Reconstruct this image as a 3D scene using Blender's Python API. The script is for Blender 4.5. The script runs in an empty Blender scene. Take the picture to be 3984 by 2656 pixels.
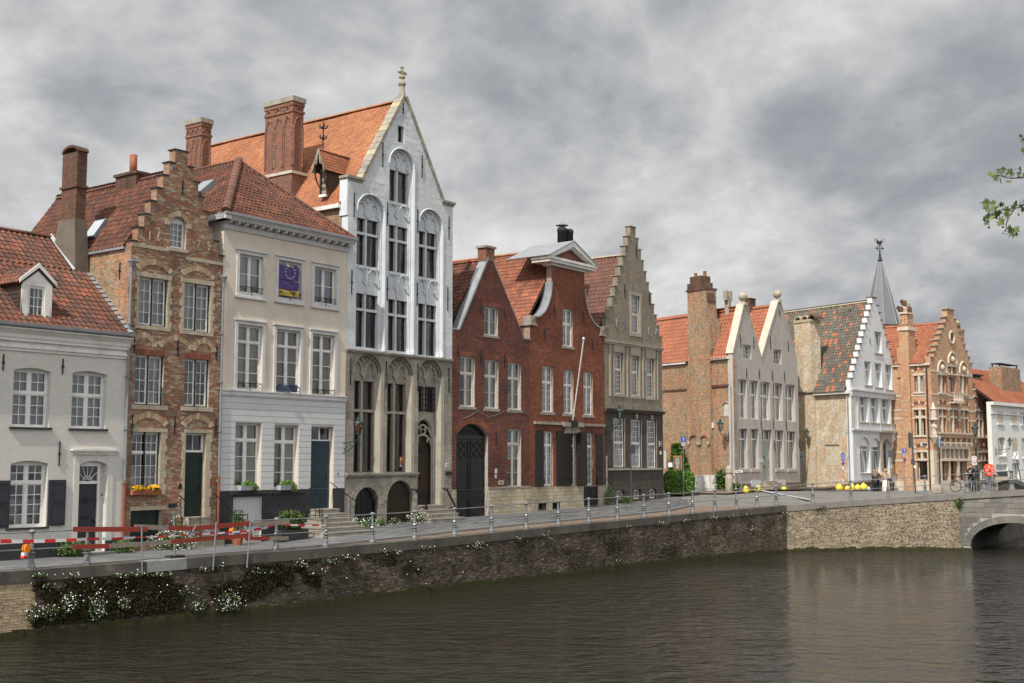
import bpy, math, random
import numpy as np
from mathutils import Vector, Matrix
from mathutils.geometry import tessellate_polygon
from math import pi as PI,cos,sin,hypot,atan2
uni,rnd,gau=random.uniform,random.random,random.gauss
random.seed(7); RNG=np.random.default_rng(7)
R=math.radians
sc=bpy.context.scene
# ---------------------------------------------------------------- camera, world, sun, exposure
CX,CY,F=1992.,1328.,4700.; CAM=5.28; PITCH=atan2(468,F)
cam=bpy.data.objects.new('camera',bpy.data.cameras.new('camera')); sc.collection.objects.link(cam)
cam.location=(0,0,CAM); cam.rotation_euler=(PI/2+PITCH,0,0)
cam.data.sensor_width=36; cam.data.lens=F/3984*36; cam.data.clip_start=.1; cam.data.clip_end=4000
sc.camera=cam
SUN_EL=R(51); SUN_H=(-.46,-.888)
sun=bpy.data.objects.new('sun',bpy.data.lights.new('sun','SUN')); sc.collection.objects.link(sun)
sun.data.energy=4.2; sun.data.angle=R(.8); sun.data.color=(1,.945,.86)
sd=Vector((SUN_H[0]*cos(SUN_EL),SUN_H[1]*cos(SUN_EL),sin(SUN_EL)))
sun.rotation_euler=sd.to_track_quat('Z','Y').to_euler()
sc.view_settings.view_transform='Standard'; sc.view_settings.look='None'; sc.view_settings.exposure=.2; sc.view_settings.gamma=1
sc.view_settings.use_curve_mapping=False
w=bpy.data.worlds.new('World'); sc.world=w; w.use_nodes=True
nt=w.node_tree; nt.nodes.clear()
def N(nt,t,**k):
    n=nt.nodes.new(t)
    for a,v in k.items():
        if a.startswith('i_'):
            key=a[2:]; key=int(key) if key.isdigit() else key.replace('_',' ')
            n.inputs[key].default_value=v
        else: setattr(n,a,v)
    return n
def LK(nt,a,b): nt.links.new(a,b)
def ramp(nt,pts,interp='LINEAR'):
    r=nt.nodes.new('ShaderNodeValToRGB'); r.color_ramp.interpolation=interp
    e=r.color_ramp.elements
    while len(e)>1: e.remove(e[-1])
    e[0].position=pts[0][0]; c=pts[0][1]; e[0].color=(*c,1) if len(c)==3 else c
    for p,c in pts[1:]:
        x=e.new(p); x.color=(*c,1) if len(c)==3 else c
    return r
def VM(nt,op,a=None,b=None,val=None):
    n=nt.nodes.new('ShaderNodeVectorMath'); n.operation=op
    if a is not None: LK(nt,a,n.inputs[0])
    if b is not None: LK(nt,b,n.inputs[1])
    if val is not None: n.inputs[1].default_value=val
    return n
def MA(nt,op,a,b,clamp=False):
    n=nt.nodes.new('ShaderNodeMath'); n.operation=op; n.use_clamp=clamp
    for i,v in enumerate((a,b)):
        if v is None: continue
        if isinstance(v,(int,float)): n.inputs[i].default_value=v
        else: LK(nt,v,n.inputs[i])
    return n.outputs[0]
def MIX(nt,f,a,b,blend='MIX'):
    n=nt.nodes.new('ShaderNodeMixRGB'); n.blend_type=blend
    for i,v in enumerate((f,a,b)):
        if isinstance(v,(int,float)): n.inputs[i].default_value=v
        elif isinstance(v,tuple): n.inputs[i].default_value=(*v,1) if len(v)==3 else v
        else: LK(nt,v,n.inputs[i])
    return n.outputs[0]
tc=N(nt,'ShaderNodeTexCoord')
nrm=VM(nt,'NORMALIZE',tc.outputs['Generated'])
sp=N(nt,'ShaderNodeSeparateXYZ'); LK(nt,nrm.outputs[0],sp.inputs[0])
zz=MA(nt,'ADD',MA(nt,'MAXIMUM',sp.outputs[2],0.0),.34)
pl=N(nt,'ShaderNodeCombineXYZ'); LK(nt,MA(nt,'DIVIDE',sp.outputs[0],zz),pl.inputs[0]); LK(nt,MA(nt,'DIVIDE',sp.outputs[1],zz),pl.inputs[1])
def cl(scale,off,detail=7,rough=.55,dist=.2):
    mp=N(nt,'ShaderNodeMapping'); mp.inputs['Location'].default_value=off; LK(nt,pl.outputs[0],mp.inputs[0])
    mp.inputs['Scale'].default_value=(1,.8,1)
    n=N(nt,'ShaderNodeTexNoise',i_Scale=scale,i_Detail=detail,i_Roughness=rough,i_Distortion=dist); LK(nt,mp.outputs[0],n.inputs[0]); return n.outputs['Fac']
CLOUD_OFF=(5.6,1.1,0)
n1=cl(1.05,CLOUD_OFF,9,.57,.15); n2=cl(4.4,(9.3,4.2,0),7,.6,.1)
n3=MA(nt,'ABSOLUTE',MA(nt,'SUBTRACT',cl(2.6,(1.3,7.7,0),6,.55,.3),.5),None)
nn=MA(nt,'ADD',MA(nt,'ADD',MA(nt,'MULTIPLY',n1,.70),MA(nt,'MULTIPLY',n2,.30)),MA(nt,'ADD',MA(nt,'MULTIPLY',n3,.55),-.052))
cr=ramp(nt,[(.37,(.74,.74,.73)),(.43,(.63,.63,.625)),(.475,(.52,.522,.525)),(.52,(.42,.43,.445)),(.57,(.325,.34,.365)),(.64,(.25,.27,.30))])
LK(nt,nn,cr.inputs[0])
sky=N(nt,'ShaderNodeTexSky',sky_type='NISHITA',sun_disc=False,sun_elevation=SUN_EL,sun_rotation=atan2(SUN_H[0],SUN_H[1]))
skb=MIX(nt,1.0,sky.outputs[0],(.1,.1,.1),'MULTIPLY')
hole=ramp(nt,[(.26,(1,1,1)),(.34,(0,0,0))]); LK(nt,nn,hole.inputs[0])
clouds=MIX(nt,MA(nt,'MULTIPLY',hole.outputs[0],.45),cr.outputs[0],skb)
# the cloud deck is brighter on the side of the sun
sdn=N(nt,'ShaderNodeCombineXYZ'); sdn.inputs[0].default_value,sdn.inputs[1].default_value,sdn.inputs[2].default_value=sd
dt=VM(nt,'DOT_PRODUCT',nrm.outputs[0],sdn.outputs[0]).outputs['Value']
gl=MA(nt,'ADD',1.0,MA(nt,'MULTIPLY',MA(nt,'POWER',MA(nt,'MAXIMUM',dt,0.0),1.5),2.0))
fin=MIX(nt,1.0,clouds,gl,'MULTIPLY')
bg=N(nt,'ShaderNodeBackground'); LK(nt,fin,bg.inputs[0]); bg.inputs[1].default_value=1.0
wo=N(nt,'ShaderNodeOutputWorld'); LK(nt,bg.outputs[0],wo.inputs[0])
sc.cycles.max_bounces=6; sc.cycles.diffuse_bounces=3; sc.cycles.glossy_bounces=3; sc.cycles.transparent_max_bounces=8
sc.cycles.caustics_reflective=False; sc.cycles.caustics_refractive=False
# ---------------------------------------------------------------- materials
def new(name,rough=.8,spec=.3,metal=0):
    m=bpy.data.materials.new(name); m.use_nodes=True; n=m.node_tree; b=n.nodes['Principled BSDF']
    b.inputs['Roughness'].default_value=rough; b.inputs['Specular IOR Level'].default_value=spec; b.inputs['Metallic'].default_value=metal
    return m,n,b
def wpos(n,scale=(1,1,1)):
    g=N(n,'ShaderNodeNewGeometry'); mp=N(n,'ShaderNodeMapping'); mp.inputs['Scale'].default_value=scale; LK(n,g.outputs['Position'],mp.inputs[0]); return mp.outputs[0]
def noise(n,vec,scale,detail=4,rough=.6,dist=0):
    t=N(n,'ShaderNodeTexNoise',i_Scale=scale,i_Detail=detail,i_Roughness=rough,i_Distortion=dist); LK(n,vec,t.inputs[0]); return t.outputs['Fac']
def bump(n,b,h,strength,dist=.02,prev=None):
    bp=N(n,'ShaderNodeBump'); bp.inputs['Strength'].default_value=strength; bp.inputs['Distance'].default_value=dist; LK(n,h,bp.inputs['Height'])
    if prev is not None: LK(n,prev,bp.inputs['Normal'])
    LK(n,bp.outputs[0],b.inputs['Normal']); return bp.outputs[0]
def stain(n,col,amount,dark=(.05,.045,.04),scale=1.6,vert=.25):
    if amount<=0: return col
    v=wpos(n,(1,1,vert)); f=noise(n,v,scale,6,.65,.3); r=ramp(n,[(.46,(0,0,0)),(.72,(1,1,1))]); LK(n,f,r.inputs[0])
    return MIX(n,MA(n,'MULTIPLY',r.outputs[0],amount),col,dark)
def mk(name,c,c2=None,ns=3,rough=.8,bs=25,bm=.25,st=0,spec=.3,metal=0,dark=(.05,.045,.04),ss=1.6,vert=.25,c3=None):
    m,n,b=new(name,rough,spec,metal); v=wpos(n)
    if c2 is None: c2=tuple(x*.8 for x in c)
    r=ramp(n,[(.33,c2),(.5,c),(.7,c)] if c3 is None else [(.32,c2),(.48,c),(.6,c),(.72,c3)]); LK(n,noise(n,v,ns,6,.6),r.inputs[0])
    LK(n,stain(n,r.outputs[0],st,dark,ss,vert),b.inputs['Base Color'])
    if bm>0: bump(n,b,noise(n,v,bs,5,.65),bm)
    return m
def mk_piece(name,pal,rough=.85,st=.3,bm=.3,dark=(.05,.045,.04),spec=.25,ss=1.6,vert=.3,ns=.6,tone=.25,moss=None):
    m,n,b=new(name,rough,spec); at=N(n,'ShaderNodeAttribute',attribute_name='tint'); oi=N(n,'ShaderNodeObjectInfo')
    f=MA(n,'FRACT',MA(n,'ADD',at.outputs['Fac'],oi.outputs['Random']),None)
    k=len(pal); r=ramp(n,[(i/(k-1) if k>1 else 0,c) for i,c in enumerate(pal)]); LK(n,f,r.inputs[0])
    v=wpos(n); big=noise(n,v,ns,4,.6); rr=ramp(n,[(.35,(1-tone,)*3),(.65,(1+tone,)*3)]); LK(n,big,rr.inputs[0])
    c=MIX(n,1.0,r.outputs[0],rr.outputs[0],'MULTIPLY')
    c=MIX(n,.35,c,MIX(n,1.0,c,(.55,.55,.55),'MULTIPLY')) if False else c
    sp_=noise(n,v,14,4,.7); sr=ramp(n,[(.35,(.78,)*3),(.6,(1.08,)*3)]); LK(n,sp_,sr.inputs[0]); c=MIX(n,1.0,c,sr.outputs[0],'MULTIPLY')
    c=stain(n,c,st,dark,ss,vert)
    if moss:
        mr=ramp(n,[(.52,(0,0,0)),(.68,(1,1,1))]); LK(n,noise(n,v,2.3,5,.7),mr.inputs[0]); c=MIX(n,MA(n,'MULTIPLY',mr.outputs[0],moss[1]),c,moss[0])
    LK(n,c,b.inputs['Base Color']); 
    if bm>0: bump(n,b,noise(n,v,45,5,.7),bm,.01)
    return m
def mk_brick(name,c1,c2,mortar,bw=.21,bh=.068,ms=.012,st=.3,bm=.6,var=1,c3=None,rough=.88,dark=(.05,.045,.04),ns=.7,patch=None):
    m,n,b=new(name,rough,.2); t=N(n,'ShaderNodeTexCoord'); s=N(n,'ShaderNodeSeparateXYZ'); LK(n,t.outputs['Object'],s.inputs[0])
    cb=N(n,'ShaderNodeCombineXYZ'); LK(n,MA(n,'ADD',s.outputs[0],s.outputs[1]),cb.inputs[0]); LK(n,s.outputs[2],cb.inputs[1])
    def bt(a,bb,bias):
        k=N(n,'ShaderNodeTexBrick',offset=.5); k.inputs['Scale'].default_value=1; k.inputs['Brick Width'].default_value=bw; k.inputs['Row Height'].default_value=bh
        k.inputs['Mortar Size'].default_value=ms*.5; k.inputs['Mortar Smooth'].default_value=.2; k.inputs['Bias'].default_value=bias
        k.inputs['Color1'].default_value=(*a,1); k.inputs['Color2'].default_value=(*bb,1); k.inputs['Mortar'].default_value=(*mortar,1); LK(n,cb.outputs[0],k.inputs['Vector']); return k
    k=bt(c1,c2,0); col=k.outputs['Color']; v=wpos(n)
    if c3:
        k2=bt(c3,c1,.1); r=ramp(n,[(.45,(0,0,0)),(.54,(1,1,1))]); LK(n,noise(n,v,ns,7,.72),r.inputs[0]); col=MIX(n,r.outputs[0],col,k2.outputs['Color'])
    if patch:
        r=ramp(n,[(.5,(0,0,0)),(.62,(1,1,1))]); LK(n,noise(n,wpos(n,(1,1,.8)),patch[2],6,.7),r.inputs[0]); col=MIX(n,MA(n,'MULTIPLY',r.outputs[0],patch[1]),col,patch[0])
    sr=ramp(n,[(.32,(1-.42*var,)*3),(.66,(1+.28*var,)*3)]); LK(n,noise(n,wpos(n,(1,1,2.6)),4.2,6,.8),sr.inputs[0]); col=MIX(n,1.0,col,sr.outputs[0],'MULTIPLY')
    hr=ramp(n,[(.35,(1+.18*var,1,1-.10*var)),(.5,(1,1,1)),(.65,(1-.12*var,1,1+.12*var))]); LK(n,noise(n,wpos(n,(1,1,2)),2.1,5,.75),hr.inputs[0]); col=MIX(n,1.0,col,hr.outputs[0],'MULTIPLY')
    LK(n,stain(n,col,st,dark),b.inputs['Base Color'])
    h=MA(n,'ADD',MA(n,'MULTIPLY',k.outputs['Fac'],-1.0),MA(n,'MULTIPLY',noise(n,v,22,5,.7),.9))
    bump(n,b,h,bm,.02); return m
M={}
M['render_white']=mk_brick('painted_white_brick',(.60,.575,.53),(.56,.54,.495),(.55,.525,.48),bw=.2,bh=.07,st=.05,bm=.35,var=.22,dark=(.3,.27,.23))
M['trim_white']=mk('white_trim_paint',(.70,.675,.63),ns=2,rough=.6,bm=.08,st=.06,dark=(.25,.23,.2))
M['frame_white']=mk('white_window_paint',(.72,.71,.68),ns=2,rough=.45,bm=.04)
M['frame_cream']=mk('cream_window_paint',(.60,.57,.49),ns=2,rough=.5,bm=.04)
M['frame_brown']=mk('brown_window_wood',(.075,.045,.028),ns=5,rough=.5,bm=.1)
M['green_paint']=mk('dark_green_paint',(.010,.022,.018),ns=5,rough=.35,bm=.05)
M['slate_paint']=mk('slate_grey_paint',(.035,.038,.045),ns=4,rough=.5,bm=.05)
M['black_paint']=mk('black_gloss_paint',(.008,.008,.009),ns=4,rough=.3,bm=.03,spec=.5)
M['shutter_black']=mk('dark_shutter_paint',(.018,.017,.015),ns=4,rough=.5,bm=.05)
M['blue_door']=mk('petrol_blue_door_paint',(.022,.042,.055),ns=4,rough=.4,bm=.05)
M['grey_green_door']=mk('sage_door_paint',(.30,.32,.28),ns=4,rough=.5,bm=.05)
M['brown_door']=mk('dark_oak_door',(.035,.022,.015),ns=9,rough=.55,bm=.2)
M['iron']=mk('black_wrought_iron',(.012,.012,.012),ns=9,rough=.5,bm=.1,spec=.4)
M['plinth_dark']=mk('charcoal_plinth_paint',(.035,.036,.038),ns=2,rough=.7,bm=.15,st=.1)
M['beige']=mk('beige_render',(.62,.545,.455),(.56,.49,.41),ns=.8,rough=.85,bs=9,bm=.08,st=.22,vert=.12,dark=(.32,.28,.22))
M['pale_grey']=mk('pale_grey_paint',(.53,.535,.53),(.49,.495,.49),ns=1,rough=.75,bm=.06,st=.07,dark=(.25,.25,.24))
M['grey_trim']=mk('pale_blue_grey_trim',(.56,.555,.545),ns=1.5,rough=.6,bm=.05,st=.12,dark=(.22,.22,.2))
M['stone_sill']=mk('limestone',(.44,.37,.27),(.33,.28,.21),ns=3,rough=.85,bm=.35,st=.35)
M['stone_grey']=mk('weathered_grey_stone',(.30,.27,.225),(.20,.18,.15),ns=2,rough=.85,bm=.4,st=.45,c3=(.40,.36,.29))
M['bluestone']=mk('bluestone',(.16,.16,.16),(.12,.12,.12),ns=3,rough=.7,bm=.2,st=.2)
M['gable_white']=mk_piece('whitewashed_stone',[(.60,.62,.635),(.58,.60,.61),(.64,.65,.66),(.58,.58,.575)],st=.34,bm=.25,dark=(.33,.31,.28),tone=.10,ss=1.1,vert=.16)
M['gable_white_core']=mk('whitewash',(.57,.595,.62),(.50,.52,.54),ns=1.5,rough=.85,bm=.2,st=.12,dark=(.3,.27,.22))
M['gable_stone']=mk_piece('weathered_ashlar',[(.31,.28,.235),(.26,.235,.20),(.35,.31,.25),(.29,.26,.22)],st=.45,bm=.35,dark=(.09,.08,.07),tone=.2,ss=1.3)
M['gable_stone_core']=mk('ashlar_joint',(.22,.20,.17),ns=2,st=.4)
M['pillar_stone']=mk('pale_pillar_stone',(.36,.325,.265),(.27,.245,.20),ns=1.5,rough=.8,bm=.2,st=.45,dark=(.14,.12,.1))
M['yellow_stone']=mk_piece('yellow_plinth_blocks',[(.42,.36,.25),(.36,.30,.20),(.46,.40,.29),(.39,.34,.25)],st=.3,bm=.3,dark=(.15,.13,.1))
M['brick_b2']=mk_piece('old_mixed_brick',[(.29,.115,.07),(.22,.10,.065),(.33,.22,.14),(.30,.12,.075),(.38,.31,.22),(.24,.11,.07),(.42,.37,.29),(.19,.125,.085),(.31,.125,.07),(.29,.21,.13)],st=.40,bm=.4,dark=(.07,.055,.04))
M['mortar_b2']=mk('pale_mortar',(.42,.37,.29),(.31,.265,.20),ns=5,bm=.4,bs=30,st=.25)
M['brick_b5']=mk_piece('dark_red_brick',[(.135,.042,.030),(.175,.054,.036),(.105,.04,.034),(.20,.066,.038),(.14,.048,.034),(.09,.042,.038)],st=.3,bm=.3,dark=(.04,.025,.02))
M['mortar_b5']=mk('light_mortar',(.38,.34,.30),(.27,.235,.21),ns=5,bm=.3)
M['brick_b6']=mk_piece('orange_red_brick',[(.205,.064,.036),(.24,.080,.042),(.17,.055,.034),(.265,.095,.05),(.19,.062,.036),(.14,.05,.034)],st=.25,bm=.3,dark=(.06,.03,.02))
M['mortar_b6']=mk('sandy_mortar',(.32,.24,.19),(.21,.15,.11),ns=5,bm=.3)
M['brick_arch']=mk_piece('red_arch_brick',[(.22,.075,.045),(.17,.06,.038),(.27,.10,.06)],st=.15,bm=.2)
M['brick_arch_pale']=mk_piece('pale_arch_brick',[(.40,.28,.17),(.34,.22,.13),(.45,.36,.25)],st=.2,bm=.2)
M['b7_yellow']=mk_brick('yellow_grey_brick',(.31,.265,.19),(.23,.195,.145),(.23,.205,.17),st=.35,bm=.6,c3=(.22,.19,.14),dark=(.07,.06,.05))
M['b7_dark']=mk_brick('soot_dark_brick',(.062,.054,.048),(.09,.078,.066),(.10,.09,.08),st=.35,bm=.6,c3=(.12,.09,.065),dark=(.02,.018,.016))
M['b7_stone']=mk('taupe_stone',(.36,.31,.25),(.28,.24,.19),ns=2,bm=.3,st=.3)
M['b8_front']=mk('grey_render',(.42,.385,.35),(.35,.32,.29),ns=1.2,rough=.9,bs=6,bm=.55,st=.2,dark=(.24,.21,.18))
M['b8_light']=mk('cream_coping',(.50,.455,.375),(.42,.37,.30),ns=2,bm=.3,st=.35,dark=(.28,.2,.1))
M['step_brick']=mk_brick('step_end_brick',(.30,.15,.09),(.22,.11,.07),(.36,.31,.24),st=.3,bm=.5,c3=(.33,.24,.15))
M['b8_brick']=mk_brick('ochre_side_brick',(.38,.25,.14),(.29,.18,.10),(.44,.38,.30),ms=.018,st=.35,bm=.9,var=1.5,ns=.55,c3=(.42,.12,.05),patch=((.27,.22,.13),.7,1.3))
M['b9_white']=mk_brick('white_gable_brick',(.70,.71,.71),(.66,.67,.68),(.60,.61,.61),st=.14,bm=.5,var=.2,dark=(.35,.33,.3))
M['b9_side']=mk_brick('cream_side_brick',(.56,.47,.33),(.50,.41,.29),(.55,.49,.38),st=.22,bm=.8,c3=(.50,.32,.20),var=1.2,patch=((.66,.61,.50),.85,1.4),dark=(.2,.17,.12))
M['b10_brick']=mk_brick('honey_brick',(.52,.285,.165),(.43,.22,.125),(.46,.37,.27),st=.12,bm=.5,var=1.2,c3=(.50,.35,.21))
M['b10_stone']=mk('cream_stone',(.56,.48,.38),(.48,.41,.32),ns=2,bm=.2,st=.15,dark=(.25,.2,.15))
M['b11_white']=mk('far_white_render',(.66,.66,.63),(.60,.60,.575),ns=1.5,bs=8,bm=.4,st=.1,dark=(.35,.33,.3))
M['chim_old']=mk_brick('sooty_chimney_brick',(.13,.065,.045),(.09,.055,.04),(.14,.11,.08),st=.5,bm=.7,c3=(.17,.075,.045),dark=(.02,.018,.015))
M['chim_red']=mk_brick('red_chimney_brick',(.25,.095,.058),(.19,.07,.045),(.27,.20,.15),ms=.018,var=1.3,st=.35,bm=.6,c3=(.16,.07,.05))
M['chim_render']=mk('old_chimney_render',(.16,.13,.10),(.12,.10,.08),ns=2,bm=.5,bs=12,st=.3)
M['zinc']=mk('zinc_sheet',(.30,.315,.33),ns=3,rough=.45,bm=.05,metal=.3,st=.15,dark=(.15,.15,.15))
M['zinc_dark']=mk('dull_lead',(.20,.21,.22),ns=6,rough=.6,bm=.15,st=.2)
M['pipe']=mk('grey_drainpipe_paint',(.20,.22,.235),ns=4,rough=.5,bm=.04)
M['pipe_orange']=mk('clay_pipe',(.25,.08,.045),ns=4,rough=.6,bm=.05)
M['tile_old']=mk_piece('weathered_pantile',[(.13,.045,.028),(.09,.038,.026),(.18,.06,.034),(.08,.038,.028),(.145,.055,.034),(.06,.034,.028),(.17,.072,.045)],rough=.8,st=.35,bm=.25,dark=(.045,.035,.028),tone=.3,ss=2.5)
M['tile_b1']=mk_piece('worn_orange_pantile',[(.17,.066,.042),(.11,.05,.036),(.225,.08,.046),(.09,.05,.04),(.15,.063,.042),(.07,.046,.039),(.19,.074,.046)],rough=.8,st=.35,bm=.25,dark=(.06,.045,.035),tone=.3,ss=2.5)
M['tile_orange']=mk_piece('bright_flat_tile',[(.34,.135,.07),(.38,.155,.08),(.30,.115,.06),(.36,.145,.072)],rough=.8,st=.15,bm=.15,dark=(.2,.1,.05),tone=.12,moss=((.42,.24,.05),.45))
M['tile_b6']=mk_piece('orange_pantile',[(.26,.095,.052),(.20,.072,.043),(.30,.112,.06),(.145,.06,.042),(.28,.10,.055)],rough=.75,st=.2,bm=.2,dark=(.08,.05,.035),tone=.2,ss=2.5)
M['tile_brown']=mk_piece('brown_pantile',[(.135,.062,.045),(.11,.052,.04),(.16,.072,.05),(.125,.06,.043)],rough=.7,st=.15,bm=.15,tone=.15)
M['tile_red']=mk_piece('even_red_pantile',[(.31,.11,.06),(.27,.095,.052),(.35,.125,.066)],rough=.7,st=.12,bm=.12,tone=.1,dark=(.2,.08,.05))
M['tile_dark']=mk_piece('dark_patchwork_pantile',[(.10,.088,.068),(.13,.115,.09),(.085,.078,.066),(.15,.135,.11),(.11,.1,.08),(.09,.082,.07),(.12,.11,.088),(.10,.09,.075),(.34,.12,.06),(.42,.135,.06)],rough=.8,st=.1,bm=.2,tone=.15)
M['tile_b10']=mk_piece('copper_red_pantile',[(.31,.115,.06),(.26,.095,.052),(.35,.13,.068)],rough=.7,st=.15,bm=.15,tone=.12)
M['underlay']=mk('roof_batten_wood',(.06,.035,.025),bm=0)
M['wood_dark']=mk('brown_dormer_wood',(.06,.042,.032),ns=8,rough=.7,bm=.2)
M['terracotta']=mk('terracotta_pot',(.36,.12,.06),ns=6,bm=.1,st=.3)
M['curtain']=mk('net_curtain',(.52,.53,.54),ns=1.2,rough=.95,bm=0)
M['curtain_warm']=mk('linen_curtain',(.60,.52,.40),ns=1.2,rough=.95,bm=0)
M['curtain_green']=mk('olive_curtain',(.16,.15,.11),ns=1.2,rough=.95,bm=0)
M['interior']=mk('dim_plaster',(.05,.045,.04),bm=0)
M['silver']=mk('silver_paint',(.22,.225,.235),(.16,.165,.175),ns=6,rough=.42,bm=.08,metal=.35,st=.25,dark=(.12,.10,.09),ss=4)
M['galv']=mk('galvanised_steel',(.25,.26,.27),ns=8,rough=.5,bm=.08,metal=.5,st=.2,dark=(.12,.08,.06),ss=4)
M['coping']=mk('dark_coping_stone',(.095,.084,.072),(.06,.053,.046),ns=1.3,rough=.85,bm=.3,st=.55,dark=(.03,.027,.022),c3=(.17,.15,.125))
M['coping_light']=mk('light_coping_stone',(.20,.185,.165),(.155,.143,.128),ns=2,rough=.85,bm=.2,st=.25,dark=(.1,.09,.08))
M['coping_new']=mk('pale_new_concrete',(.26,.26,.25),(.19,.19,.185),ns=3,rough=.85,bm=.25,st=.35,dark=(.08,.08,.075))
M['quay_dark']=mk_piece('blackened_quay_brick',[(.085,.068,.05),(.12,.096,.068),(.06,.05,.04),(.165,.135,.095),(.10,.074,.056),(.08,.068,.055),(.20,.165,.12)],st=.6,bm=.6,dark=(.022,.018,.013),tone=.45,ns=.35,ss=1.1,vert=.6,moss=((.028,.024,.015),.9))
M['quay_mortar']=mk('dirty_lime_mortar',(.12,.10,.075),(.06,.05,.04),ns=2,bm=.6,st=.5,dark=(.02,.017,.013))
M['quay_cream']=mk_piece('cream_quay_brick',[(.40,.33,.20),(.33,.25,.15),(.44,.37,.25),(.30,.20,.13),(.38,.31,.22),(.36,.28,.17)],st=.35,bm=.6,dark=(.10,.08,.06))
M['mortar_cream']=mk('cream_lime_mortar',(.50,.44,.34),(.38,.33,.25),ns=3,bm=.6,st=.2)
M['quay_light']=mk_piece('tan_quay_brick',[(.22,.165,.10),(.15,.11,.07),(.30,.235,.145),(.11,.085,.06),(.24,.18,.11),(.33,.27,.18),(.22,.15,.10)],st=.35,bm=.5,dark=(.07,.055,.04),tone=.2)
M['mortar_light']=mk('white_lime_mortar',(.55,.50,.42),(.44,.40,.33),ns=3,bm=.5,st=.25,dark=(.2,.17,.13))
M['algae']=mk('algae_band',(.035,.036,.010),(.018,.017,.008),ns=5,rough=.6,bm=.6,bs=14)
M['bridge_stone']=mk_piece('grey_bridge_block',[(.19,.177,.156),(.15,.14,.126),(.23,.212,.185),(.17,.16,.143)],st=.35,bm=.3,dark=(.08,.075,.07),tone=.2)
M['bridge_joint']=mk('pale_bridge_joint',(.34,.32,.285),bm=.2,st=.3)
M['bridge_under']=mk('dark_vault_stone',(.07,.065,.055),ns=2,bm=.4,st=.4)  # vault and rear wall of the bridge, coloured darker than its face blocks
M['weed_green']=mk_piece('olive_weed_leaf',[(.05,.075,.02),(.035,.05,.018),(.07,.09,.03)],rough=.7,st=0,bm=0,tone=.2)
M['leaf']=mk_piece('green_leaf',[(.05,.10,.018),(.075,.13,.025),(.035,.075,.015),(.10,.15,.03)],rough=.5,st=0,bm=0,tone=.2,spec=.4)
M['hedge']=mk_piece('hedge_leaf',[(.09,.19,.025),(.13,.26,.035),(.07,.14,.02),(.18,.31,.05)],rough=.5,st=0,bm=0,tone=.15,spec=.4)
M['ivy']=mk_piece('ivy_leaf',[(.04,.09,.015),(.07,.13,.022),(.03,.065,.012)],rough=.5,st=0,bm=0,tone=.2)
M['weed']=mk_piece('wall_weed_leaf',[(.035,.034,.014),(.045,.022,.014),(.03,.045,.012),(.06,.03,.017),(.022,.018,.012),(.05,.065,.018)],rough=.8,st=0,bm=0,tone=.3)
M['petal']=mk('white_petal',(.80,.80,.77),bm=0)
M['petal_yellow']=mk('yellow_orange_petal',(.75,.38,.01),(.70,.55,.02),ns=20,bm=0)
M['plane_leaf']=mk_piece('plane_leaf',[(.05,.085,.014),(.07,.11,.02),(.04,.07,.012),(.13,.15,.04)],rough=.5,st=0,bm=0,tone=.1,spec=.4)
M['bark']=mk('bark',(.10,.085,.065),(.06,.05,.04),ns=6,bm=.5,bs=18)
M['cobble']=mk('grey_sett_paving',(.155,.147,.135),(.115,.108,.098),ns=.7,rough=.85,bs=9,bm=.5,st=.15)
M['flag']=mk_piece('bluestone_flag',[(.135,.137,.14),(.115,.117,.12),(.155,.156,.157),(.125,.127,.13)],rough=.75,st=.3,bm=.15,dark=(.09,.088,.085),tone=.15)
M['flag_joint']=mk('pavement_joint',(.10,.095,.085),bm=.2)
M['brick_strip']=mk_brick('brown_paver_strip',(.20,.145,.105),(.16,.115,.085),(.13,.11,.09),bw=.2,bh=.1,st=.2,bm=.3)
M['kerb']=mk('bluestone_kerb',(.17,.17,.17),bm=.2,st=.3)
M['earth']=mk('bare_ground',(.12,.10,.08),bm=.3)
M['red_plank']=mk('red_painted_plank',(.25,.035,.02),(.17,.04,.03),ns=3,rough=.75,bm=.2,st=.35,dark=(.12,.08,.06),ss=5)
M['grey_plank']=mk('bare_weathered_plank',(.23,.19,.155),(.17,.13,.105),ns=4,rough=.85,bm=.3,st=.35,dark=(.1,.07,.05),ss=5)
M['tape_red']=mk('red_tape',(.55,.03,.03),bm=0,rough=.4)
M['tape_white']=mk('white_tape',(.62,.62,.62),bm=0,rough=.4)
M['tape_blue']=mk('blue_tape',(.06,.10,.35),bm=0,rough=.4)
M['amber']=mk('amber_lens',(.85,.28,.01),(.75,.2,.01),ns=15,bm=0,rough=.25,spec=.5)
M['red']=mk('bright_red_plastic',(.72,.05,.02),(.62,.04,.018),ns=3,bm=0,rough=.4)
M['orange_red']=mk('orange_red_plastic',(.80,.085,.02),bm=0,rough=.45,ns=3)
M['yellow_bag']=mk('yellow_bin_bag',(.66,.52,.04),(.50,.40,.04),ns=9,bm=.5,bs=14,rough=.35,spec=.5)
M['pale_bag']=mk('pale_blue_bag',(.5,.6,.65),ns=9,bm=.4,rough=.4)
M['cabinet']=mk('cabinet_grey',(.62,.60,.56),ns=2,bm=.03,rough=.5,st=.1,dark=(.3,.28,.25))
M['lamp_green']=mk('dark_green_lantern_paint',(.012,.035,.028),ns=6,bm=.05,rough=.35,spec=.5)
M['blue']=mk('sign_blue',(.02,.10,.42),bm=0,rough=.4)
M['sign_white']=mk('sign_white',(.72,.73,.74),bm=0,rough=.4)
M['sign_back']=mk('sign_back_grey',(.07,.075,.08),bm=0,rough=.5)
M['sign_grey']=mk('sign_light_grey',(.36,.38,.40),bm=0,rough=.5)
M['ink']=mk('black_ink',(.01,.01,.01),bm=0)
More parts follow.
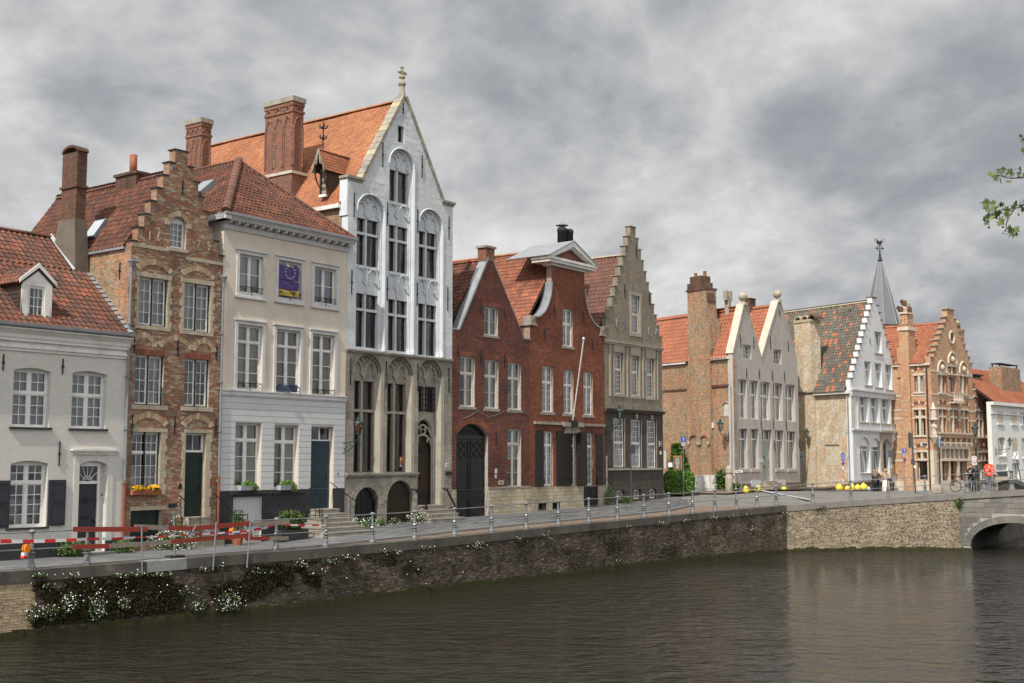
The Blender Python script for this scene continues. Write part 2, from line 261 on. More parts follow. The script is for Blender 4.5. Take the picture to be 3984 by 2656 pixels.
M['wood_orange']=mk('varnished_frame_wood',(.45,.20,.06),ns=6,bm=.1)
M['slate_board']=mk('chalk_board',(.015,.015,.015),bm=0,rough=.6)
M['skin']=mk('skin',(.45,.27,.19),bm=0,rough=.6)
M['hair_brown']=mk('brown_hair',(.07,.035,.02),bm=0)
M['hair_dark']=mk('dark_hair',(.02,.014,.01),bm=0)
M['hair_blond']=mk('blond_hair',(.38,.24,.10),bm=0)
M['cloth_black']=mk('black_cloth',(.015,.016,.02),bm=.1)
M['cloth_navy']=mk('navy_cloth',(.012,.016,.035),bm=.1)
M['cloth_grey']=mk('grey_cloth',(.10,.10,.10),bm=.1)
M['cloth_rust']=mk('rust_cloth',(.30,.12,.04),bm=.1)
M['cloth_camel']=mk('camel_cloth',(.50,.36,.22),bm=.1)
M['cloth_cream']=mk('cream_cloth',(.68,.62,.52),bm=.1)
M['rubber']=mk('black_rubber',(.02,.02,.02),bm=0)
M['spire']=mk('spire_slate',(.15,.155,.165),(.12,.125,.13),ns=.4,rough=.55,bm=.05,st=.2,dark=(.08,.085,.09))
M['statue']=mk('statue_stone',(.55,.50,.43),(.40,.36,.3),ns=9,bm=.4,st=.3)
M['lichen_stone']=mk('lichen_stone',(.38,.34,.24),(.28,.24,.16),ns=4,bm=.4,st=.2,c3=(.45,.30,.06))
def glass_mat(name,tint,refl):
    m=bpy.data.materials.new(name); m.use_nodes=True; n=m.node_tree; n.nodes.clear()
    o=N(n,'ShaderNodeOutputMaterial'); g=N(n,'ShaderNodeBsdfGlossy'); g.inputs['Roughness'].default_value=.02; g.inputs['Color'].default_value=(.95,.97,1,1)
    t=N(n,'ShaderNodeBsdfTransparent'); t.inputs['Color'].default_value=(*tint,1)
    f=N(n,'ShaderNodeFresnel'); f.inputs['IOR'].default_value=1.5
    geo=N(n,'ShaderNodeNewGeometry'); 
    bp=N(n,'ShaderNodeBump'); bp.inputs['Strength'].default_value=.25; bp.inputs['Distance'].default_value=.01; LK(n,noise(n,wpos(n),2.5,2,.5),bp.inputs['Height']); LK(n,bp.outputs[0],g.inputs['Normal'])
    fac=MA(n,'MULTIPLY',f.outputs[0],refl,True)
    mx=N(n,'ShaderNodeMixShader'); LK(n,fac,mx.inputs[0]); LK(n,t.outputs[0],mx.inputs[1]); LK(n,g.outputs[0],mx.inputs[2]); LK(n,mx.outputs[0],o.inputs[0]); return m
M['glass']=glass_mat('window_glass',(.80,.83,.82),2.8)
M['glass_dark']=glass_mat('dark_window_glass',(.5,.5,.5),2.0)
M['lamp_glass']=glass_mat('lantern_glass',(.9,.9,.85),1.5)
def water_mat():
    m,n,b=new('canal_water',.035,.5); v=wpos(n)
    r=ramp(n,[(.35,(.012,.011,.008)),(.65,(.019,.016,.011))]); LK(n,noise(n,v,.15,3),r.inputs[0]); LK(n,r.outputs[0],b.inputs['Base Color'])
    b.inputs['IOR'].default_value=1.33
    v1=N(n,'ShaderNodeMapping'); v1.inputs['Rotation'].default_value=(0,0,R(20)); v1.inputs['Scale'].default_value=(1,1.9,1); LK(n,v,v1.inputs[0])
    h1=noise(n,v1.outputs[0],2.2,2,.5,.5); h2=noise(n,v1.outputs[0],9,3,.6,.3); h3=noise(n,v1.outputs[0],.75,2,.5,.6)
    big=ramp(n,[(.35,(.25,)*3),(.65,(1,1,1))]); LK(n,noise(n,v,.06,3,.6),big.inputs[0])
    h=MA(n,'ADD',MA(n,'ADD',MA(n,'MULTIPLY',h1,1.0),MA(n,'MULTIPLY',h2,.10)),MA(n,'MULTIPLY',h3,2.2))
    bp=N(n,'ShaderNodeBump'); bp.inputs['Distance'].default_value=.20; LK(n,MA(n,'MULTIPLY',big.outputs[0],.9),bp.inputs['Strength']); LK(n,h,bp.inputs['Height']); LK(n,bp.outputs[0],b.inputs['Normal'])
    return m
M['water']=water_mat()
# ---------------------------------------------------------------- measuring: a photograph pixel seen along its ray onto a real plane
def crop(x0,y0,s): return lambda x,y:(x0+x*s,y0+y*s)
A=crop(0,500,.574);B=crop(0,1300,.574);C_=crop(750,300,.7015);D=crop(800,1250,.6378);E=crop(1700,800,.4464);Fc=crop(1700,1400,.4783)
G=crop(2500,1000,.3826);H=crop(2500,1500,.3826);I=crop(3250,900,.3827);J=crop(3250,1450,.4782)
K=crop(0,1950,.5102);L=crop(1100,1900,.5102);M_=crop(2200,1800,.5102);NN=crop(3500,1750,.2871)
O=crop(1300,1330,.4785);P=crop(1330,550,.3508);Q=crop(3400,1400,.3509);RR=crop(0,1900,.2976);SS=crop(600,1900,.2976);T=crop(3500,1650,.2104);UC=crop(3750,480,.2996)
def ray(p):
    u=(p[0]-CX)/F; v=(CY-p[1])/F; c,s=cos(PITCH),sin(PITCH)
    return (u, c-v*s, s+v*c)
def at_z(p,z):
    d=ray(p); t=(z-CAM)/d[2]; return (d[0]*t,d[1]*t)
def at_Y(p,Y):
    d=ray(p); t=Y/d[1]; return Vector((d[0]*t,Y,CAM+d[2]*t))
class Fr:
    def __init__(s,ox,oy,ang,z0=0):
        s.ox,s.oy,s.a,s.z0=ox,oy,ang,z0; s.c,s.s=cos(ang),sin(ang)
    def loc(s,X,Y): dx,dy=X-s.ox,Y-s.oy; return dx*s.c+dy*s.s,-dx*s.s+dy*s.c
    def wor(s,x,y): return s.ox+x*s.c-y*s.s, s.oy+x*s.s+y*s.c
    def fy(s,p,y=0):
        d=ray(p); o=s.loc(0,0); dl=(d[0]*s.c+d[1]*s.s,-d[0]*s.s+d[1]*s.c)
        t=(y-o[1])/dl[1]; return o[0]+dl[0]*t, CAM+d[2]*t-s.z0
    def fx(s,p,x):
        d=ray(p); o=s.loc(0,0); dl=(d[0]*s.c+d[1]*s.s,-d[0]*s.s+d[1]*s.c)
        t=(x-o[0])/dl[0]; return o[1]+dl[1]*t, CAM+d[2]*t-s.z0
# ---------------------------------------------------------------- object helpers
COL=sc.collection
def link(o,parent=None): 
    COL.objects.link(o)
    if parent is not None: o.parent=parent
    return o
def empty(name,loc=(0,0,0),rz=0,label=None,cat=None,group=None,kind=None,parent=None):
    o=bpy.data.objects.new(name,None); link(o,parent); o.location=loc; o.rotation_euler=(0,0,rz); o.empty_display_size=.2
    return tag(o,label,cat,group,kind)
def tag(o,label=None,cat=None,group=None,kind=None):
    if label: o['label']=label
    if cat: o['category']=cat
    if group: o['group']=group
    if kind: o['kind']=kind
    return o
def copy_tree(o,parent=None):
    c=o.copy(); COL.objects.link(c); c.parent=parent
    for ch in list(KIDS.get(o.name,[])): copy_tree(ch,c)
    return c
KIDS={}
class MB:
    def __init__(s): s.v=[]; s.f=[]; s.t=[]
    def q(s,pts,t=0):
        n=len(s.v); s.v+= [tuple(p) for p in pts]; s.f.append(tuple(range(n,n+len(pts)))); s.t.append(t); return s
    def box(s,x0,x1,y0,y1,z0,z1,t=0):
        n=len(s.v); s.v+=[(x0,y0,z0),(x1,y0,z0),(x1,y1,z0),(x0,y1,z0),(x0,y0,z1),(x1,y0,z1),(x1,y1,z1),(x0,y1,z1)]
        s.f+=[(n,n+3,n+2,n+1),(n+4,n+5,n+6,n+7),(n,n+1,n+5,n+4),(n+1,n+2,n+6,n+5),(n+2,n+3,n+7,n+6),(n+3,n,n+4,n+7)]; s.t+=[t]*6; return s
    def prism(s,poly,y0,y1,t=0):      # polygon in x,z extruded along y
        n=len(s.v); k=len(poly); s.v+=[(p[0],y0,p[1]) for p in poly]+[(p[0],y1,p[1]) for p in poly]
        s.f.append(tuple(range(n,n+k))); s.f.append(tuple(range(n+2*k-1,n+k-1,-1)))
        for i in range(k): j=(i+1)%k; s.f.append((n+i,n+k+i,n+k+j,n+j))
        s.t+=[t]*(k+2); return s
    def prismx(s,poly,x0,x1,t=0):     # polygon in y,z extruded along x
        n=len(s.v); k=len(poly); s.v+=[(x0,p[0],p[1]) for p in poly]+[(x1,p[0],p[1]) for p in poly]
        s.f.append(tuple(range(n,n+k))); s.f.append(tuple(range(n+2*k-1,n+k-1,-1)))
        for i in range(k): j=(i+1)%k; s.f.append((n+i,n+k+i,n+k+j,n+j))
        s.t+=[t]*(k+2); return s
    def prismz(s,poly,z0,z1,t=0):
        n=len(s.v); k=len(poly); s.v+=[(p[0],p[1],z0) for p in poly]+[(p[0],p[1],z1) for p in poly]
        s.f.append(tuple(range(n+k-1,n-1,-1))); s.f.append(tuple(range(n+k,n+2*k)))
        for i in range(k): j=(i+1)%k; s.f.append((n+i,n+j,n+k+j,n+k+i))
        s.t+=[t]*(k+2); return s
    def slab(s,outer,holes,y0,y1,reveal=None):
        dd=lambda l:[q for i,q in enumerate(l) if math.dist(q,l[i-1])>1e-5]
        outer=dd(outer); holes=[dd(h) for h in holes]
        loops=[outer]+holes; pts=[p for l in loops for p in l]
        tris=tessellate_polygon([[Vector((p[0],p[1],0)) for p in l] for l in loops])
        n=len(s.v); k=len(pts); s.v+=[(p[0],y0,p[1]) for p in pts]+[(p[0],y1,p[1]) for p in pts]
        for a,b,c in tris:
            ax=(pts[b][0]-pts[a][0])*(pts[c][1]-pts[a][1])-(pts[b][1]-pts[a][1])*(pts[c][0]-pts[a][0])
            if ax<0: b,c=c,b
            s.f.append((n+a,n+b,n+c)); s.f.append((n+k+a,n+k+c,n+k+b)); s.t+=[0,0]
        o=0
        for l in loops:
            m=len(l)
            for i in range(m): j=(i+1)%m; s.f.append((n+o+i,n+k+o+i,n+k+o+j,n+o+j)); s.t.append(0)
            o+=m
        return s
    def tube(s,path,r,n=6,closed=False,t=0,rs=None):
        P=[Vector(p) for p in path]; k=len(P); base=len(s.v)
        for i,p in enumerate(P):
            a=P[i-1] if (i>0 or closed) else P[i]; b=P[(i+1)%k] if (i<k-1 or closed) else P[i]
            d=(b-a); d=d.normalized() if d.length>1e-9 else Vector((0,0,1))
            up=Vector((0,0,1)) if abs(d.z)<.9 else Vector((0,1,0)); u=d.cross(up).normalized(); v=u.cross(d)
            rr=rs[i] if rs else r
            for j in range(n): an=2*PI*(j+.5)/n; s.v.append(tuple(p+u*cos(an)*rr+v*sin(an)*rr))
        for i in range(k if closed else k-1):
            i2=(i+1)%k
            for j in range(n): j2=(j+1)%n; s.f.append((base+i*n+j,base+i*n+j2,base+i2*n+j2,base+i2*n+j)); s.t.append(t)
        if not closed:
            s.f.append(tuple(base+j for j in range(n-1,-1,-1))); s.f.append(tuple(base+(k-1)*n+j for j in range(n))); s.t+=[t,t]
        return s
    def lathe(s,prof,cx=0,cy=0,n=12,cz=0):
        base=len(s.v)
        for r,z in prof:
            for j in range(n): a=2*PI*(j+.5)/n; s.v.append((cx+r*cos(a),cy+r*sin(a),cz+z))
        for i in range(len(prof)-1):
            for j in range(n): j2=(j+1)%n; s.f.append((base+i*n+j,base+i*n+j2,base+(i+1)*n+j2,base+(i+1)*n+j)); s.t.append(0)
        s.f.append(tuple(base+j for j in range(n-1,-1,-1))); s.f.append(tuple(base+(len(prof)-1)*n+j for j in range(n))); s.t+=[0,0]
        return s
    def ball(s,c,r,n=10,m=6,sz=1):
        return s.lathe([(max(.001,r*sin(PI*i/m)),-r*sz*cos(PI*i/m)) for i in range(m+1)],c[0],c[1],n,c[2])
    def mesh(s,name,smooth=False,tint=False):
        me=bpy.data.meshes.new(name); me.from_pydata(s.v,[],s.f)
        if tint:
            a=me.attributes.new('tint','FLOAT','FACE'); a.data.foreach_set('value',np.array(s.t,dtype=np.float32))
        if smooth: me.polygons.foreach_set('use_smooth',[True]*len(me.polygons))
        me.update(); return me
    def build(s,name,mat,parent=None,smooth=False,loc=(0,0,0),rz=0,tint=False):
        me=s.mesh(name,smooth,tint); me.materials.append(M[mat] if isinstance(mat,str) else mat)
        o=bpy.data.objects.new(name,me); link(o,parent); o.location=loc; o.rotation_euler=(0,0,rz)
        if parent is not None: KIDS.setdefault(parent.name,[]).append(o)
        return o
def shared(name,mb,mat,smooth=False):
    me=mb.mesh(name,smooth); me.materials.append(M[mat]); return me
_unit={}
def unit_box(mat,name):
    k=('b',mat)
    if k not in _unit: _unit[k]=shared(name,MB().box(-.5,.5,-.5,.5,-.5,.5),mat)
    return _unit[k]
def unit_quad(mat):
    k=('q',mat)
    if k not in _unit: _unit[k]=shared('pane',MB().q([(-.5,0,-.5),(.5,0,-.5),(.5,0,.5),(-.5,0,.5)]),mat)
    return _unit[k]
# boxes: array rows x0,x1,y0,y1,z0,z1 in the parent's space; matrix carries them there
def stuff_boxes(name,arr,mat,parent,kind=True,jit=0,loc=(0,0,0),rz=0):
    if len(arr)==0: return None
    a=np.asarray(arr,dtype=np.float64); n=len(a)
    idx=np.array([[0,2,4],[1,2,4],[1,3,4],[0,3,4],[0,2,5],[1,2,5],[1,3,5],[0,3,5]])
    v=a[:,idx]                       # n,8,3
    if jit: v=v+RNG.normal(0,jit,v.shape)
    fc=np.array([[0,3,2,1],[4,5,6,7],[0,1,5,4],[1,2,6,5],[3,0,4,7]])
    f=(fc[None]+8*np.arange(n)[:,None,None]).reshape(-1,4)
    return np_mesh(name,v.reshape(-1,3),f,np.repeat(RNG.random(n),5),mat,parent,kind,loc,rz)
def np_mesh(name,v,f,tint,mat,parent,kind=True,loc=(0,0,0),rz=0,smooth=False):
    me=bpy.data.meshes.new(name); me.vertices.add(len(v)); me.vertices.foreach_set('co',np.ascontiguousarray(v,dtype=np.float32).ravel())
    k=f.shape[1]; me.loops.add(f.size); me.loops.foreach_set('vertex_index',np.ascontiguousarray(f,dtype=np.int32).ravel())
    me.polygons.add(len(f)); me.polygons.foreach_set('loop_start',np.arange(0,f.size,k,dtype=np.int32)); me.polygons.foreach_set('loop_total',np.full(len(f),k,dtype=np.int32))
    if tint is not None:
        at=me.attributes.new('tint','FLOAT','FACE'); at.data.foreach_set('value',tint.astype(np.float32))
    me.update(calc_edges=True)
    if not smooth: me.shade_flat(); me.materials.append(M[mat]); o=bpy.data.objects.new(name,me); link(o,parent); o.location=loc; o.rotation_euler=(0,0,rz)
    if kind: o['kind']='stuff'
    return o
def inpoly(p,poly):
    x,y=p; c=False; n=len(poly); j=n-1
    for i in range(n):
        xi,yi=poly[i]; xj,yj=poly[j]
        if (yi>y)!=(yj>y) and x<(xj-xi)*(y-yi)/(yj-yi)+xi: c=not c
        j=i
    return c
def spans(poly,z):
    xs=[]; n=len(poly)
    for i in range(n):
        (x0,z0),(x1,z1)=poly[i],poly[(i+1)%n]
        if (z0>z)!=(z1>z): xs.append(x0+(z-z0)*(x1-x0)/(z1-z0))
    xs.sort(); return [(xs[i],xs[i+1]) for i in range(0,len(xs)-1,2)]
def subtract(iv,cuts):
    out=iv
    for c0,c1 in cuts:
        nx=[]
        for a,b in out:
            if c1<=a or c0>=b: nx.append((a,b)); continue
            if c0>a: nx.append((a,c0))
            if c1<b: nx.append((c1,b))
        out=nx
    return out
def courses(poly,holes,Lb,Hb,j,zs=None,ze=None,rj=.12,half=.5):
    zs=min(p[1] for p in poly) if zs is None else zs; ze=max(p[1] for p in poly) if ze is None else ze
    out=[]; z=zs; k=0
    while z<ze-1e-4:
        zt=min(z+Hb-j,ze); zm=(z+zt)/2
        e=.003; both=lambda q: [(max(a,c),min(b_,d)) for a,b_ in spans(q,z+e) for c,d in spans(q,zt-e) if min(b_,d)>max(a,c)]
        iv=subtract(both(poly),[s for h in holes for k_ in(z+e,zm,zt-e) for s in spans(h,k_)])
        for a,b in iv:
            x=a-(Lb*half if k%2 else 0)*uni(.9,1.1)
            while x<b:
                l=Lb*uni(1-rj,1+rj); x0,x1=max(x,a),min(x+l-j,b)
                if x1-x0>.03: out.append((x0,x1,z,zt))
                x+=l
        z+=Hb; k+=1
    return out
BRICK_OBJ=260
def place_bricks(rects,mat,parent,fr,name='brick',stuff='brickwork',y=-.012,dep=.03,limit=None,jit=.0015,loc=(0,0,0),rz=0,jy=.004):
    if not rects: return
    limit=BRICK_OBJ if limit is None else limit
    def dist(r):
        X,Y=fr.wor((r[0]+r[1])/2,0); return X*X+Y*Y+((r[2]+r[3])/2+fr.z0-CAM)**2
    rects=sorted(rects,key=dist); one,rest=rects[:limit],rects[limit:]
    me=unit_box(mat,name); c,s=cos(rz),sin(rz)
    for x0,x1,z0,z1 in one:
        o=bpy.data.objects.new(name,me); link(o,parent); yy=y+uni(-jy,jy)
        cx,cy=(x0+x1)/2,yy+dep/2
        o.location=(loc[0]+cx*c-cy*s,loc[1]+cx*s+cy*c,loc[2]+(z0+z1)/2); o.scale=(x1-x0,dep,z1-z0); o.rotation_euler=(gau(0,.01),gau(0,.006),rz+gau(0,.006))
    if rest:
        a=np.array(rest); n=len(a); yy=y+RNG.uniform(-jy,jy,n)
        stuff_boxes(stuff,np.stack([a[:,0],a[:,1],yy,yy+dep,a[:,2],a[:,3]],1),mat,parent,True,jit,loc,rz)
# ---------------------------------------------------------------- buildings
class Ctx:
    """a building's local space: x along the front, y into the house, z up from its ground"""
    def __init__(s,emp,fr,loc=(0,0,0),rz=0): s.e,s.fr,s.loc,s.rz,s.holes,s.wall=emp,fr,loc,rz,[],None
    def X(s,p,y=0): return s.fr.fy(p,y)[0]
    def Z(s,p,y=0): return s.fr.fy(p,y)[1]
    def rect(s,cr,x0,x1,y0,y1,y=0):
        xm,ym=(x0+x1)/2,(y0+y1)/2
        return s.X(cr(x0,ym),y),s.X(cr(x1,ym),y),s.Z(cr(xm,y1),y),s.Z(cr(xm,y0),y)
    def each(s,mb,name,mat):      # every box of mb becomes a part of its own
        for i in range(0,len(mb.v),8): m=MB(); m.v=mb.v[i:i+8]; m.f=[(0,3,2,1),(4,5,6,7),(0,1,5,4),(1,2,6,5),(2,3,7,6),(3,0,4,7)]; m.t=[0]*6; s.add(m,name,mat)
    def add(s,mb,name,mat,parent=None,smooth=False,tint=False):
        p=parent or s.e; top=(p is s.e)
        return mb.build(name,mat,p,smooth,s.loc if top else (0,0,0),s.rz if top else 0,tint)
def arc(x0,x1,z1,rise,n=10):      # arch from (x1,z1-rise) over to (x0,z1-rise)
    if rise<=0: return [(x1,z1),(x0,z1)]
    wd=(x1-x0)/2; rr=min(rise,wd); Rr=(wd*wd+rr*rr)/(2*rr); cx=(x0+x1)/2; cz=z1-Rr; a=math.asin(min(1,wd/Rr))
    if rise>=wd: return [(cx+wd*cos(PI*i/n),z1-wd+wd*sin(PI*i/n)) for i in range(n+1)] if rise<wd*1.02 else [(cx+wd*cos(PI*i/n),z1-rise+rise*sin(PI*i/n)) for i in range(n+1)]
    return [(cx+Rr*sin(a-2*a*i/n),cz+Rr*cos(a-2*a*i/n)) for i in range(n+1)]
def opening(x0,x1,z0,z1,rise=0,n=10): return [(x0,z0),(x1,z0)]+arc(x0,x1,z1,rise,n)
def window(b,r,rise=0,rev=.15,leaves=2,cols=2,rows=(3,),split=(1,),mat='frame_white',fw=.055,mull=.075,bar=.025,tr=.07,sill=None,curt='sheer',glass='glass',
           inner=None,hole=True,bardep=.03,name='window',cm='curtain',label=None,pad=0):
    x0,x1,z0,z1=r
    if hole: b.holes.append(opening(x0,x1,z0,z1,rise))
    f=MB(); y0,y1=rev,rev+.07
    f.box(x0+.001,x0+fw,y0,y1,z0+.001,z1); f.box(x1-fw,x1-.001,y0,y1,z0+.001,z1); f.box(x0+fw,x1-fw,y0,y1,z0+.001,z0+fw); f.box(x0+fw,x1-fw,y0,y1,z1-fw-rise*.6,z1+.0)
    zt=z1-rise*.6-fw; zb=z0+fw; tot=sum(split); zs=[zb]
    for s_ in split[::-1]: zs.append(zs[-1]+(zt-zb)*s_/tot)      # split listed from the top
    for z in zs[1:-1]: f.box(x0+fw,x1-fw,y0-.015,y1-.002,z-tr/2,z+tr/2)
    wl=(x1-x0-2*fw)/leaves; cells=[]
    for i in range(1,leaves): xx=x0+fw+wl*i; f.box(xx-mull/2,xx+mull/2,y0-.008,y1-.001,zb,zt)
    for si in range(len(split)):
        a,c=zs[si],zs[si+1]; nr=rows[::-1][si]; a2=a+(tr/2 if si>0 else 0); c2=c-(tr/2 if si<len(split)-1 else 0)
        for i in range(leaves):
            l0=x0+fw+wl*i+(mull/2 if i>0 else 0); l1=x0+fw+wl*(i+1)-(mull/2 if i<leaves-1 else 0)
            st=min(.035,wl*.12)
            if bar>0: f.box(l0,l0+st,y0+.01,y1+.004,a2,c2); f.box(l1-st,l1,y0+.01,y1+.004,a2,c2); f.box(l0+st,l1-st,y0+.01,y1+.004,a2,a2+st); f.box(l0+st,l1-st,y0+.01,y1+.004,c2-st,c2)
            else: st=0
            L0,L1,A0,C0=l0+st,l1-st,a2+st,c2-st
            for k in range(1,cols): xx=L0+(L1-L0)*k/cols; f.box(xx-bar/2,xx+bar/2,y0+.014,y0+.014+bardep,A0,C0)
            for k in range(1,nr): z=A0+(C0-A0)*k/nr; f.box(L0,L1,y0+.0165,y0+.0115+bardep,z-bar/2,z+bar/2)
            for k in range(cols):
                for m in range(nr): cells.append((L0+(L1-L0)*k/cols,L0+(L1-L0)*(k+1)/cols,A0+(C0-A0)*m/nr,A0+(C0-A0)*(m+1)/nr))
    o=b.add(f,name,mat)
    if label: o['label']=label
    me=unit_quad(glass)
    for a,c,d,e in cells:
        p=bpy.data.objects.new('pane',me); link(p,o); p.location=((a+c)/2,y0+.032,(d+e)/2); p.scale=(c-a+.004,1,e-d+.004); p.rotation_euler=(gau(0,.014),0,gau(0,.014))
        KIDS.setdefault(o.name,[]).append(p)
    if curt:
        yc=y1+.10; mb=MB()
        def folds(xa,xb,za,zb_):
            n=max(2,int((xb-xa)/.05)); ph=rnd()*6
            pts=[(xa+(xb-xa)*i/n, yc+.018*sin(ph+i*1.7)+.01*sin(i*.6)) for i in range(n+1)]
            for i in range(n): (ax,ay),(bx,by)=pts[i],pts[i+1]; mb.q([(ax,ay,za),(bx,by,za),(bx,by,zb_),(ax,ay,zb_)])
        wd=x1-x0
        if curt=='sheer': folds(x0,x1,z0,z1)
        elif curt=='gap': folds(x0,x0+wd*.40,z0,z1); folds(x0+wd*.60,x1,z0,z1)
        elif curt=='sides': folds(x0,x0+wd*.25,z0,z1); folds(x1-wd*.25,x1,z0,z1)
        elif curt=='right': folds(x0+wd*.55,x1,z0,z1)
        elif curt=='half': folds(x0,x1,z0,z0+(z1-z0)*.42)
        elif curt=='top': folds(x0,x1,z0+(z1-z0)*.5,z1)
        mb.build('curtain',cm,o)
    if sill:
        ov,h,pr,sm=sill; MB().box(x0-ov,x1+ov,-pr,rev-.002,z0-h,z0-.001).build('sill',sm,o)
    return o
def surround(b,r,wd,pr,mat,name='window_surround',sides='lrtb',extra=0,rise=0):
    x0,x1,z0,z1=r; m=MB()
    if 'l' in sides: m.box(x0-wd,x0-.002,-pr,.05,z0-(wd if 'b' in sides else 0),z1+(wd if 't' in sides else 0))
    if 'r' in sides: m.box(x1+.002,x1+wd,-pr,.05,z0-(wd if 'b' in sides else 0),z1+(wd if 't' in sides else 0))
    if 't' in sides: m.box(x0-.001,x1+.001,-pr+.001,.05,z1+.002,z1+wd)
    if 'b' in sides: m.box(x0-.001,x1+.001,-pr+.001,.05,z0-wd,z0-.002)
    if 'h' in sides: m.box(x0-wd-.05,x1+wd+.05,-pr-.06,.04,z1+wd+.001,z1+wd+.05)
    if 's' in sides: m.box(x0-wd-.06,x1+wd+.06,-pr-.07,.04,z0-wd-.08,z0-wd-.001 if 'b' in sides else z0-.002)
    return b.add(m,name,mat)
def voussoir_arch(b,x0,x1,zs,rise,th,mat,n=13,y=-.02,dep=.05,name='arch_brick',stones=(),smat='stone_sill'):
    """arch of separate wedges standing on springing line zs between x0 and x1"""
    wd=(x1-x0)/2; rise=min(rise,wd*.999); Rr=(wd*wd+rise*rise)/(2*rise); cx=(x0+x1)/2; cz=zs+rise-Rr; a=math.asin(min(1,wd/Rr)); 
    if rise>wd*.99: a=PI/2
    par=b.e
    for i in range(n):
        a0=-a+2*a*i/n+.006; a1=-a+2*a*(i+1)/n-.006
        st=i in stones; t2=th*(1.12 if st else 1); yy=y-(.01 if st else 0)
        pts=[(cx+(Rr)*sin(a0),cz+Rr*cos(a0)),(cx+Rr*sin(a1),cz+Rr*cos(a1)),(cx+(Rr+t2)*sin(a1),cz+(Rr+t2)*cos(a1)),(cx+(Rr+t2)*sin(a0),cz+(Rr+t2)*cos(a0))]
        b.add(MB().prism(pts,yy,yy+dep),name,smat if st else mat)
def flat_arch(b,x0,x1,z,h,mat,n=None,pr=.016,spread=.0):
    n=n or max(6,int((x1-x0)/.075))
    m=MB(); 
    for i in range(n): a=x0+(x1-x0)*i/n; c=x0+(x1-x0)*(i+1)/n-.012; k=((a+c)/2-(x0+x1)/2)/(x1-x0)*spread; m.prism([(a,z),(c,z),(c+k,z+h),(a+k,z+h)],-pr,.02,t=rnd())
    o=b.add(m,'brick_lintel',mat,tint=True); return o
def facade(b,outer,mat,th=.35,brick=None,Lb=.21,Hb=.076,jt=.011,extra=(),name='wall',limit=None,pname='brick',stuff='brickwork',y0=0,rj=.12,bholes=(),zmin=None):
    w_=b.add(MB().slab(outer,b.holes,y0,y0+th),name,mat); b.wall=w_
    if brick:
        rc=courses(outer,list(b.holes)+list(bholes),Lb,Hb,jt,rj=rj)
        place_bricks(rc,brick,w_,b.fr,name=pname,stuff=stuff,limit=limit,y=y0-.012)
    return w_
def body(b,W,D_,z,mat,th=.3,left=True,back=True,y0=.352,apex=None,right=True):
    if left: b.add(MB().box(.004,th,y0,D_,-.3,z),'side_wall',mat)
    if right: b.add(MB().box(W-th,W-.004,y0,D_,-.3,z),'side_wall',mat)
    if back:
        m=MB()
        poly=[(th+.002,-.3),(W-th-.002,-.3),(W-th-.002,z)]+([(W/2,apex)] if apex else [])+[(th+.002,z)]
        b.add(m.prism(poly,D_-th,D_-.004),'back_wall',mat)
    b.add(MB().box(.31,W-.31,y0+.01,D_-.31,z-.12,z-.02),'attic_floor','interior')
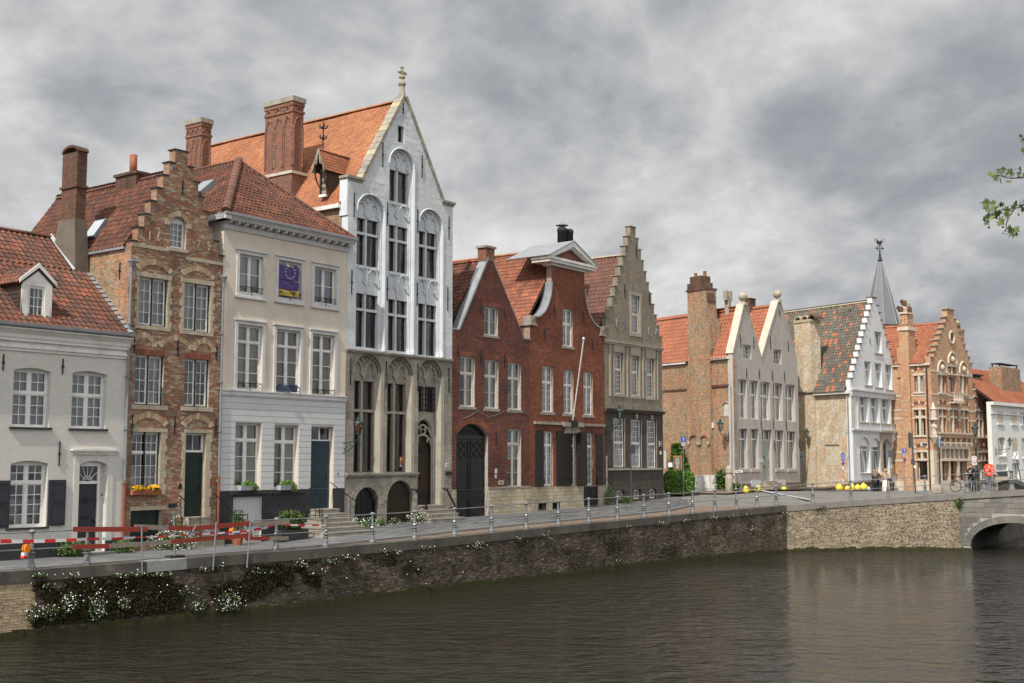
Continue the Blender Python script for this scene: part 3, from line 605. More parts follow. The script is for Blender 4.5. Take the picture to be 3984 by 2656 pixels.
# tile templates: tu 0..1 across, tv up the slope, tw out
def pan_template(kind):
    if kind=='flat': prof=[(0.03,.25),(.97,.25)]
    elif kind=='roman': prof=[(0,.9),(.10,1.0),(.22,.55),(.34,.15),(.62,.05),(.86,.2),(.97,.7)]
    else: prof=[(0,.75),(.12,1.0),(.27,.7),(.45,.15),(.66,0),(.85,.25),(.98,.7)]
    v=[];f=[];n=len(prof)
    for u,w_ in prof: v.append((u,-.06,w_+.55))
    for u,w_ in prof: v.append((u,1.04,w_+.05))
    for u,w_ in prof: v.append((u,-.06,w_-.25))
    for i in range(n-1): f.append((i,i+1,n+i+1,n+i)); f.append((2*n+i,2*n+i+1,i+1,i))
    return np.array(v,float),np.array(f)
TPL={k:pan_template(k) for k in('pan','flat','roman')}
_tm={}
def roof_face(b,roof,P3,mat,kind='pan',tw=.215,tl=.27,tick=.045,limit=0,loc=None,inset=0,wav=.012,jitter=1):
    """P3: corner points in building space, first two the eave from left to right seen from outside"""
    p=[Vector(q) for q in P3]; Uv=(p[1]-p[0]).normalized(); Nn=(p[1]-p[0]).cross(p[2]-p[1]).normalized()
    if Nn.z<0: Nn=-Nn
    Vv=Nn.cross(Uv).normalized()
    if Vv.z<0: Vv=-Vv
    o3=p[0]; uv=[((q-o3).dot(Uv),(q-o3).dot(Vv)) for q in p]
    m=MB(); k=len(p); top=[q-Nn*.01 for q in p]; bot=[q-Nn*.09 for q in p]; n=len(m.v); m.v+=[tuple(q) for q in top+bot]
    m.f+=[tuple(range(n,n+k)),tuple(range(n+2*k-1,n+k-1,-1))]+[(n+i,n+k+i,n+k+(i+1)%k,n+(i+1)%k) for i in range(k)]; m.t+=[0]*(k+2)
    und=m.build('roof_boards','underlay',roof)
    u0,u1=min(q[0] for q in uv),max(q[0] for q in uv); v0,v1=min(q[1] for q in uv),max(q[1] for q in uv)
    tiles=[]; v=v0-.03; row=0
    while v<v1-.03:
        iv=spans(uv,min(max(v+tl*.5,v0+.02),v1-.02))
        for a,c in iv:
            x=a-(tw*.5 if (kind=='flat' and row%2) else 0); nn=max(1,round((c-a)/tw)); t_=(c-a)/nn if kind!='flat' else tw
            while x<c-.02:
                tiles.append((x,v,t_ if kind!='flat' else min(t_,c-x))); x+=t_
        v+=tl; row+=1
    T=TPL[kind][0]; Ff=TPL[kind][1]; B3=np.array([Uv,Vv,Nn]); O3=np.array(o3)
    a=np.array(tiles); n=len(a)
    cen=O3+a[:,0:1]*B3[0]+a[:,1:2]*B3[1]
    wx=np.array([b.fr.wor(q[0]+(b.loc[0]),q[1]+b.loc[1]) for q in cen]); dist=wx[:,0]**2+wx[:,1]**2
    order=np.argsort(dist); one=order[:limit]; rest=order[limit:]
    sag=lambda aa: wav*np.sin(aa[:,0]*1.3+2)*np.sin(aa[:,1]*1.1+1)
    if limit:
        key=(kind,mat)
        if key not in _tm:
            me=bpy.data.meshes.new('roof_tile'); me.from_pydata([tuple(q) for q in T],[],[tuple(q) for q in Ff]); me.materials.append(M[mat]); _tm[key]=me
        me=_tm[key]; rot=Matrix((Uv,Vv,Nn)).transposed().to_4x4(); sg=sag(a)
        for i in one:
            o=bpy.data.objects.new('roof_tile',me); link(o,roof)
            o.matrix_local=Matrix.Translation(Vector(cen[i])+Nn*(sg[i]+uni(0,.006)*jitter))@rot@Matrix.Rotation(gau(0,.012*jitter),4,'Z')@Matrix.Diagonal((a[i,2],tl,tick,1))
    if len(rest):
        r=a[rest]; c=cen[rest]; nr=len(r)
        tt=np.repeat(T[None],nr,0).copy(); ang=RNG.normal(0,.012*jitter,nr)[:,None]
        tu=tt[:,:,0]*r[:,2:3]; tv=tt[:,:,1]*tl; tw_=tt[:,:,2]*tick+(sag(r)+RNG.uniform(0,.007,nr)*jitter)[:,None]
        tu2=tu-ang*tv; tv2=tv+ang*tu
        V=c[:,None,:]+tu2[...,None]*B3[0]+tv2[...,None]*B3[1]+tw_[...,None]*B3[2]
        f=(Ff[None]+len(T)*np.arange(nr)[:,None,None]).reshape(-1,4)
        np_mesh('roof_tiles',V.reshape(-1,3),f,np.repeat(RNG.random(nr),len(Ff)),mat,roof,True)
    return Uv,Vv,Nn
def ridge(b,roof,p0,p1,mat,r=.11,step=.36,name='ridge_tile'):
    p0,p1=Vector(p0),Vector(p1); d=p1-p0; Ln=d.length; n=max(1,int(Ln/step)); d.normalize()
    key=('ridge',mat,r)
    if key not in _tm:
        m=MB(); s=6
        for e,x in((0,0),(1,1.06)):
            rr=r*(1 if e==0 else .92)
            for i in range(s+1): a=PI*i/s; m.v.append((x,-rr*cos(a),rr*sin(a)*.9))
        for i in range(s): m.f.append((i,i+1,s+2+i,s+1+i)); m.t.append(0)
        m.f.append(tuple(range(s,-1,-1))); m.t.append(0)
        _tm[key]=shared(name,m,mat)
    q=d.to_track_quat('X','Z')
    for i in range(n):
        o=bpy.data.objects.new(name,_tm[key]); link(o,roof); o.location=p0+d*(Ln*i/n); o.rotation_mode='QUATERNION'; o.rotation_quaternion=q; o.scale=(Ln/n,1,1)
def steps_gable(W,zs,zt,n,tw,x0=0):
    """stepped outline from shoulder zs to top zt with n steps each side; returns outline points left->right and cap rects"""
    dz=(zt-zs)/n; dx=(W-tw)/2/n; pts=[]; caps=[]
    x=0
    L_=[(0,zs)]
    for i in range(n):
        caps.append((x-.06,x+dx,zs+dz*i)); x+=dx; L_+= [(x,zs+dz*i),(x,zs+dz*(i+1))]
    Rt=[(W-a,z) for a,z in L_]
    caps+= [(W-c1,W-c0,z) for c0,c1,z in caps]; caps.append((x-.06,W-x+.06,zt))
    return [(x0+a,z) for a,z in L_],[(x0+a,z) for a,z in Rt],[(x0+a,x0+c,z) for a,c,z in caps]
def caps_build(b,caps,mat,h=.05,y0=-.06,y1=.42):
    for a,c,z in caps: b.add(MB().box(a,c-.004,y0,y1,z+.002,z+h),'coping_slab',mat)
def anchor(b,cr,x,y0,y1):
    xx=b.X(cr(x,(y0+y1)/2)); z0,z1=b.Z(cr(x,y1)),b.Z(cr(x,y0)); m=MB(); zm=(z0+z1)/2
    m.box(xx-.018,xx+.018,-.05,-.014,z0,z1); m.box(xx-.04,xx+.04,-.065,-.012,zm-.05,zm+.03); b.add(m,'wall_anchor','iron')
def building(name,label,u0,z0,ang=None,origin=None,cat='house'):
    if ang is None: ang=atan2(.8,.6)
    ox,oy=origin if origin else (-19+.6*u0,40+.8*u0)
    e=empty(name,(ox,oy,z0),ang,label,cat); return Ctx(e,Fr(ox,oy,ang,z0))
def box_chimney(b,parent,x0,x1,y0,y1,z0,z1,mat,cap=.06,capm='chim_old',bands=(),name='chimney'):
    m=MB().box(x0,x1,y0,y1,z0,z1); 
    for z in bands: m.box(x0-.05,x1+.05,y0-.05,y1+.05,z,z+.09)
    o=m.build(name,mat,parent,loc=b.loc if parent is b.e else (0,0,0),rz=b.rz if parent is b.e else 0)
    MB().box(x0-cap,x1+cap,y0-cap,y1+cap,z1+.001,z1+.10).build('chimney_cap',capm,o) if parent is b.e else None
    return o
def pot(parent,x,y,z,r,h,mat='terracotta',top=True):
    m=MB().lathe([(r*1.05,0),(r,.05),(r*.85,h*.9),(r*.95,h*.93),(r*.95,h),(r*.7,h)],x,y,12,z); m.build('chimney_pot',mat,parent,True)
def text(parent,s,loc,size,mat,rz=0,ext=.004,rx=PI/2,name='lettering',align='CENTER',sx=1):
    c=bpy.data.curves.new(name,'FONT'); c.body=s; c.size=size; c.extrude=ext; c.align_x=align; c.align_y='CENTER'; c.materials.append(M[mat]); c.resolution_u=3
    t_=bpy.data.objects.new('t',c); COL.objects.link(t_); dg=bpy.context.evaluated_depsgraph_get(); me=bpy.data.meshes.new_from_object(t_.evaluated_get(dg)); bpy.data.objects.remove(t_)
    me.materials.clear(); me.materials.append(M[mat]); o=bpy.data.objects.new(name,me); link(o,parent); o.location=loc; o.rotation_euler=(rx,0,rz); o.scale=(sx,1,1)
    return o
def hit(b,p,P0,n):
    d=ray(p); o=b.fr.loc(0,0); o3=Vector((o[0],o[1],CAM-b.fr.z0)); dl=Vector((d[0]*b.fr.c+d[1]*b.fr.s,-d[0]*b.fr.s+d[1]*b.fr.c,d[2]))
    n=Vector(n); t=(Vector(P0)-o3).dot(n)/dl.dot(n); return o3+dl*t
def pl3(a,b_,c): return (Vector(b_)-Vector(a)).cross(Vector(c)-Vector(a)).normalized()
def steps_to_door(b,x0,x1,ztop,n,zb,depth,mat='stone_grey',over=.12,run=.28):
    h=(ztop-zb)/n
    for i in range(n):
        zt=ztop-h*i; yy=-(depth+run*i); m=MB()
        m.box(x0-over*i*1.3,x1+over*i*1.3,yy,-.002,zt-h if i<n-1 else zb-.3,zt-.05).box(x0-over*i*1.3-.03,x1+over*i*1.3+.03,yy-.03,-.003,zt-.049,zt)
        b.add(m,'doorstep',mat)
def panel_door(b,r,mat,rev=.2,n=1,panels=((.05,.45),(.5,.95)),name='door',handle=True,arch=0,hw='iron'):
    x0,x1,z0,z1=r; m=MB(); y=rev; m.prism(opening(x0+.002,x1-.002,z0,z1-.002,arch),y,y+.06)
    w_=(x1-x0)/n
    for i in range(n):
        a,c=x0+w_*i,x0+w_*(i+1)
        if n>1: m.box(c-.012,c+.012,y-.012,y,z0,z1-arch*.3) if i<n-1 else None
        for p0,p1 in panels:
            za,zb=z0+(z1-z0)*p0,z0+(z1-z0)*p1; s=.10*w_+.02
            for q in((a+s,a+s+.03,za,zb),(c-s-.03,c-s,za,zb),(a+s+.03,c-s-.03,za,za+.03),(a+s+.03,c-s-.03,zb-.03,zb)): m.box(q[0],q[1],y-.014,y-.001,q[2],q[3])
    o=b.add(m,name,mat)
    if handle: MB().box(x1-.16*w_,x1-.16*w_+.03,y-.06,y-.015,z0+(z1-z0)*.42,z0+(z1-z0)*.42+.12).build('handle',hw,o)
    return o
def drain(b,x,ztop,zbot,mat='pipe',r=.05,y=-.09,hopper=True,split=None):
    m=MB().tube([(x,y,ztop),(x,y,split if split else zbot)],r,8)
    for z in np.arange(zbot+.6,ztop-.3,2.0): m.box(x-.075,x+.075,y-.06,-.0,z,z+.05)
    o=b.add(m,'drainpipe',mat,smooth=False)
    if hopper: MB().lathe([(.05,-.02),(.06,.0),(.12,.16),(.15,.2),(.15,.26),(.12,.26)],x,y,8,ztop).build('hopper',mat,o)
    if split: MB().tube([(x,y,split-.002),(x,y,zbot)],r*1.15,8).build('lower_pipe','pipe_orange',o)
def tracery(b,x0,x1,zb,zt,y,mat,rnd=True,r=.05,name='tracery'):
    m=MB(); w_=x1-x0; h=zt-zb; cx=(x0+x1)/2
    def lancet(a,c,z0,z1,cusps=True,rr=r):
        wd=(c-a)/2; mx=(a+c)/2; pts=[]
        for i in range(9): t=i/8; pts.append((a+wd*(1-cos(t*PI/2)),y,z0+(z1-z0)*sin(t*PI/2)))
        pts2=[(2*mx-q[0],q[1],q[2]) for q in pts]; m.tube(pts,rr,5); m.tube(pts2,rr,5)
        if cusps:
            for sgn in(-1,1):
                e=mx+sgn*wd; cxx=mx+sgn*wd*.12; cz=z0+(z1-z0)*.30; q=[]
                for i in range(7): t=i/6*PI*.62; q.append((mx+sgn*wd*(.82-.25*sin(t)),y+.005,cz-.15*(z1-z0)+(z1-z0)*.6*t/(PI*.62)))
                m.tube(q,rr*.7,4); m.tube([(e-sgn*.02,y,z0+.02),(mx+sgn*wd*.55,y,cz-.08*(z1-z0)),(mx+sgn*wd*.42,y,cz+.02)],rr*.7,4)
                m.tube([(e-sgn*.02,y,z0+(z1-z0)*.42),(mx+sgn*wd*.62,y,cz-.02*(z1-z0)),(mx+sgn*wd*.42,y,cz+.02)],rr*.6,4)
    if rnd:
        zs=zt-w_/2
        m.tube([(q[0],y,q[1]) for q in arc(x0,x1,zt,w_/2*.999,12)],r*1.2,5)
        lz=zs-(zs-zb)*.25
        m.tube([(cx,y,zb),(cx,y,zs-.05)],r,5)
        for s in(-1,1):
            m.tube([(cx,y,zs-.05),(cx+s*w_*.06,y,zs+w_*.12),(cx+s*w_*.17,y,zs+w_*.27),(cx+s*w_*.25,y,zs+w_*.42)],r,5)
        lancet(x0+.02,cx,zs-.12*w_,zs+.30*w_); lancet(cx,x1-.02,zs-.12*w_,zs+.30*w_)
        m.tube([(cx-w_*.12,y,zs+w_*.40),(cx,y,zs+w_*.30),(cx+w_*.12,y,zs+w_*.40)],r*.8,4)
    else:
        m.box(x0,x1,y-.03,y+.02,zt-.05,zt); m.tube([(cx,y,zb),(cx,y,zt)],r,5)
        lancet(x0,cx,zt-h*.75,zt-.03); lancet(cx,x1,zt-h*.75,zt-.03)
    return b.add(m,name,mat)
# ================================================================ the ground line of the house fronts
# ---------------------------------------------------------------- house 1: painted white brick
b=b1=building('white_house','low white painted brick house with slate grey shutters, at the left end of the row',-1.0,1.88)
W=8.275
z_g=b.Z(A(905,1388),-.42); zf=b.Z(B(865,170)); 
w1=b.rect(B,88,338,228,630); w2=b.rect(B,487,718,250,640); w3=b.rect(B,65,318,857,1308); dr=b.rect(B,533,718,857,1415); dr=(dr[0],dr[1],.12,dr[3])
for r,c in((w1,'sheer'),(w2,'sheer'),(w3,'half')):
    window(b,r,rise=.10,rev=.2,leaves=2,cols=2,rows=(2,3) if r is not w3 else (2,4),split=(2,3) if r is not w3 else (1.25,2.9),fw=.07,mull=.12,tr=.10,sill=(.1,.07,.08,'plinth_dark') ,curt=c,bar=.028)
b.holes.append(opening(dr[0],dr[1],dr[2],dr[3],.14))
# door with fanlight
fx0,fx1=dr[0],b.X(B(690,1000)); zt=b.Z(B(610,1003)); 
panel_door(b,(fx0+.05,fx1-.05,dr[2],zt-.06),'slate_paint',rev=.22,panels=())
m=MB(); 
for zz_ in(.33,.36,.72,.75):
    for k in range(9): xx=fx0+.12+(fx1-fx0-.24)*k/8; zq=dr[2]+(zt-dr[2])*zz_; m.box(xx-.018,xx+.018,.19,.219,zq-.018,zq+.018)
b.add(m,'door_studs','slate_paint')['kind']='stuff'; 
xc=(fx0+fx1)/2
b.add(MB().box(xc-.07,xc+.07,.195,.219,dr[2]+1.75,dr[2]+2.0),'door_grille','iron'); b.add(MB().prism([(xc-.22,dr[2]+1.25),(xc-.1,dr[2]+1.19),(xc+.1,dr[2]+1.19),(xc+.22,dr[2]+1.25),(xc+.1,dr[2]+1.31),(xc-.1,dr[2]+1.31)],.195,.2195),'letter_flap','iron')
m=MB().box(fx0+.001,fx0+.06,.16,.3,dr[2],dr[3]).box(fx1-.06,fx1+.02,.16,.3,dr[2],dr[3]).box(fx0+.06,fx1-.06,.17,.29,zt-.06,zt+.03).box(fx0+.06,fx1-.06,.17,.29,dr[3]-.2,dr[3])
cz=zt+.03
for k in range(7):
    a=PI*k/6; m.tube([(xc+.08*cos(a),.22,cz+.08*sin(a)),(xc+.46*cos(a),.22,cz+min(.55,.62*sin(a)+.02))],.014,4)
m.tube([(xc+.2*cos(PI*k/12),.22,cz+.2*sin(PI*k/12)) for k in range(13)],.014,4)
o=b.add(m,'fanlight','frame_white'); MB().q([(fx0+.05,.24,zt),(fx1-.05,.24,zt),(fx1-.05,.24,dr[3]-.1),(fx0+.05,.24,dr[3]-.1)]).build('pane','glass_dark',o)
b.add(MB().box(fx1+.02,dr[1]+.001,.23,.34,dr[2],dr[3]),'door_jamb','render_white')
# door hood and pilasters
hx0,hx1=b.X(B(492,790)),b.X(B(778,800)); hz=b.Z(B(640,815)); 
m=MB(); 
for i,(o_,h_) in enumerate(((.0,.07),(.04,.06),(.09,.05))): z=hz+sum((.07,.06,.05)[:i]); m.prism([(hx0-o_,z)]+[(hx1+o_,z)]+[(q[0],q[1]) for q in arc(hx0-o_,hx1+o_,z+h_+.05,.05,8)],-.06-o_,.0)
b.add(m,'door_hood','trim_white')
b.add(MB().box(dr[1]+.02,dr[1]+.26,-.03,0,.5,hz),'door_pilaster','render_white'); b.add(MB().box(dr[0]-.25,dr[0]-.03,-.03,0,.5,hz),'door_pilaster','render_white')
fac1=[(.004,-.3),(W,-.3),(W,zf),(.004,zf)]
facade(b,fac1,'render_white')
b.add(MB().box(0,dr[0]-.02,-.025,-.001,-.25,b.Z(B(420,1400))).box(dr[1]+.02,W,-.025,-.001,-.25,b.Z(B(800,1385))),'plinth','plinth_dark')
b.add(MB().box(dr[0]-.15,dr[1]+.6,-.35,-.026,-.2,.1),'doorstep','bluestone')
for x,y0,y1 in((20,135,245),(423,165,270),(400,725,893)): anchor(b,B,x,y0,y1)
# shutters
for xa,xb in((b.X(B(320,1150)),b.X(B(436,1150))),(w3[0]-.06-1.05,w3[0]-.02)):
    m=MB().box(xa,xb,-.075,-.03,w3[2]+.02,w3[3]-.68); zb_,zt_=w3[2]+.02,w3[3]-.68
    for p0,p1 in((.06,.50),(.55,.94)):
        za,zc=zb_+(zt_-zb_)*p0,zb_+(zt_-zb_)*p1
        for q in((xa+.08,xa+.11,za,zc),(xb-.11,xb-.08,za,zc),(xa+.11,xb-.11,za,za+.03),(xa+.11,xb-.11,zc-.03,zc)): m.box(q[0],q[1],-.088,-.076,q[2],q[3])
    s=b.add(m,'shutter','slate_paint')
text(b.e,'20',(b.X(B(730,1105)),-.012,b.Z(B(730,1105))),.16,'ink',ext=.003); b.add(MB().box(b.X(B(719,1105)),b.X(B(741,1105)),-.010,-.001,b.Z(B(730,1118)),b.Z(B(730,1094))),'number_plate','sign_white')
b.add(MB().box(b.X(B(684,1087)),b.X(B(694,1087)),-.02,-.001,b.Z(B(690,1094)),b.Z(B(690,1080))),'doorbell','iron')
# cornice
m=MB(); zc0=zf; 
m.box(.003,W,-.05,.3,zc0,zc0+.10).box(.003,W,-.10,.3,zc0+.101,zc0+.17).box(.003,W,-.04,.3,zc0+.171,z_g-.62).box(.003,W,-.12,.3,z_g-.62,z_g-.55)
b.add(m,'frieze','trim_white')
m=MB(); pr=[(-.12,z_g-.55),(-.16,z_g-.48),(-.17,z_g-.38),(-.28,z_g-.26),(-.34,z_g-.22),(-.36,z_g-.17),(.3,z_g-.17),(.3,z_g-.55)]
m.prismx(pr,.003,W); b.add(m,'cornice','trim_white')
m=MB().prismx([(-.30,z_g-.169),(-.42,z_g-.10),(-.43,z_g),(-.40,z_g),(-.39,z_g-.08),(-.2,z_g-.14)],.003,W+.03); b.add(m,'gutter','zinc')
# roof: slope toward the quay
ver_b=b.fr.fx(A(838,1372),W); ver_t=b.fr.fx(A(562,985),W); sl=(ver_t[1]-ver_b[1])/(ver_t[0]-ver_b[0])
sl=max(.75,min(1.6,sl)); ye,ze=-.32,z_g-.06
pn=Vector((0,-sl,1)).normalized(); rt=hit(b,A(370,745),(0,ye,ze),pn); yr,zr=rt.y,rt.z
cc=hit(b,A(512,975),(0,ye,ze),pn)                # chimney foot on the roof
rf=b.add(MB().box(.1,W-.1,yr-.02,yr+.02,zr-.4,zr-.12),'roof','underlay')
chx=min(W-.45,cc.x)
roof_face(b,rf,[(.0,ye,ze),(W-.02,ye,ze),(W-.02,cc.y,cc.z),(chx,cc.y,cc.z),(chx,yr,zr),(.0,yr,zr)],'tile_b1','pan',.24,.29,.055,limit=300)
ridge(b,rf,(0,yr,zr+.02),(chx,yr,zr+.02),'tile_b1',.12,.38)
m=MB()
for k in range(14):
    t0,t1=k/14,(k+1)/14
    for (xa,ya,za),(xb,yb,zb_) in ((((W-.10,ye,ze)),((W-.10,cc.y,cc.z))),):
        p=Vector((xa,ya+(yb-ya)*t0,za+(zb_-za)*t0)); q=Vector((xa,ya+(yb-ya)*t1+.05,za+(zb_-za)*t1+.02)); m.q([p+Vector((-.13,0,.09)),p+Vector((.12,0,.13)),q+Vector((.12,0,.09)),q+Vector((-.13,0,.06))])
    p=Vector((chx,cc.y+(yr-cc.y)*t0,cc.z+(zr-cc.z)*t0)); q=Vector((chx,cc.y+(yr-cc.y)*t1,cc.z+(zr-cc.z)*t1)); m.q([p+Vector((-.10,0,.08)),p+Vector((.02,0,.2)),q+Vector((.02,0,.2)),q+Vector((-.10,0,.08))])
m.build('lead_flashing','zinc',rf)
yb_=2*yr-ye
MB().prismx([(yr+.03,zr-.02),(yb_,ze),(yb_,ze-.1),(yr+.03,zr-.15)],.0,W-.02).build('rear_slope','underlay',rf)
body(b,W,yb_-.1,z_g-.2,'render_white')
for xx in(.004,W-.3):
    b.add(MB().prismx([(.36,z_g-.2),(yb_-.35,z_g-.2),(yr,zr-.2)],xx,xx+.29),'gable_wall','b8_brick')
# dormer
yd=.05
dx0,dx1=b.X(A(147,1180),yd),b.X(A(352,1180),yd); dz0,dz1=b.Z(A(250,1318),yd),b.Z(A(258,1035),yd); dzt=b.Z(A(263,950),yd); xm=(dx0+dx1)/2
do=b.add(MB().box(dx0,dx1,yd+.02,yd+.1,dz0-.1,dz0+.12),'dormer','trim_white')
wr=b.rect(A,190,305,1068,1282,yd)
class Sub(Ctx):
    def __init__(s,b,par): Ctx.__init__(s,b.e,b.fr,b.loc,b.rz); s.par=par
    def add(s,mb,name,mat,parent=None,smooth=False,tint=False): return mb.build(name,mat,parent or s.e,smooth,s.loc,s.rz,tint)
m=MB(); m.slab([(dx0,dz0),(dx1,dz0),(dx1,dz1),(xm,dzt),(dx0,dz1)],[opening(*wr)],yd,yd+.08); m.build('dormer_front','trim_white',do)
b.holes=[]; window(b,wr,rev=yd+.03,cols=3,leaves=1,rows=(3,),mat='frame_white',curt='right',hole=False,bar=.025,name='dormer_window')
def ysurf(z): return ye+(z-ze)/sl
for sx,xx in((-1,dx0),(1,dx1-.06)):
    MB().prismx([(yd+.081,dz0+.1),(ysurf(dz0+.1)+.05,dz0+.1),(ysurf(dz1)+.1,dz1-.02),(yd+.081,dz1-.02)],xx,xx+.06).build('dormer_cheek','wood_dark',do)
for k in range(9):
    z=dz0+.15+(dz1-dz0-.2)*k/9; MB().box(dx0-.02,dx0-.001,yd+.1,ysurf(z)+.05,z,z+.10).build('plank','wood_dark',do)
yt=ysurf(dzt)
for sx in(-1,1):
    xo=dx0-.14 if sx<0 else dx1+.14; zo=dz1-.10
    P4=[(xo,yd-.02,zo),(xo,ysurf(zo),zo),(xm,yt,dzt+.04),(xm,yd-.02,dzt+.04)]
    if sx<0: P4=[P4[1],P4[0],P4[3],P4[2]]
    roof_face(b,do,P4,'tile_b1','pan',.2,.25,.05,limit=0)
    MB().prism([(xo,zo-.02),(xo,zo+.12),(xm,dzt+.2),(xm,dzt+.04)] if sx<0 else [(xo,zo-.02),(xm,dzt+.04),(xm,dzt+.2),(xo,zo+.12)],yd-.07,yd-.022).build('bargeboard','trim_white',do)
# big weathered chimney of house 1
cy=cc.y; x_l=chx
xt_l=b.X(A(525,300),cy); x_r=b.X(A(592,300),cy); zt_=b.Z(A(525,150),cy); zsh=b.Z(A(525,610),cy)
dch=1.1
m=MB(); m.v+= [(x_l,cy,cc.z-.3),(W-.02,cy,cc.z-.3),(W-.02,cy+1.9,cc.z-.3),(x_l,cy+1.9,cc.z-.3),(xt_l-.05,cy+.0,zsh),(x_r+.05,cy+.0,zsh),(x_r+.05,cy+dch,zsh),(xt_l-.05,cy+dch,zsh)]
m.f+=[(0,3,2,1),(4,5,6,7),(0,1,5,4),(1,2,6,5),(2,3,7,6),(3,0,4,7)]; m.t+=[0]*6
ch=b.add(m,'chimney','chim_render',b.e)
MB().box(xt_l,x_r,cy+.03,cy+dch-.05,zsh+.001,zt_).box(xt_l-.06,x_r+.06,cy-.03,cy+dch+.01,zsh+(zt_-zsh)*.47,zsh+(zt_-zsh)*.47+.10).build('chimney_shaft','chim_old',ch)
m=MB(); n=8
for i in range(n):
    a0,a1=PI*i/n,PI*(i+1)/n; c0,c1=cos(a0),cos(a1); hw=(dch-.08)/2; ym=cy+.03+hw
    m.prismx([(ym-hw*c0,zt_+.22*sin(a0)),(ym-hw*c1,zt_+.22*sin(a1)),(ym-hw*c1*1.12,zt_+.04+.28*sin(a1)),(ym-hw*c0*1.12,zt_+.04+.28*sin(a0))],xt_l-.03,x_r+.03)
m.build('chimney_hood','chim_old',ch)
# ---------------------------------------------------------------- house 2: narrow stepped brick gable
b=b2=building('stepped_brick_house','narrow mottled brick house with stepped gable, green window frames and yellow pansy boxes',7.28,1.88)
W=4.465
zsh=b.Z(A(850,752)); ztop=b.Z(A(1210,148)); Lp,Rp,caps=steps_gable(W,zsh,ztop,7,.62)
att=b.rect(A,1152,1262,572,812); t3=[b.rect(A,940,1135,1012,1338),b.rect(A,1245,1425,1052,1375)]; t2=[b.rect(B,912,1108,142,480),b.rect(B,1248,1416,168,492)]
g1=b.rect(B,890,1083,662,1062); dr=b.rect(B,1250,1390,668,1236); cel=b.rect(B,882,1090,1192,1430)
window(b,att,rise=.55,rev=.16,leaves=1,cols=3,rows=(4,),mat='frame_white',curt='sheer',sill=(.12,.14,.05,'stone_sill'))
for i,r in enumerate(t3): window(b,r,rev=.14,leaves=2,cols=2,rows=(4,),mat='frame_white',fw=.06,mull=.10,curt='sheer',bar=.022)
for i,r in enumerate(t2): window(b,r,rev=.14,leaves=2,cols=2,rows=(4,),mat='frame_white',fw=.06,mull=.10,curt='right' if i==0 else None,bar=.022)
window(b,g1,rev=.14,leaves=1,cols=5,rows=(2,3),split=(1.15,2.2),mat='frame_white',curt='half',bar=.022,tr=.06)
for r in t3+t2+[g1]: b.add(MB().box(r[0]+.001,r[0]+.035,.09,.139,r[2],r[3]).box(r[1]-.035,r[1]-.001,.09,.139,r[2],r[3]).box(r[0]+.036,r[1]-.036,.09,.139,r[2]+.001,r[2]+.04).box((r[0]+r[1])/2-.03,(r[0]+r[1])/2+.03,.10,.139,r[2]+.04,r[3]-.01),'window_casing','green_paint')
b.holes.append(opening(*dr)); b.holes.append(opening(*cel))
ztr=b.Z(B(1320,800)); window(b,(dr[0],dr[1],ztr,dr[3]),rev=.18,leaves=1,cols=2,rows=(1,),mat='frame_white',curt=None,hole=False,glass='glass_dark',name='transom_window')
panel_door(b,(dr[0],dr[1],dr[2],ztr-.01),'green_paint',rev=.2,panels=((.05,.3),(.35,.95)))
panel_door(b,cel,'green_paint',rev=.16,n=2,panels=((.05,.5),(.55,.95)),name='cellar_door')
outer=[(.004,-.3),(W,-.3)]+[(min(x,W),z) for x,z in Rp]+[(max(.004,x),z) for x,z in Lp[::-1]]
for x,y,c in((1013,732,'1'),(1075,735,'6'),(1343,787,'7'),(1414,802,'9')): text(b.e,c,(b.X(A(x,y)),-.03,b.Z(A(x,y))),.55,'mortar_b2',ext=.012,sx=.6,name='date_numeral')
b.add(MB().box(-.006,.004,-.012,.36,5,zsh),'corner_bricks','step_brick')
facade(b,outer,'mortar_b2',brick='brick_b2',Lb=.215,Hb=.0775,jt=.013,limit=300)
caps_build(b,caps,'plinth_dark',h=.045)
for i in range(1,len(Lp)-1,2):
    for s_ in(-1,1):
        x=Lp[i][0] if s_<0 else W-Lp[i][0]; b.add(MB().box(x-.006,x+.006,-.012,.35,Lp[i][1],Lp[i+1][1]-.002),'step_side','step_brick')
for r in t3:
    b.each(MB().box(r[0]-.16,r[1]+.16,-.045,.03,r[3]+.001,r[3]+.17).box(r[0]-.16,r[1]+.16,-.05,.03,r[2]-.15,r[2]-.001),'stone_band','stone_sill')
    m=MB()
    for k in range(8): z=r[2]+(r[3]-r[2])*k/8; e=.12 if k%2 else .20; m.box(r[0]-e,r[0]-.002,-.035,.03,z+.004,z+(r[3]-r[2])/8-.004); m.box(r[1]+.002,r[1]+e,-.035,.03,z+.004,z+(r[3]-r[2])/8-.004)
    b.each(m,'quoin_stone','stone_sill')
    voussoir_arch(b,r[0]-.05,r[1]+.05,r[3]+.22,.30,.20,'brick_arch_pale',n=13,stones=(0,6,12),y=-.03)
for i,r in enumerate(t2):
    flat_arch(b,r[0]-.04,r[1]+.04,r[3]+.003,.22,'brick_arch',pr=.028)
    b.each(MB().box(r[0]-.14,r[1]+.22,-.05,.03,r[2]-.17,r[2]-.001),'stone_band','stone_sill')
xa,xb=t2[0],t2[1]
for x0,x1 in((xa[0]-.02,xa[0]+.75),(xa[1]-.15,xb[0]+.2),(xb[0]+.5,xb[1]+.1)):
    voussoir_arch(b,x0,x1,xa[3]+.32,min(.34,(x1-x0)/2*.9),.20,'brick_arch_pale',n=11,stones=(0,5,10),y=-.03)
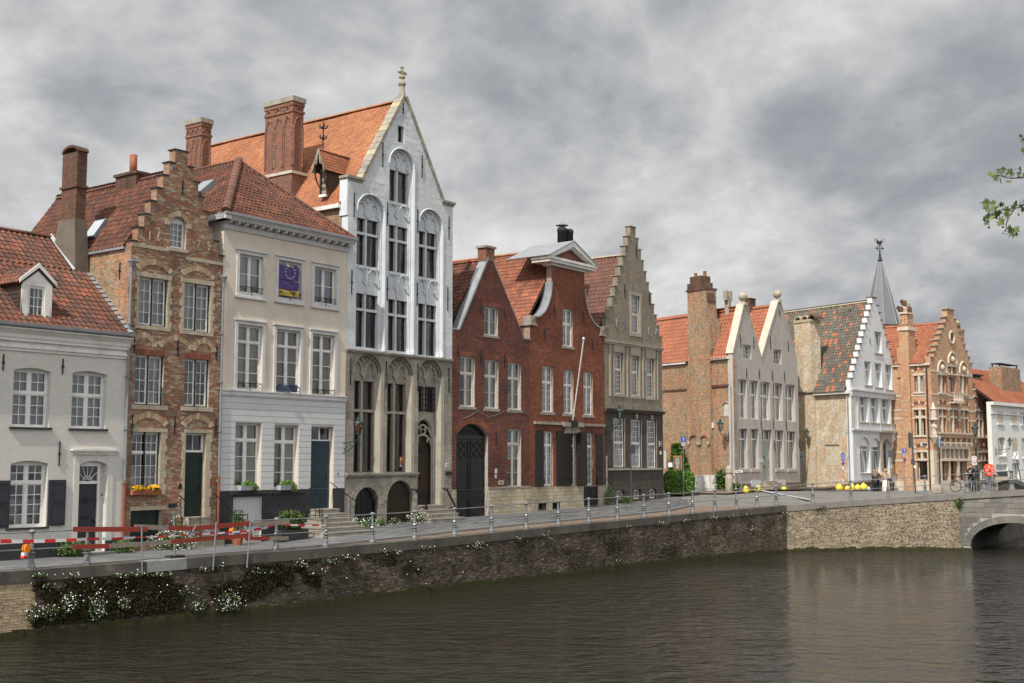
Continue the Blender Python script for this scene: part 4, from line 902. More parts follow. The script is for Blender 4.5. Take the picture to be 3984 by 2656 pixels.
for r,dd in((g1,0),(dr,1)):
    b.each(MB().box(r[0]-.06,r[1]+.30,-.045,.03,r[3]+.001,r[3]+.14),'stone_band','stone_sill'); m=MB()
    n=9
    for k in range(n):
        z=r[2]+(r[3]-r[2])*k/n; hh=(r[3]-r[2])/n; e=.22 if k%2 else .30
        m.box(r[1]+.002,r[1]+e,-.035,.03,z+.004,z+hh-.004)
        if dd: m.box(r[0]-e*.6,r[0]-.002,-.035,.03,z+.004,z+hh-.004)
    b.each(m,'quoin_stone','stone_sill')
    voussoir_arch(b,r[0]-.02,r[1]+.15,r[3]+.20,.34,.22,'brick_arch_pale',n=13,stones=(0,6,12),y=-.03)
b.each(MB().box(g1[0]-.05,g1[1]+.25,-.06,.03,g1[2]-.14,g1[2]-.001).box(cel[0]-.05,cel[1]+.25,-.045,.03,cel[3]+.001,cel[3]+.15),'stone_band','stone_sill')
zz1=b.Z(A(900,772)); b.each(MB().box(.01,att[0]-.02,-.035,.03,zz1-.13,zz1).box(att[1]+.02,W-.01,-.035,.03,zz1-.33,zz1-.20),'stone_band','stone_sill')
voussoir_arch(b,att[0]-.02,att[1]+.02,att[3]-.55,.55,.2,'brick_arch_pale',n=9,stones=(0,4,8),y=-.03)
for cr,x,y0,y1 in((A,808,905,1025),(A,1235,345,450),(A,908,1420,1520),(A,1203,1435,1545),(A,1465,1470,1575),(B,893,545,675),(B,1182,555,680),(B,1460,570,690)): anchor(b,cr,x,y0,y1)
drain(b,b.X(A(890,1000),-.1),b.Z(A(892,935),-.1),0,split=b.Z(B(850,990),-.1)); 
drain(b,W-.02,b.Z(A(1505,1040),-.1),0,split=b.Z(B(1478,960),-.1))
steps_to_door(b,dr[0],dr[1],dr[2],3,0,.35)
for k in range(2):
    pass
b.add(MB().box(b.X(B(1211,1030)),b.X(B(1227,1030)),-.05,-.013,b.Z(B(1219,1045)),b.Z(B(1219,1012))),'intercom','iron')
b.add(MB().box(b.X(B(1140,1157)),b.X(B(1195,1157)),-.06,-.013,b.Z(B(1167,1170)),b.Z(B(1167,1146))),'letter_box','iron')
# roof of 2 with ridge running away from the street
rb=b.fr.fx(A(388,478),W/2); ridge_z=b.fr.fx(A(1085,330),W/2)[1]; Dp=min(13,rb[0]); zr=(rb[1]+ridge_z)/2
elz=b.fr.fx(A(815,800),.0)[1]; 
rf=b.add(MB().box(W/2-.05,W/2+.05,.4,Dp,zr-.5,zr-.15),'roof','underlay')
roof_face(b,rf,[(-.05,Dp,elz),(-.05,.34,elz),(W/2,.34,zr),(W/2,Dp,zr)],'tile_old','roman',.23,.28,.055,limit=300)
roof_face(b,rf,[(W-.01,.34,elz),(W-.01,Dp,elz),(W/2,Dp,zr),(W/2,.34,zr)],'tile_old','pan',.23,.28,.05)
ridge(b,rf,(W/2,.3,zr+.02),(W/2,Dp,zr+.02),'tile_brown',.12,.4)
body(b,W,Dp,elz-.05,'b8_brick',apex=zr-.2)
b.add(MB().box(-.10,0.003,.36,Dp-1,elz-.12,elz-.02),'gutter','zinc')
# skylight and the short chimney with a clay pipe
ys=b.fr.fx(A(650,680),0.6)
un=Vector((-(zr-elz),0,W/2)).normalized()
p0=hit(b,A(655,690),(0,1,elz+.12),un)
q=Vector((0,1,0)); s=Vector((W/2,0,zr-elz)).normalized()
def onroof(p,a,c,h): return p+q*a+s*c+un*h
m=MB(); cs=[(-.4,-.5),(.4,-.5),(.4,.5),(-.4,.5)]
m.v+=[tuple(onroof(p0,a,c,-.05)) for a,c in cs]+[tuple(onroof(p0,a,c,.14)) for a,c in cs]; m.f+=[(0,1,2,3),(4,5,6,7),(0,1,5,4),(1,2,6,5),(2,3,7,6),(3,0,4,7)]; m.t+=[0]*6
sk=b.add(m,'skylight','zinc_dark'); MB().q([onroof(p0,a*.85,c*.88,.145) for a,c in cs]).build('pane','glass',sk)
pc=b.fr.fx(A(915,340),W/2+.2); yc=pc[0]
o=b.add(MB().box(W/2-.25,W/2+.55,yc-.7,yc+.7,zr-.3,pc[1]+.05).box(W/2-.32,W/2+.62,yc-.78,yc+.78,pc[1]+.051,pc[1]+.17),'chimney','chim_old')
MB().tube([(W/2+.1,yc,pc[1]+.1),(W/2+.1,yc,b.fr.fx(A(900,180),W/2+.1)[1])],.16,10).build('flue_pipe','pipe_orange',o,True)
# ---------------------------------------------------------------- house 3: beige rendered, hipped roof
b=b3=building('beige_house','beige rendered three storey house with pale grey rusticated ground floor and a hipped tile roof',11.755,1.95)
W=7.215
T3=[b.rect(C_,257,388,988,1200),b.rect(C_,473,600,1022,1228),b.rect(C_,672,793,1058,1258)]
T2=[b.rect(D,192,343,22,415),b.rect(D,428,574,52,435),b.rect(D,648,783,80,452)]
G1=[b.rect(D,178,335,620,1012),b.rect(D,417,563,632,1020)]; dr=b.rect(D,640,776,642,1142); cel=b.rect(D,162,340,1068,1330); bw=b.rect(D,440,553,1152,1215)
for r in T3: window(b,r,rev=.12,leaves=2,cols=1,rows=(2,),mat='frame_white',mull=.09,curt='sheer',bar=.03)
for i,r in enumerate(T2): window(b,r,rev=.12,leaves=2,cols=1,rows=(1,3),split=(1,2.9),mat='frame_white',mull=.11,tr=.06,curt='sheer',bar=.03,cm='curtain_warm' if i<3 else 'curtain')
for r in G1: window(b,r,rev=.2,leaves=2,cols=1,rows=(1,3),split=(1,2.9),mat='frame_white',mull=.12,tr=.09,curt='gap',bar=.03,cm='curtain_warm')
for r in(dr,cel,bw): b.holes.append(opening(*r))
ztr=b.Z(D(705,728)); window(b,(dr[0],dr[1],ztr,dr[3]),rev=.2,leaves=2,cols=1,rows=(1,),mat='frame_white',curt=None,hole=False,glass='glass',name='transom_window',bar=0)
panel_door(b,(dr[0],dr[1]-.02,dr[2],ztr-.01),'blue_door',rev=.22,panels=((.04,.3),(.34,.96)))
m=MB(); k=7; wd=(cel[1]-cel[0])/k
for i in range(k): MBp=MB().box(cel[0]+wd*i+.004,cel[0]+wd*(i+1)-.004,.1,.14,0,cel[3]-.02); (o:=b.add(MBp,'cellar_door_plank','pale_grey'))
b.add(MB().box(cel[0]+.001,cel[1]-.001,.142,.2,-.2,cel[3]),'cellar_door_back','pale_grey')
window(b,bw,rev=.15,leaves=2,cols=1,rows=(1,),mat='frame_white',curt='sheer',hole=False,name='basement_window'); m=MB()
for i in range(6): xx=bw[0]+.05+(bw[1]-bw[0]-.1)*i/5; m.tube([(xx,.05,bw[2]),(xx,.05,bw[3])],.014,5)
b.add(m,'window_bars','iron')
zcor=b.Z(C_(850,925)); z_e=b.Z(C_(895,890),-.5); zbelt1=b.Z(D(480,440)); zbelt0=b.Z(D(480,475)); zpl=b.Z(D(400,1028))
out=[(.002,-.3),(W,-.3),(W,z_e-.15),(.002,z_e-.15)]
facade(b,out,'beige')
for r in T3+T2: surround(b,r,.15,.05,'grey_trim',sides='lrth' if r in T2 else 'lrtbh'); 
for r in T3: b.add(MB().box(r[0]-.2,r[1]+.2,-.10,.01,r[2]-.24,r[2]-.15),'sill','grey_trim')
for r in T2: b.add(MB().box(r[0]-.16,r[1]+.16,-.04,.01,zbelt1,r[2]),'window_base','grey_trim')
# rusticated bands are separate courses of render with sunk joints
hb=(zbelt0-zpl)/15; bands=[]
for i in range(15):
    z=zpl+hb*i; iv=subtract([(.01,W-.01)],[(r[0]-.02,r[1]+.02) for r in G1 if r[2]-.05<z+hb*.5<r[3]+.02]+[(dr[0]-.02,dr[1]+.02) for _ in(0,) if z+hb*.5<dr[3]+.02])
    for a,c in iv: b.add(MB().box(a,c,-.035,-.001,z+.012,z+hb-.008),'rustic_course','pale_grey')
b.add(MB().box(.009,W-.009,-.010,-.0005,zpl,zbelt0).v and (lambda mb:mb)(MB().slab([(.009,zpl),(W-.009,zpl),(W-.009,zbelt0),(.009,zbelt0)],[[(r[0]-.01,r[2]+.003) if r[2]>zpl else (r[0]-.01,zpl+.003),(r[1]+.01,max(r[2],zpl)+.003),(r[1]+.01,r[3]+.01),(r[0]-.01,r[3]+.01)] for r in G1+[dr]],-.010,-.0005)),'rustic_ground','pale_grey')
b.add(MB().box(.004,W-.004,-.10,-.001,zbelt0+.06,zbelt1-.02).box(.004,W-.004,-.14,-.002,zbelt1-.019,zbelt1+.03).box(.004,W-.004,-.06,-.0015,zbelt0+.0,zbelt0+.059),'belt_course','grey_trim')
m=MB().slab([(.006,-.28),(W-.006,-.28),(W-.006,zpl-.001),(.006,zpl-.001)],[[(dr[0]-.02,dr[2]),(dr[1]+.02,dr[2]),(dr[1]+.02,zpl-.003),(dr[0]-.02,zpl-.003)],[(cel[0],.0),(cel[1],.0),(cel[1],cel[3]),(cel[0],cel[3])],opening(*bw)],-.045,-.001); b.add(m,'plinth','plinth_dark')
for r in G1: b.add(MB().box(r[0]-.25,r[1]+.35,-.12,-.046,zpl-.16,zpl-.0),'sill','plinth_dark')
steps_to_door(b,dr[0],dr[1],dr[2],7,-.05,.45,mat='stone_grey',run=.26,over=.10)
# cornice with modillions
L0=b.X(C_(180,800),-.4)
m=MB().box(-.0,W,-.05,.3,zcor-.05,zcor+.02).box(.0,W,-.07,.3,zcor+.021,zcor+.06); b.add(m,'architrave','beige')
zc=z_e-.62
m=MB().prismx([(-.06,zc),(-.10,zc+.12),(-.10,zc+.2),(.3,zc+.2),(.3,zc)],-.02,W+.02).prismx([(-.38,zc+.34),(-.42,zc+.42),(-.50,zc+.50),(-.50,zc+.60),(.3,zc+.60),(.3,zc+.34)],-.35,W+.12)
b.add(m,'cornice','grey_trim')
nb=17
for i in range(nb):
    xx=.05+(W-.25)*i/(nb-1); b.add(MB().prismx([(-.34,zc+.25),(-.34,zc+.339),(-.0,zc+.339),(-.0,zc+.202),(-.18,zc+.202)],xx,xx+.12),'modillion','grey_trim')
b.add(MB().box(-.34,W+.12,-.56,-.46,z_e-.10,z_e-.0),'gutter','zinc')
b.add(MB().box(-.35,.0,-.5,3.5,zc+.34,z_e-.02),'cornice_return','grey_trim')
ap=b.fr.fx(C_(255,465),W/2); 
ya,za=ap; ya=max(2.5,min(7,ya))
rf=b.add(MB().box(W/2-.05,W/2+.05,ya,ya+8,za-.6,za-.2),'roof','underlay')
el=z_e-.03
roof_face(b,rf,[(-.30,-.45,el),(W+.05,-.45,el),(W/2,ya,za)],'tile_old','pan',.22,.26,.05,limit=150)
roof_face(b,rf,[(-.30,ya+8,el),(-.30,-.45,el),(W/2,ya,za),(W/2,ya+8,za)],'tile_old','roman',.23,.27,.055,limit=150)
roof_face(b,rf,[(W+.05,-.45,el),(W+.05,ya+8,el),(W/2,ya+8,za),(W/2,ya,za)],'tile_old','pan',.23,.27,.05)
ridge(b,rf,(-.30,-.45,el+.05),(W/2,ya,za+.05),'tile_brown',.20,.42,'hip_tile'); ridge(b,rf,(W+.05,-.45,el+.02),(W/2,ya,za+.02),'tile_brown',.10,.38,'hip_tile'); ridge(b,rf,(W/2,ya,za+.02),(W/2,ya+8,za+.02),'tile_brown',.11,.4)
body(b,W,ya+8,z_e-.3,'beige')
# skylight on its left slope
un=Vector((-(za-el),0,W/2+.3)).normalized(); s=Vector((W/2+.3,0,za-el)).normalized(); p0=hit(b,C_(62,625),(-.3,0,el+.1),un)
m=MB(); m.v+=[tuple(p0+q*a+s*c+un*-.05) for a,c in cs]+[tuple(p0+q*a+s*c+un*.2) for a,c in cs]; m.f+=[(0,1,2,3),(4,5,6,7),(0,1,5,4),(1,2,6,5),(2,3,7,6),(3,0,4,7)]; m.t+=[0]*6
sk=b.add(m,'skylight','zinc_dark'); MB().q([p0+q*(a*.85)+s*(c*.88)+un*.205 for a,c in cs]).build('pane','glass',sk)
def scroll_rail(b,r,h=.26):
    x0,x1,z0,z1=r; m=MB().tube([(x0,-.06,z0+h),(x1,-.06,z0+h)],.014,5).tube([(x0,-.06,z0+.05),(x1,-.06,z0+.05)],.010,5)
    n=6
    for i in range(n):
        c=x0+(x1-x0)*(i+.5)/n; rr=(x1-x0)/n*.38; m.tube([(c+rr*cos(t),-.06,z0+.05+h*.42+rr*sin(t)) for t in np.linspace(0,2*PI,9)[:-1]],.010,4,closed=True)
    m.tube([((x0+x1)/2,-.09,z0-.08),((x0+x1)/2,-.06,z0+h+.03)],.016,5); b.add(m,'window_railing','iron')
for r in T3+T2: scroll_rail(b,r)
for xx,s_ in((dr[0]-.02,'11'),(dr[1]+.28,'22')):
    if s_=='22': text(b.e,'22',(xx,-.05,b.Z(D(791,930))),.13,'ink')
# ---------------------------------------------------------------- house 4: tall gothic gable
b=b4=building('gothic_house','tall gothic house with whitewashed pointed gable over weathered grey stone ground floors and orange roof',18.98,2.42)
W=7.60
zbl=b.Z(O(100,52)); zsL=b.Z(C_(840,555)); zsR=b.Z(C_(1450,705)); zs=(zsL+zsR)/2; xa_=b.X(C_(1160,105)); za=b.Z(C_(1160,112)); gx0=b.X(C_(938,555)); gx1=b.X(C_(1388,690)); gx0,gx1=max(.5,gx0),min(W-.5,gx1)
xa_=(gx0+gx1)/2
# bays: x ranges on the front plane and inner glazing
by=[(b.X(P(165,1100)),b.X(P(468,1100)),b.Z(P(318,590))),(b.X(P(520,1100)),b.X(P(790,1100)),b.Z(P(665,85))),(b.X(P(852,1100)),b.X(P(1110,1100)),b.Z(P(985,757)))]
YR=.22
zb1=zbl+.04
front_holes=[]
for x0,x1,zt in by: front_holes.append([(x0,zb1),(x1,zb1)]+arc(x0,x1,zt,(x1-x0)/2*.999,12))
def tmp(rr,cr=P): return b.rect(cr,*rr,YR)
dxs=.20
wins=[]
rc=lambda cr,x0,x1,y0,y1: b.rect(cr,x0,x1,y0,y1,YR)
UPW=[rc(P,168,432,868,1385),rc(P,524,765,945,1455),rc(P,855,1088,1012,1515)]
LOW=[rc(C_,908,1040,1205,1500),rc(C_,1086,1208,1238,1520),rc(C_,1254,1366,1262,1545)]
GAB=rc(P,525,760,335,680)
for i,(x0,x1,zt) in enumerate(by):
    w0,w1=x0+.02,x1-.14
    UPW[i]=(w0,w1,UPW[i][2],UPW[i][3]); LOW[i]=(w0,w1,max(LOW[i][2],zb1+.02),LOW[i][3])
GAB=(by[1][0]+.02,by[1][1]-.14,GAB[2],GAB[3])
inner=Ctx(b.e,b.fr)
def stone_window(b,r,mat,ymul,tr=None,mw=.10,wood='frame_brown',glass='glass_dark',curt=None,lights=2,grid=1,cm='curtain_green'):
    x0,x1,z0,z1=r; b.holes.append(opening(*r)); m=MB(); n=lights; wl=(x1-x0)/n
    for i in range(1,n): xx=x0+wl*i; m.box(xx-mw/2,xx+mw/2,ymul,ymul+.24,z0,z1)
    if tr: 
        for i in range(n): m.box(x0+wl*i+(mw/2 if i else 0),x0+wl*(i+1)-(mw/2 if i<n-1 else 0),ymul+.005,ymul+.23,tr-.06,tr+.06)
    if m.v: b.add(m,'stone_mullion',mat)
    for i in range(n):
        a=x0+wl*i+(mw/2 if i else 0); c=x0+wl*(i+1)-(mw/2 if i<n-1 else 0)
        for za_,zb_ in (((z0,tr-.06),(tr+.06,z1)) if tr else ((z0,z1),)):
            window(b,(a,c,za_,zb_),rev=ymul+.16,leaves=1,cols=1,rows=(grid,),mat=wood,fw=.045,curt=curt,bar=.02 if grid>1 else 0,hole=False,glass=glass,cm=cm)
stw=lambda r,trf,**k: stone_window(inner,r,'gable_white_core',YR+.02,tr=(r[2]+(r[3]-r[2])*trf) if trf else None,**k)
for r in UPW: stw(r,.68)
for r in LOW: stw(r,.70)
stw(GAB,None,grid=2)
# recessed wall behind the bays
for i,(x0,x1,zt) in enumerate(by):
    hs=[opening(*UPW[i]),opening(*LOW[i])]+([opening(*GAB)] if i==1 else [])
    b.add(MB().slab([(x0-.1,zb1-.05),(x1+.1,zb1-.05),(x1+.1,zt+.1),(x0-.1,zt+.1)],hs,YR+.14 if False else YR+.003,YR+.2),'bay_panel','gable_white_core')
    tb=GAB[3] if i==1 else UPW[i][3]
    tracery(b,x0+.06,x1-.10,tb+.08,zt-.06,YR-.035,'gable_white_core',True)
    tracery(b,x0+.03,x1-.14,LOW[i][3]+.08,UPW[i][2]-.10,YR-.035,'gable_white_core',False)
    if i==1: tracery(b,x0+.03,x1-.14,UPW[1][3]+.08,GAB[2]-.10,YR-.035,'gable_white_core',False)
    # moulded shafts on the right jamb
    for k,(dx,yy,r_) in enumerate(((-.045,YR-.04,.045),(-.12,YR-.0,.035),(.05,-.02,.04))):
        pth=[(x1+dx,yy,zb1+.3),(x1+dx,yy,zt-(x1-x0)/2)]+[(q[0]+(dx if q[0]>(x0+x1)/2 else -dx*.5),yy,q[1]+dx*.4) for q in arc(x0,x1,zt,(x1-x0)/2*.999,12)]
        mm=MB().tube(pth,r_,6); mm.lathe([(r_*1.9,0),(r_*1.9,.14),(r_*1.4,.18),(r_*1.5,.24),(r_,.3)],x1+dx,yy,8,zb1); b.add(mm,'bay_shaft','gable_white_core')
sw=b.rect(C_,1138,1173,270,362); front_holes.append(opening(*sw)); window(b,sw,rev=.2,leaves=1,cols=1,rows=(1,),mat='frame_brown',hole=False,curt=None,glass='glass_dark',bar=0)
b.add(MB().tube([(q[0],-.0,q[1]) for q in arc(sw[0]-.08,sw[1]+.12,sw[3]+.55,.3,8)],.045,5),'niche_arch','gable_white_core')
outer=[(.002,zbl+.002),(W,zbl+.002),(W,zs),(gx1,zs),(xa_+.10,za),(xa_-.10,za),(gx0,zs),(.002,zs)]
ow=b.add(MB().slab(outer,front_holes,0,.22),'wall','gable_white_core')
rcs=courses(outer,front_holes,.62,.31,.010,zs=zbl+.02,rj=.25)
place_bricks(rcs,'gable_white',ow,b.fr,name='stone_block',stuff='ashlar_blocks',y=-.006,dep=.02,limit=220,jy=.003,jit=.0008)
b.add(MB().slab([(.003,zbl+.02),(W-.003,zbl+.02),(W-.003,zs-.1),(gx1-.2,zs-.1),(xa_,za-.6),(gx0+.2,zs-.1),(.003,zs-.1)],[[(x0-.09,zb1-.04),(x1+.09,zb1-.04),(x1+.09,zt+.09),(x0-.09,zt+.09)] for x0,x1,zt in by]+[opening(sw[0]-.01,sw[1]+.01,sw[2]-.01,sw[3]+.01)],.2205,.40),'wall_backing','gable_white_core')
# gable copings, kneelers, finial
for s_ in(-1,1):
    gx=gx0 if s_<0 else gx1; p0=Vector((gx,0,zs)); p1=Vector((xa_+s_*-.0,0,za+.1)); n=14
    for i in range(n):
        a=p0.lerp(p1,i/n); c=p0.lerp(p1,(i+1)/n-.004); dn=(p1-p0).normalized(); nn=Vector((-dn.z,0,dn.x))*( 1 if s_<0 else -1)
        o_=[(a.x-nn.x*.02,a.z-nn.z*.02),(c.x-nn.x*.02,c.z-nn.z*.02),(c.x+nn.x*.14,c.z+nn.z*.14),(a.x+nn.x*.14,a.z+nn.z*.14)]
        if s_<0: o_=o_[::-1]
        b.add(MB().prism(o_,-.07,.50),'coping_slab','stone_grey' if i%4 else 'lichen_stone')
b.add(MB().box(-.12,gx0+.1,-.12,.5,zs+.001,zs+.12).box(-.06,gx0,-.06,.45,zs-.10,zs-.001),'kneeler','stone_grey'); b.add(MB().box(gx1-.1,W+.12,-.12,.5,zs+.001,zs+.12).box(gx1,W+.06,-.06,.45,zs-.10,zs-.001),'kneeler','stone_grey')
zfn=b.Z(C_(1160,15)); zfb=za-.1
fo=b.add(MB().lathe([(.26,0),(.16,.5),(.13,zfn-zfb-.25),(.20,zfn-zfb-.15),(.20,zfn-zfb-.06),(.12,zfn-zfb)],xa_,.2,8,zfb),'finial','stone_grey')
ztp=b.fr.fy((1563,262),.2)[1]; hh=ztp-zfn
MB().lathe([(.11,-.01),(.09,hh*.2),(.17,hh*.3),(.17,hh*.38),(.07,hh*.45),(.06,hh*.95),(.11,hh)],xa_,.2,8,zfn).box(xa_-.24,xa_+.24,.14,.26,zfn+hh*.58,zfn+hh*.74).ball((xa_-.24,.2,zfn+hh*.66),.08).ball((xa_+.24,.2,zfn+hh*.66),.08).build('finial_cross','lichen_stone',fo)
for x,y0,y1 in((450,15,285),(886,148,405),(133,565,838),(503,668,932),(838,752,1010),(1184,833,1088)): anchor(b,P,x,y0,y1)
for x,y0,y1 in((880,1068,1205),(1077,1108,1238),(1243,1138,1268),(1412,1165,1295),(1165,142,208)): anchor(b,C_,x,y0,y1)
# lower grey stone storey
b.holes=[]; YL=.30
lb=[(b.X(O(158,700)),b.X(O(383,700))),(b.X(O(428,700)),b.X(O(637,700))),(b.X(O(684,500)),b.X(O(878,500)))]
lt=[b.Z(O(275,92)),b.Z(O(545,118)),b.Z(O(785,138))]
zled=b.Z(O(385,1062)); wt=[b.Z(O(270,320),YL),b.Z(O(530,342),YL),b.Z(O(780,365),YL)]; tr=[b.Z(O(265,560),YL),b.Z(O(530,577),YL)]
fh=[]
for i,(x0,x1) in enumerate(lb):
    z0=zled if i<2 else .35+0*zled
    if i==2: z0=b.Z(O(760,1325))
    fh.append([(x0,z0),(x1,z0)]+arc(x0,x1,lt[i],(x1-x0)/2*.999,12))
low=Ctx(b.e,b.fr); 
for i in(0,1):
    x0,x1=lb[i]; stone_window(low,(x0+.02,x1-.2,zled+.03,wt[i]),'pillar_stone',YL+.0,tr=tr[i],mw=.13,curt='sides',cm='curtain_green')
    b.add(MB().slab([(x0-.1,zled-.05),(x1+.1,zled-.05),(x1+.1,lt[i]+.1),(x0-.1,lt[i]+.1)],[opening(x0+.02,x1-.2,zled+.03,wt[i])],YL+.02,YL+.2),'bay_panel','stone_grey')
    tracery(b,x0+.06,x1-.1,wt[i]+.10,lt[i]-.06,YL-.03,'pillar_stone',True,r=.055)
x0,x1=lb[2]; zd0=b.Z(O(760,1325)); zdl=b.Z(O(780,583),YL); xr=x1-.2
stone_window(low,(x0+.02,xr,zdl+.08,wt[2]),'pillar_stone',YL,mw=.12); m=MB()
for k in range(9): xx=x0+.1+(xr-x0-.16)*k/8; m.tube([(xx,YL-.03,zdl+.1),(xx,YL-.03,wt[2])],.02,5)
for k in range(5): z=zdl+.2+(wt[2]-zdl-.3)*k/4; m.tube([(x0+.04,YL-.03,z),(xr,YL-.03,z)],.02,5)
b.add(m,'window_grille','iron')
dtop=b.Z(O(770,620),YL); dsp=b.Z(O(770,790),YL)
def pointed(x0,x1,z0,zsx,zt,n=8):
    cx=(x0+x1)/2; r=[(x0,z0),(x1,z0)]
    for i in range(n+1): t=i/n; r.append((x1-(x1-cx)*(1-cos(t*PI/2)),zsx+(zt-zsx)*sin(t*PI/2)))
    for i in range(1,n+1): t=1-i/n; r.append((x0+(cx-x0)*(1-cos(t*PI/2)),zsx+(zt-zsx)*sin(t*PI/2)))
    return r
dx1=x1-.30; dpo=pointed(x0+.05,dx1,zd0,dsp,dtop)
b.add(MB().slab([(x0-.1,zd0-.05),(x1+.1,zd0-.05),(x1+.1,lt[2]+.1),(x0-.1,lt[2]+.1)],[opening(x0+.02,xr,zdl+.08,wt[2]),dpo],YL+.02,YL+.25),'bay_panel','stone_grey')
tracery(b,x0+.06,x1-.1,wt[2]+.10,lt[2]-.06,YL-.03,'pillar_stone',True,r=.055)
do=b.add(MB().prism([(x0+.04,zd0),(dx1,zd0),(dx1,dsp+.1),(x0+.04,dsp+.1)],YL+.2,YL+.28),'door','brown_door')
m=MB(); xc=(x0+dx1)/2
for zc in(b.Z(O(760,875),YL+.2),b.Z(O(760,1250),YL+.2)):
    m.box(x0+.1,dx1-.05,YL+.17,YL+.199,zc-.02,zc+.02)
    for s_ in(-1,1):
        for s2 in(-1,1): m.tube([(xc,YL+.18,zc),(xc+s_*.12,YL+.18,zc+s2*.16),(xc+s_*.28,YL+.18,zc+s2*.2),(xc+s_*.3,YL+.18,zc+s2*.1)],.016,4)
m.tube([(xc+.08*cos(t),YL+.17,zd0+1.3+.08*sin(t)) for t in np.linspace(0,6.28,9)[:-1]],.018,4,closed=True); m.build('hinge_straps','iron',do)
m=MB(); 
for yy,e,r_ in((YL-.0,.0,.06),(YL+.06,-.07,.04)):
    q_=pointed(x0+.05-e,dx1+e,zd0,dsp,dtop+e)[1:]; m.tube([(a,yy,c) for a,c in q_]+[(q_[-1][0],yy,zd0)],r_,6)
cx=xc; zc=dsp+(dtop-dsp)*.45
m.tube([(cx+.2*cos(t),YL+.05,zc+.24*sin(t)) for t in np.linspace(0,6.28,13)[:-1]],.045,5,closed=True)
hd_=(dx1-x0)/2
for s_ in(-1,1): m.tube([(cx,YL+.05,zc-.26),(cx+s_*hd_*.35,YL+.05,zc-.30),(cx+s_*hd_*.7,YL+.05,zc-.50),(cx+s_*hd_*.95,YL+.05,zc-.95)],.06,5); m.tube([(cx+s_*.12,YL+.05,zc+.22),(cx+s_*hd_*.55,YL+.05,zc+.05),(cx+s_*hd_*.85,YL+.05,zc-.35)],.05,5); m.tube([(cx+s_*.2,YL+.05,zc),(cx+s_*.05,YL+.05,zc+.02)],.04,5); m.tube([(cx+s_*hd_*.5,YL+.05,zc-.40),(cx+s_*hd_*.42,YL+.05,zc-.62)],.045,5)
b.add(m,'door_tracery','pillar_stone')
b.add(MB().q([(x0+.06,YL+.21,dsp+.1),(dx1,YL+.21,dsp+.1),(dx1,YL+.21,dtop),(x0+.06,YL+.21,dtop)]),'tympanum','brown_door')
ga=b.rect(O,165,362,1180,1462); gd=b.rect(O,428,638,1125,1462)
ga=(ga[0],ga[1],-.02,ga[3]); gd=(gd[0],gd[1],-.02,gd[3])
fh.append([(ga[0],ga[2]),(ga[1],ga[2])]+arc(ga[0],ga[1],ga[3],(ga[1]-ga[0])/2*.999,12)); fh.append([(gd[0],gd[2]),(gd[1],gd[2])]+arc(gd[0],gd[1],gd[3],(gd[1]-gd[0])/2*.999,12))
lw=b.add(MB().slab([(.002,-.3),(W,-.3),(W,zbl-.08),(.002,zbl-.08)],fh,0,.30),'lower_wall','gable_stone_core')
rcs=courses([(.002,-.3),(W,-.3),(W,zbl-.08),(.002,zbl-.08)],fh,.55,.34,.010,rj=.25)
place_bricks(rcs,'gable_stone',lw,b.fr,name='stone_block',stuff='ashlar_blocks',y=-.008,dep=.02,limit=200,jy=.003,jit=.0008)
b.add(MB().box(.003,lb[2][0]-.11,.3005,.42,-.3,zled-.06).box(lb[2][1]+.11,W-.003,.3005,.42,-.3,zled-.06).box(.003,lb[0][0]-.11,.3005,.42,zled-.06,zbl-.1).box(lb[2][1]+.11,W-.003,.3005,.42,zled-.06,zbl-.1) ,'wall_backing','gable_stone_core')
b.add(MB().box(-.02,W+.02,-.12,.2,zbl-.079,zbl+.0).box(.0,W,-.07,.2,zbl-.14,zbl-.08),'string_course','stone_grey')
b.add(MB().box(.02,b.X(O(672,1060)),-.16,.0,zled-.10,zled+.0).box(.05,b.X(O(668,1060)),-.09,.0,zled-.18,zled-.101),'window_ledge','stone_grey')
for i,(x0,x1) in enumerate(lb):     # pale chamfered piers between the lights
    zq0=zled if i<2 else zd0; b.add(MB().prismz([(x1-.20,YL),(x1-.14,YL-.10),(x1-.07,.02),(x1+.12,-.02),(x1+.12,.05),(x1-.02,.20),(x1-.10,YL)],zq0,lt[i]-(x1-x0)*.48),'window_pier','pillar_stone')
    for k in(0,1):
        pth=[(x1-.06+.07*k,.12-.10*k,lt[i]-(x1-x0)/2)]+[(q[0]+(-.05+.07*k)*(1 if q[0]>(x0+x1)/2 else -1),.12-.10*k,q[1]-.05+.06*k) for q in arc(x0,x1,lt[i],(x1-x0)/2*.999,12)]; b.add(MB().tube(pth,.04,5),'arch_moulding','stone_grey')
for q_ in(ga,gd): voussoir_arch(b,q_[0]-.0,q_[1]+.0,q_[3]-(q_[1]-q_[0])/2,(q_[1]-q_[0])/2,.30,'gable_stone',n=13,y=-.03,name='arch_stone')
m=MB()
for k in range(7): xx=ga[0]+.08+(ga[1]-ga[0]-.16)*k/6; h=ga[3]-.08-abs(k-3)**2*.05; m.tube([(xx,.16,0),(xx,.16,h)],.022,5); m.ball((xx,.15,h-.2),.04,6,4)
m.box(ga[0],ga[1],.14,.18,ga[3]*.60,ga[3]*.60+.05); gg=b.add(m,'arch_grille','iron'); b.add(MB().box(ga[0],ga[1],.27,.29,-.2,ga[3]),'grille_backing','black_paint')
dd=b.add(MB().prism([(gd[0],gd[2]),(gd[1],gd[2])]+arc(gd[0],gd[1],gd[3],(gd[1]-gd[0])/2*.999,12),.18,.24),'cellar_door','brown_door'); m=MB()
for k in range(8): xx=gd[0]+(gd[1]-gd[0])*k/8; m.box(xx-.006,xx+.006,.17,.179,0,gd[3]-.05-(0 if 1<k<7 else .5))
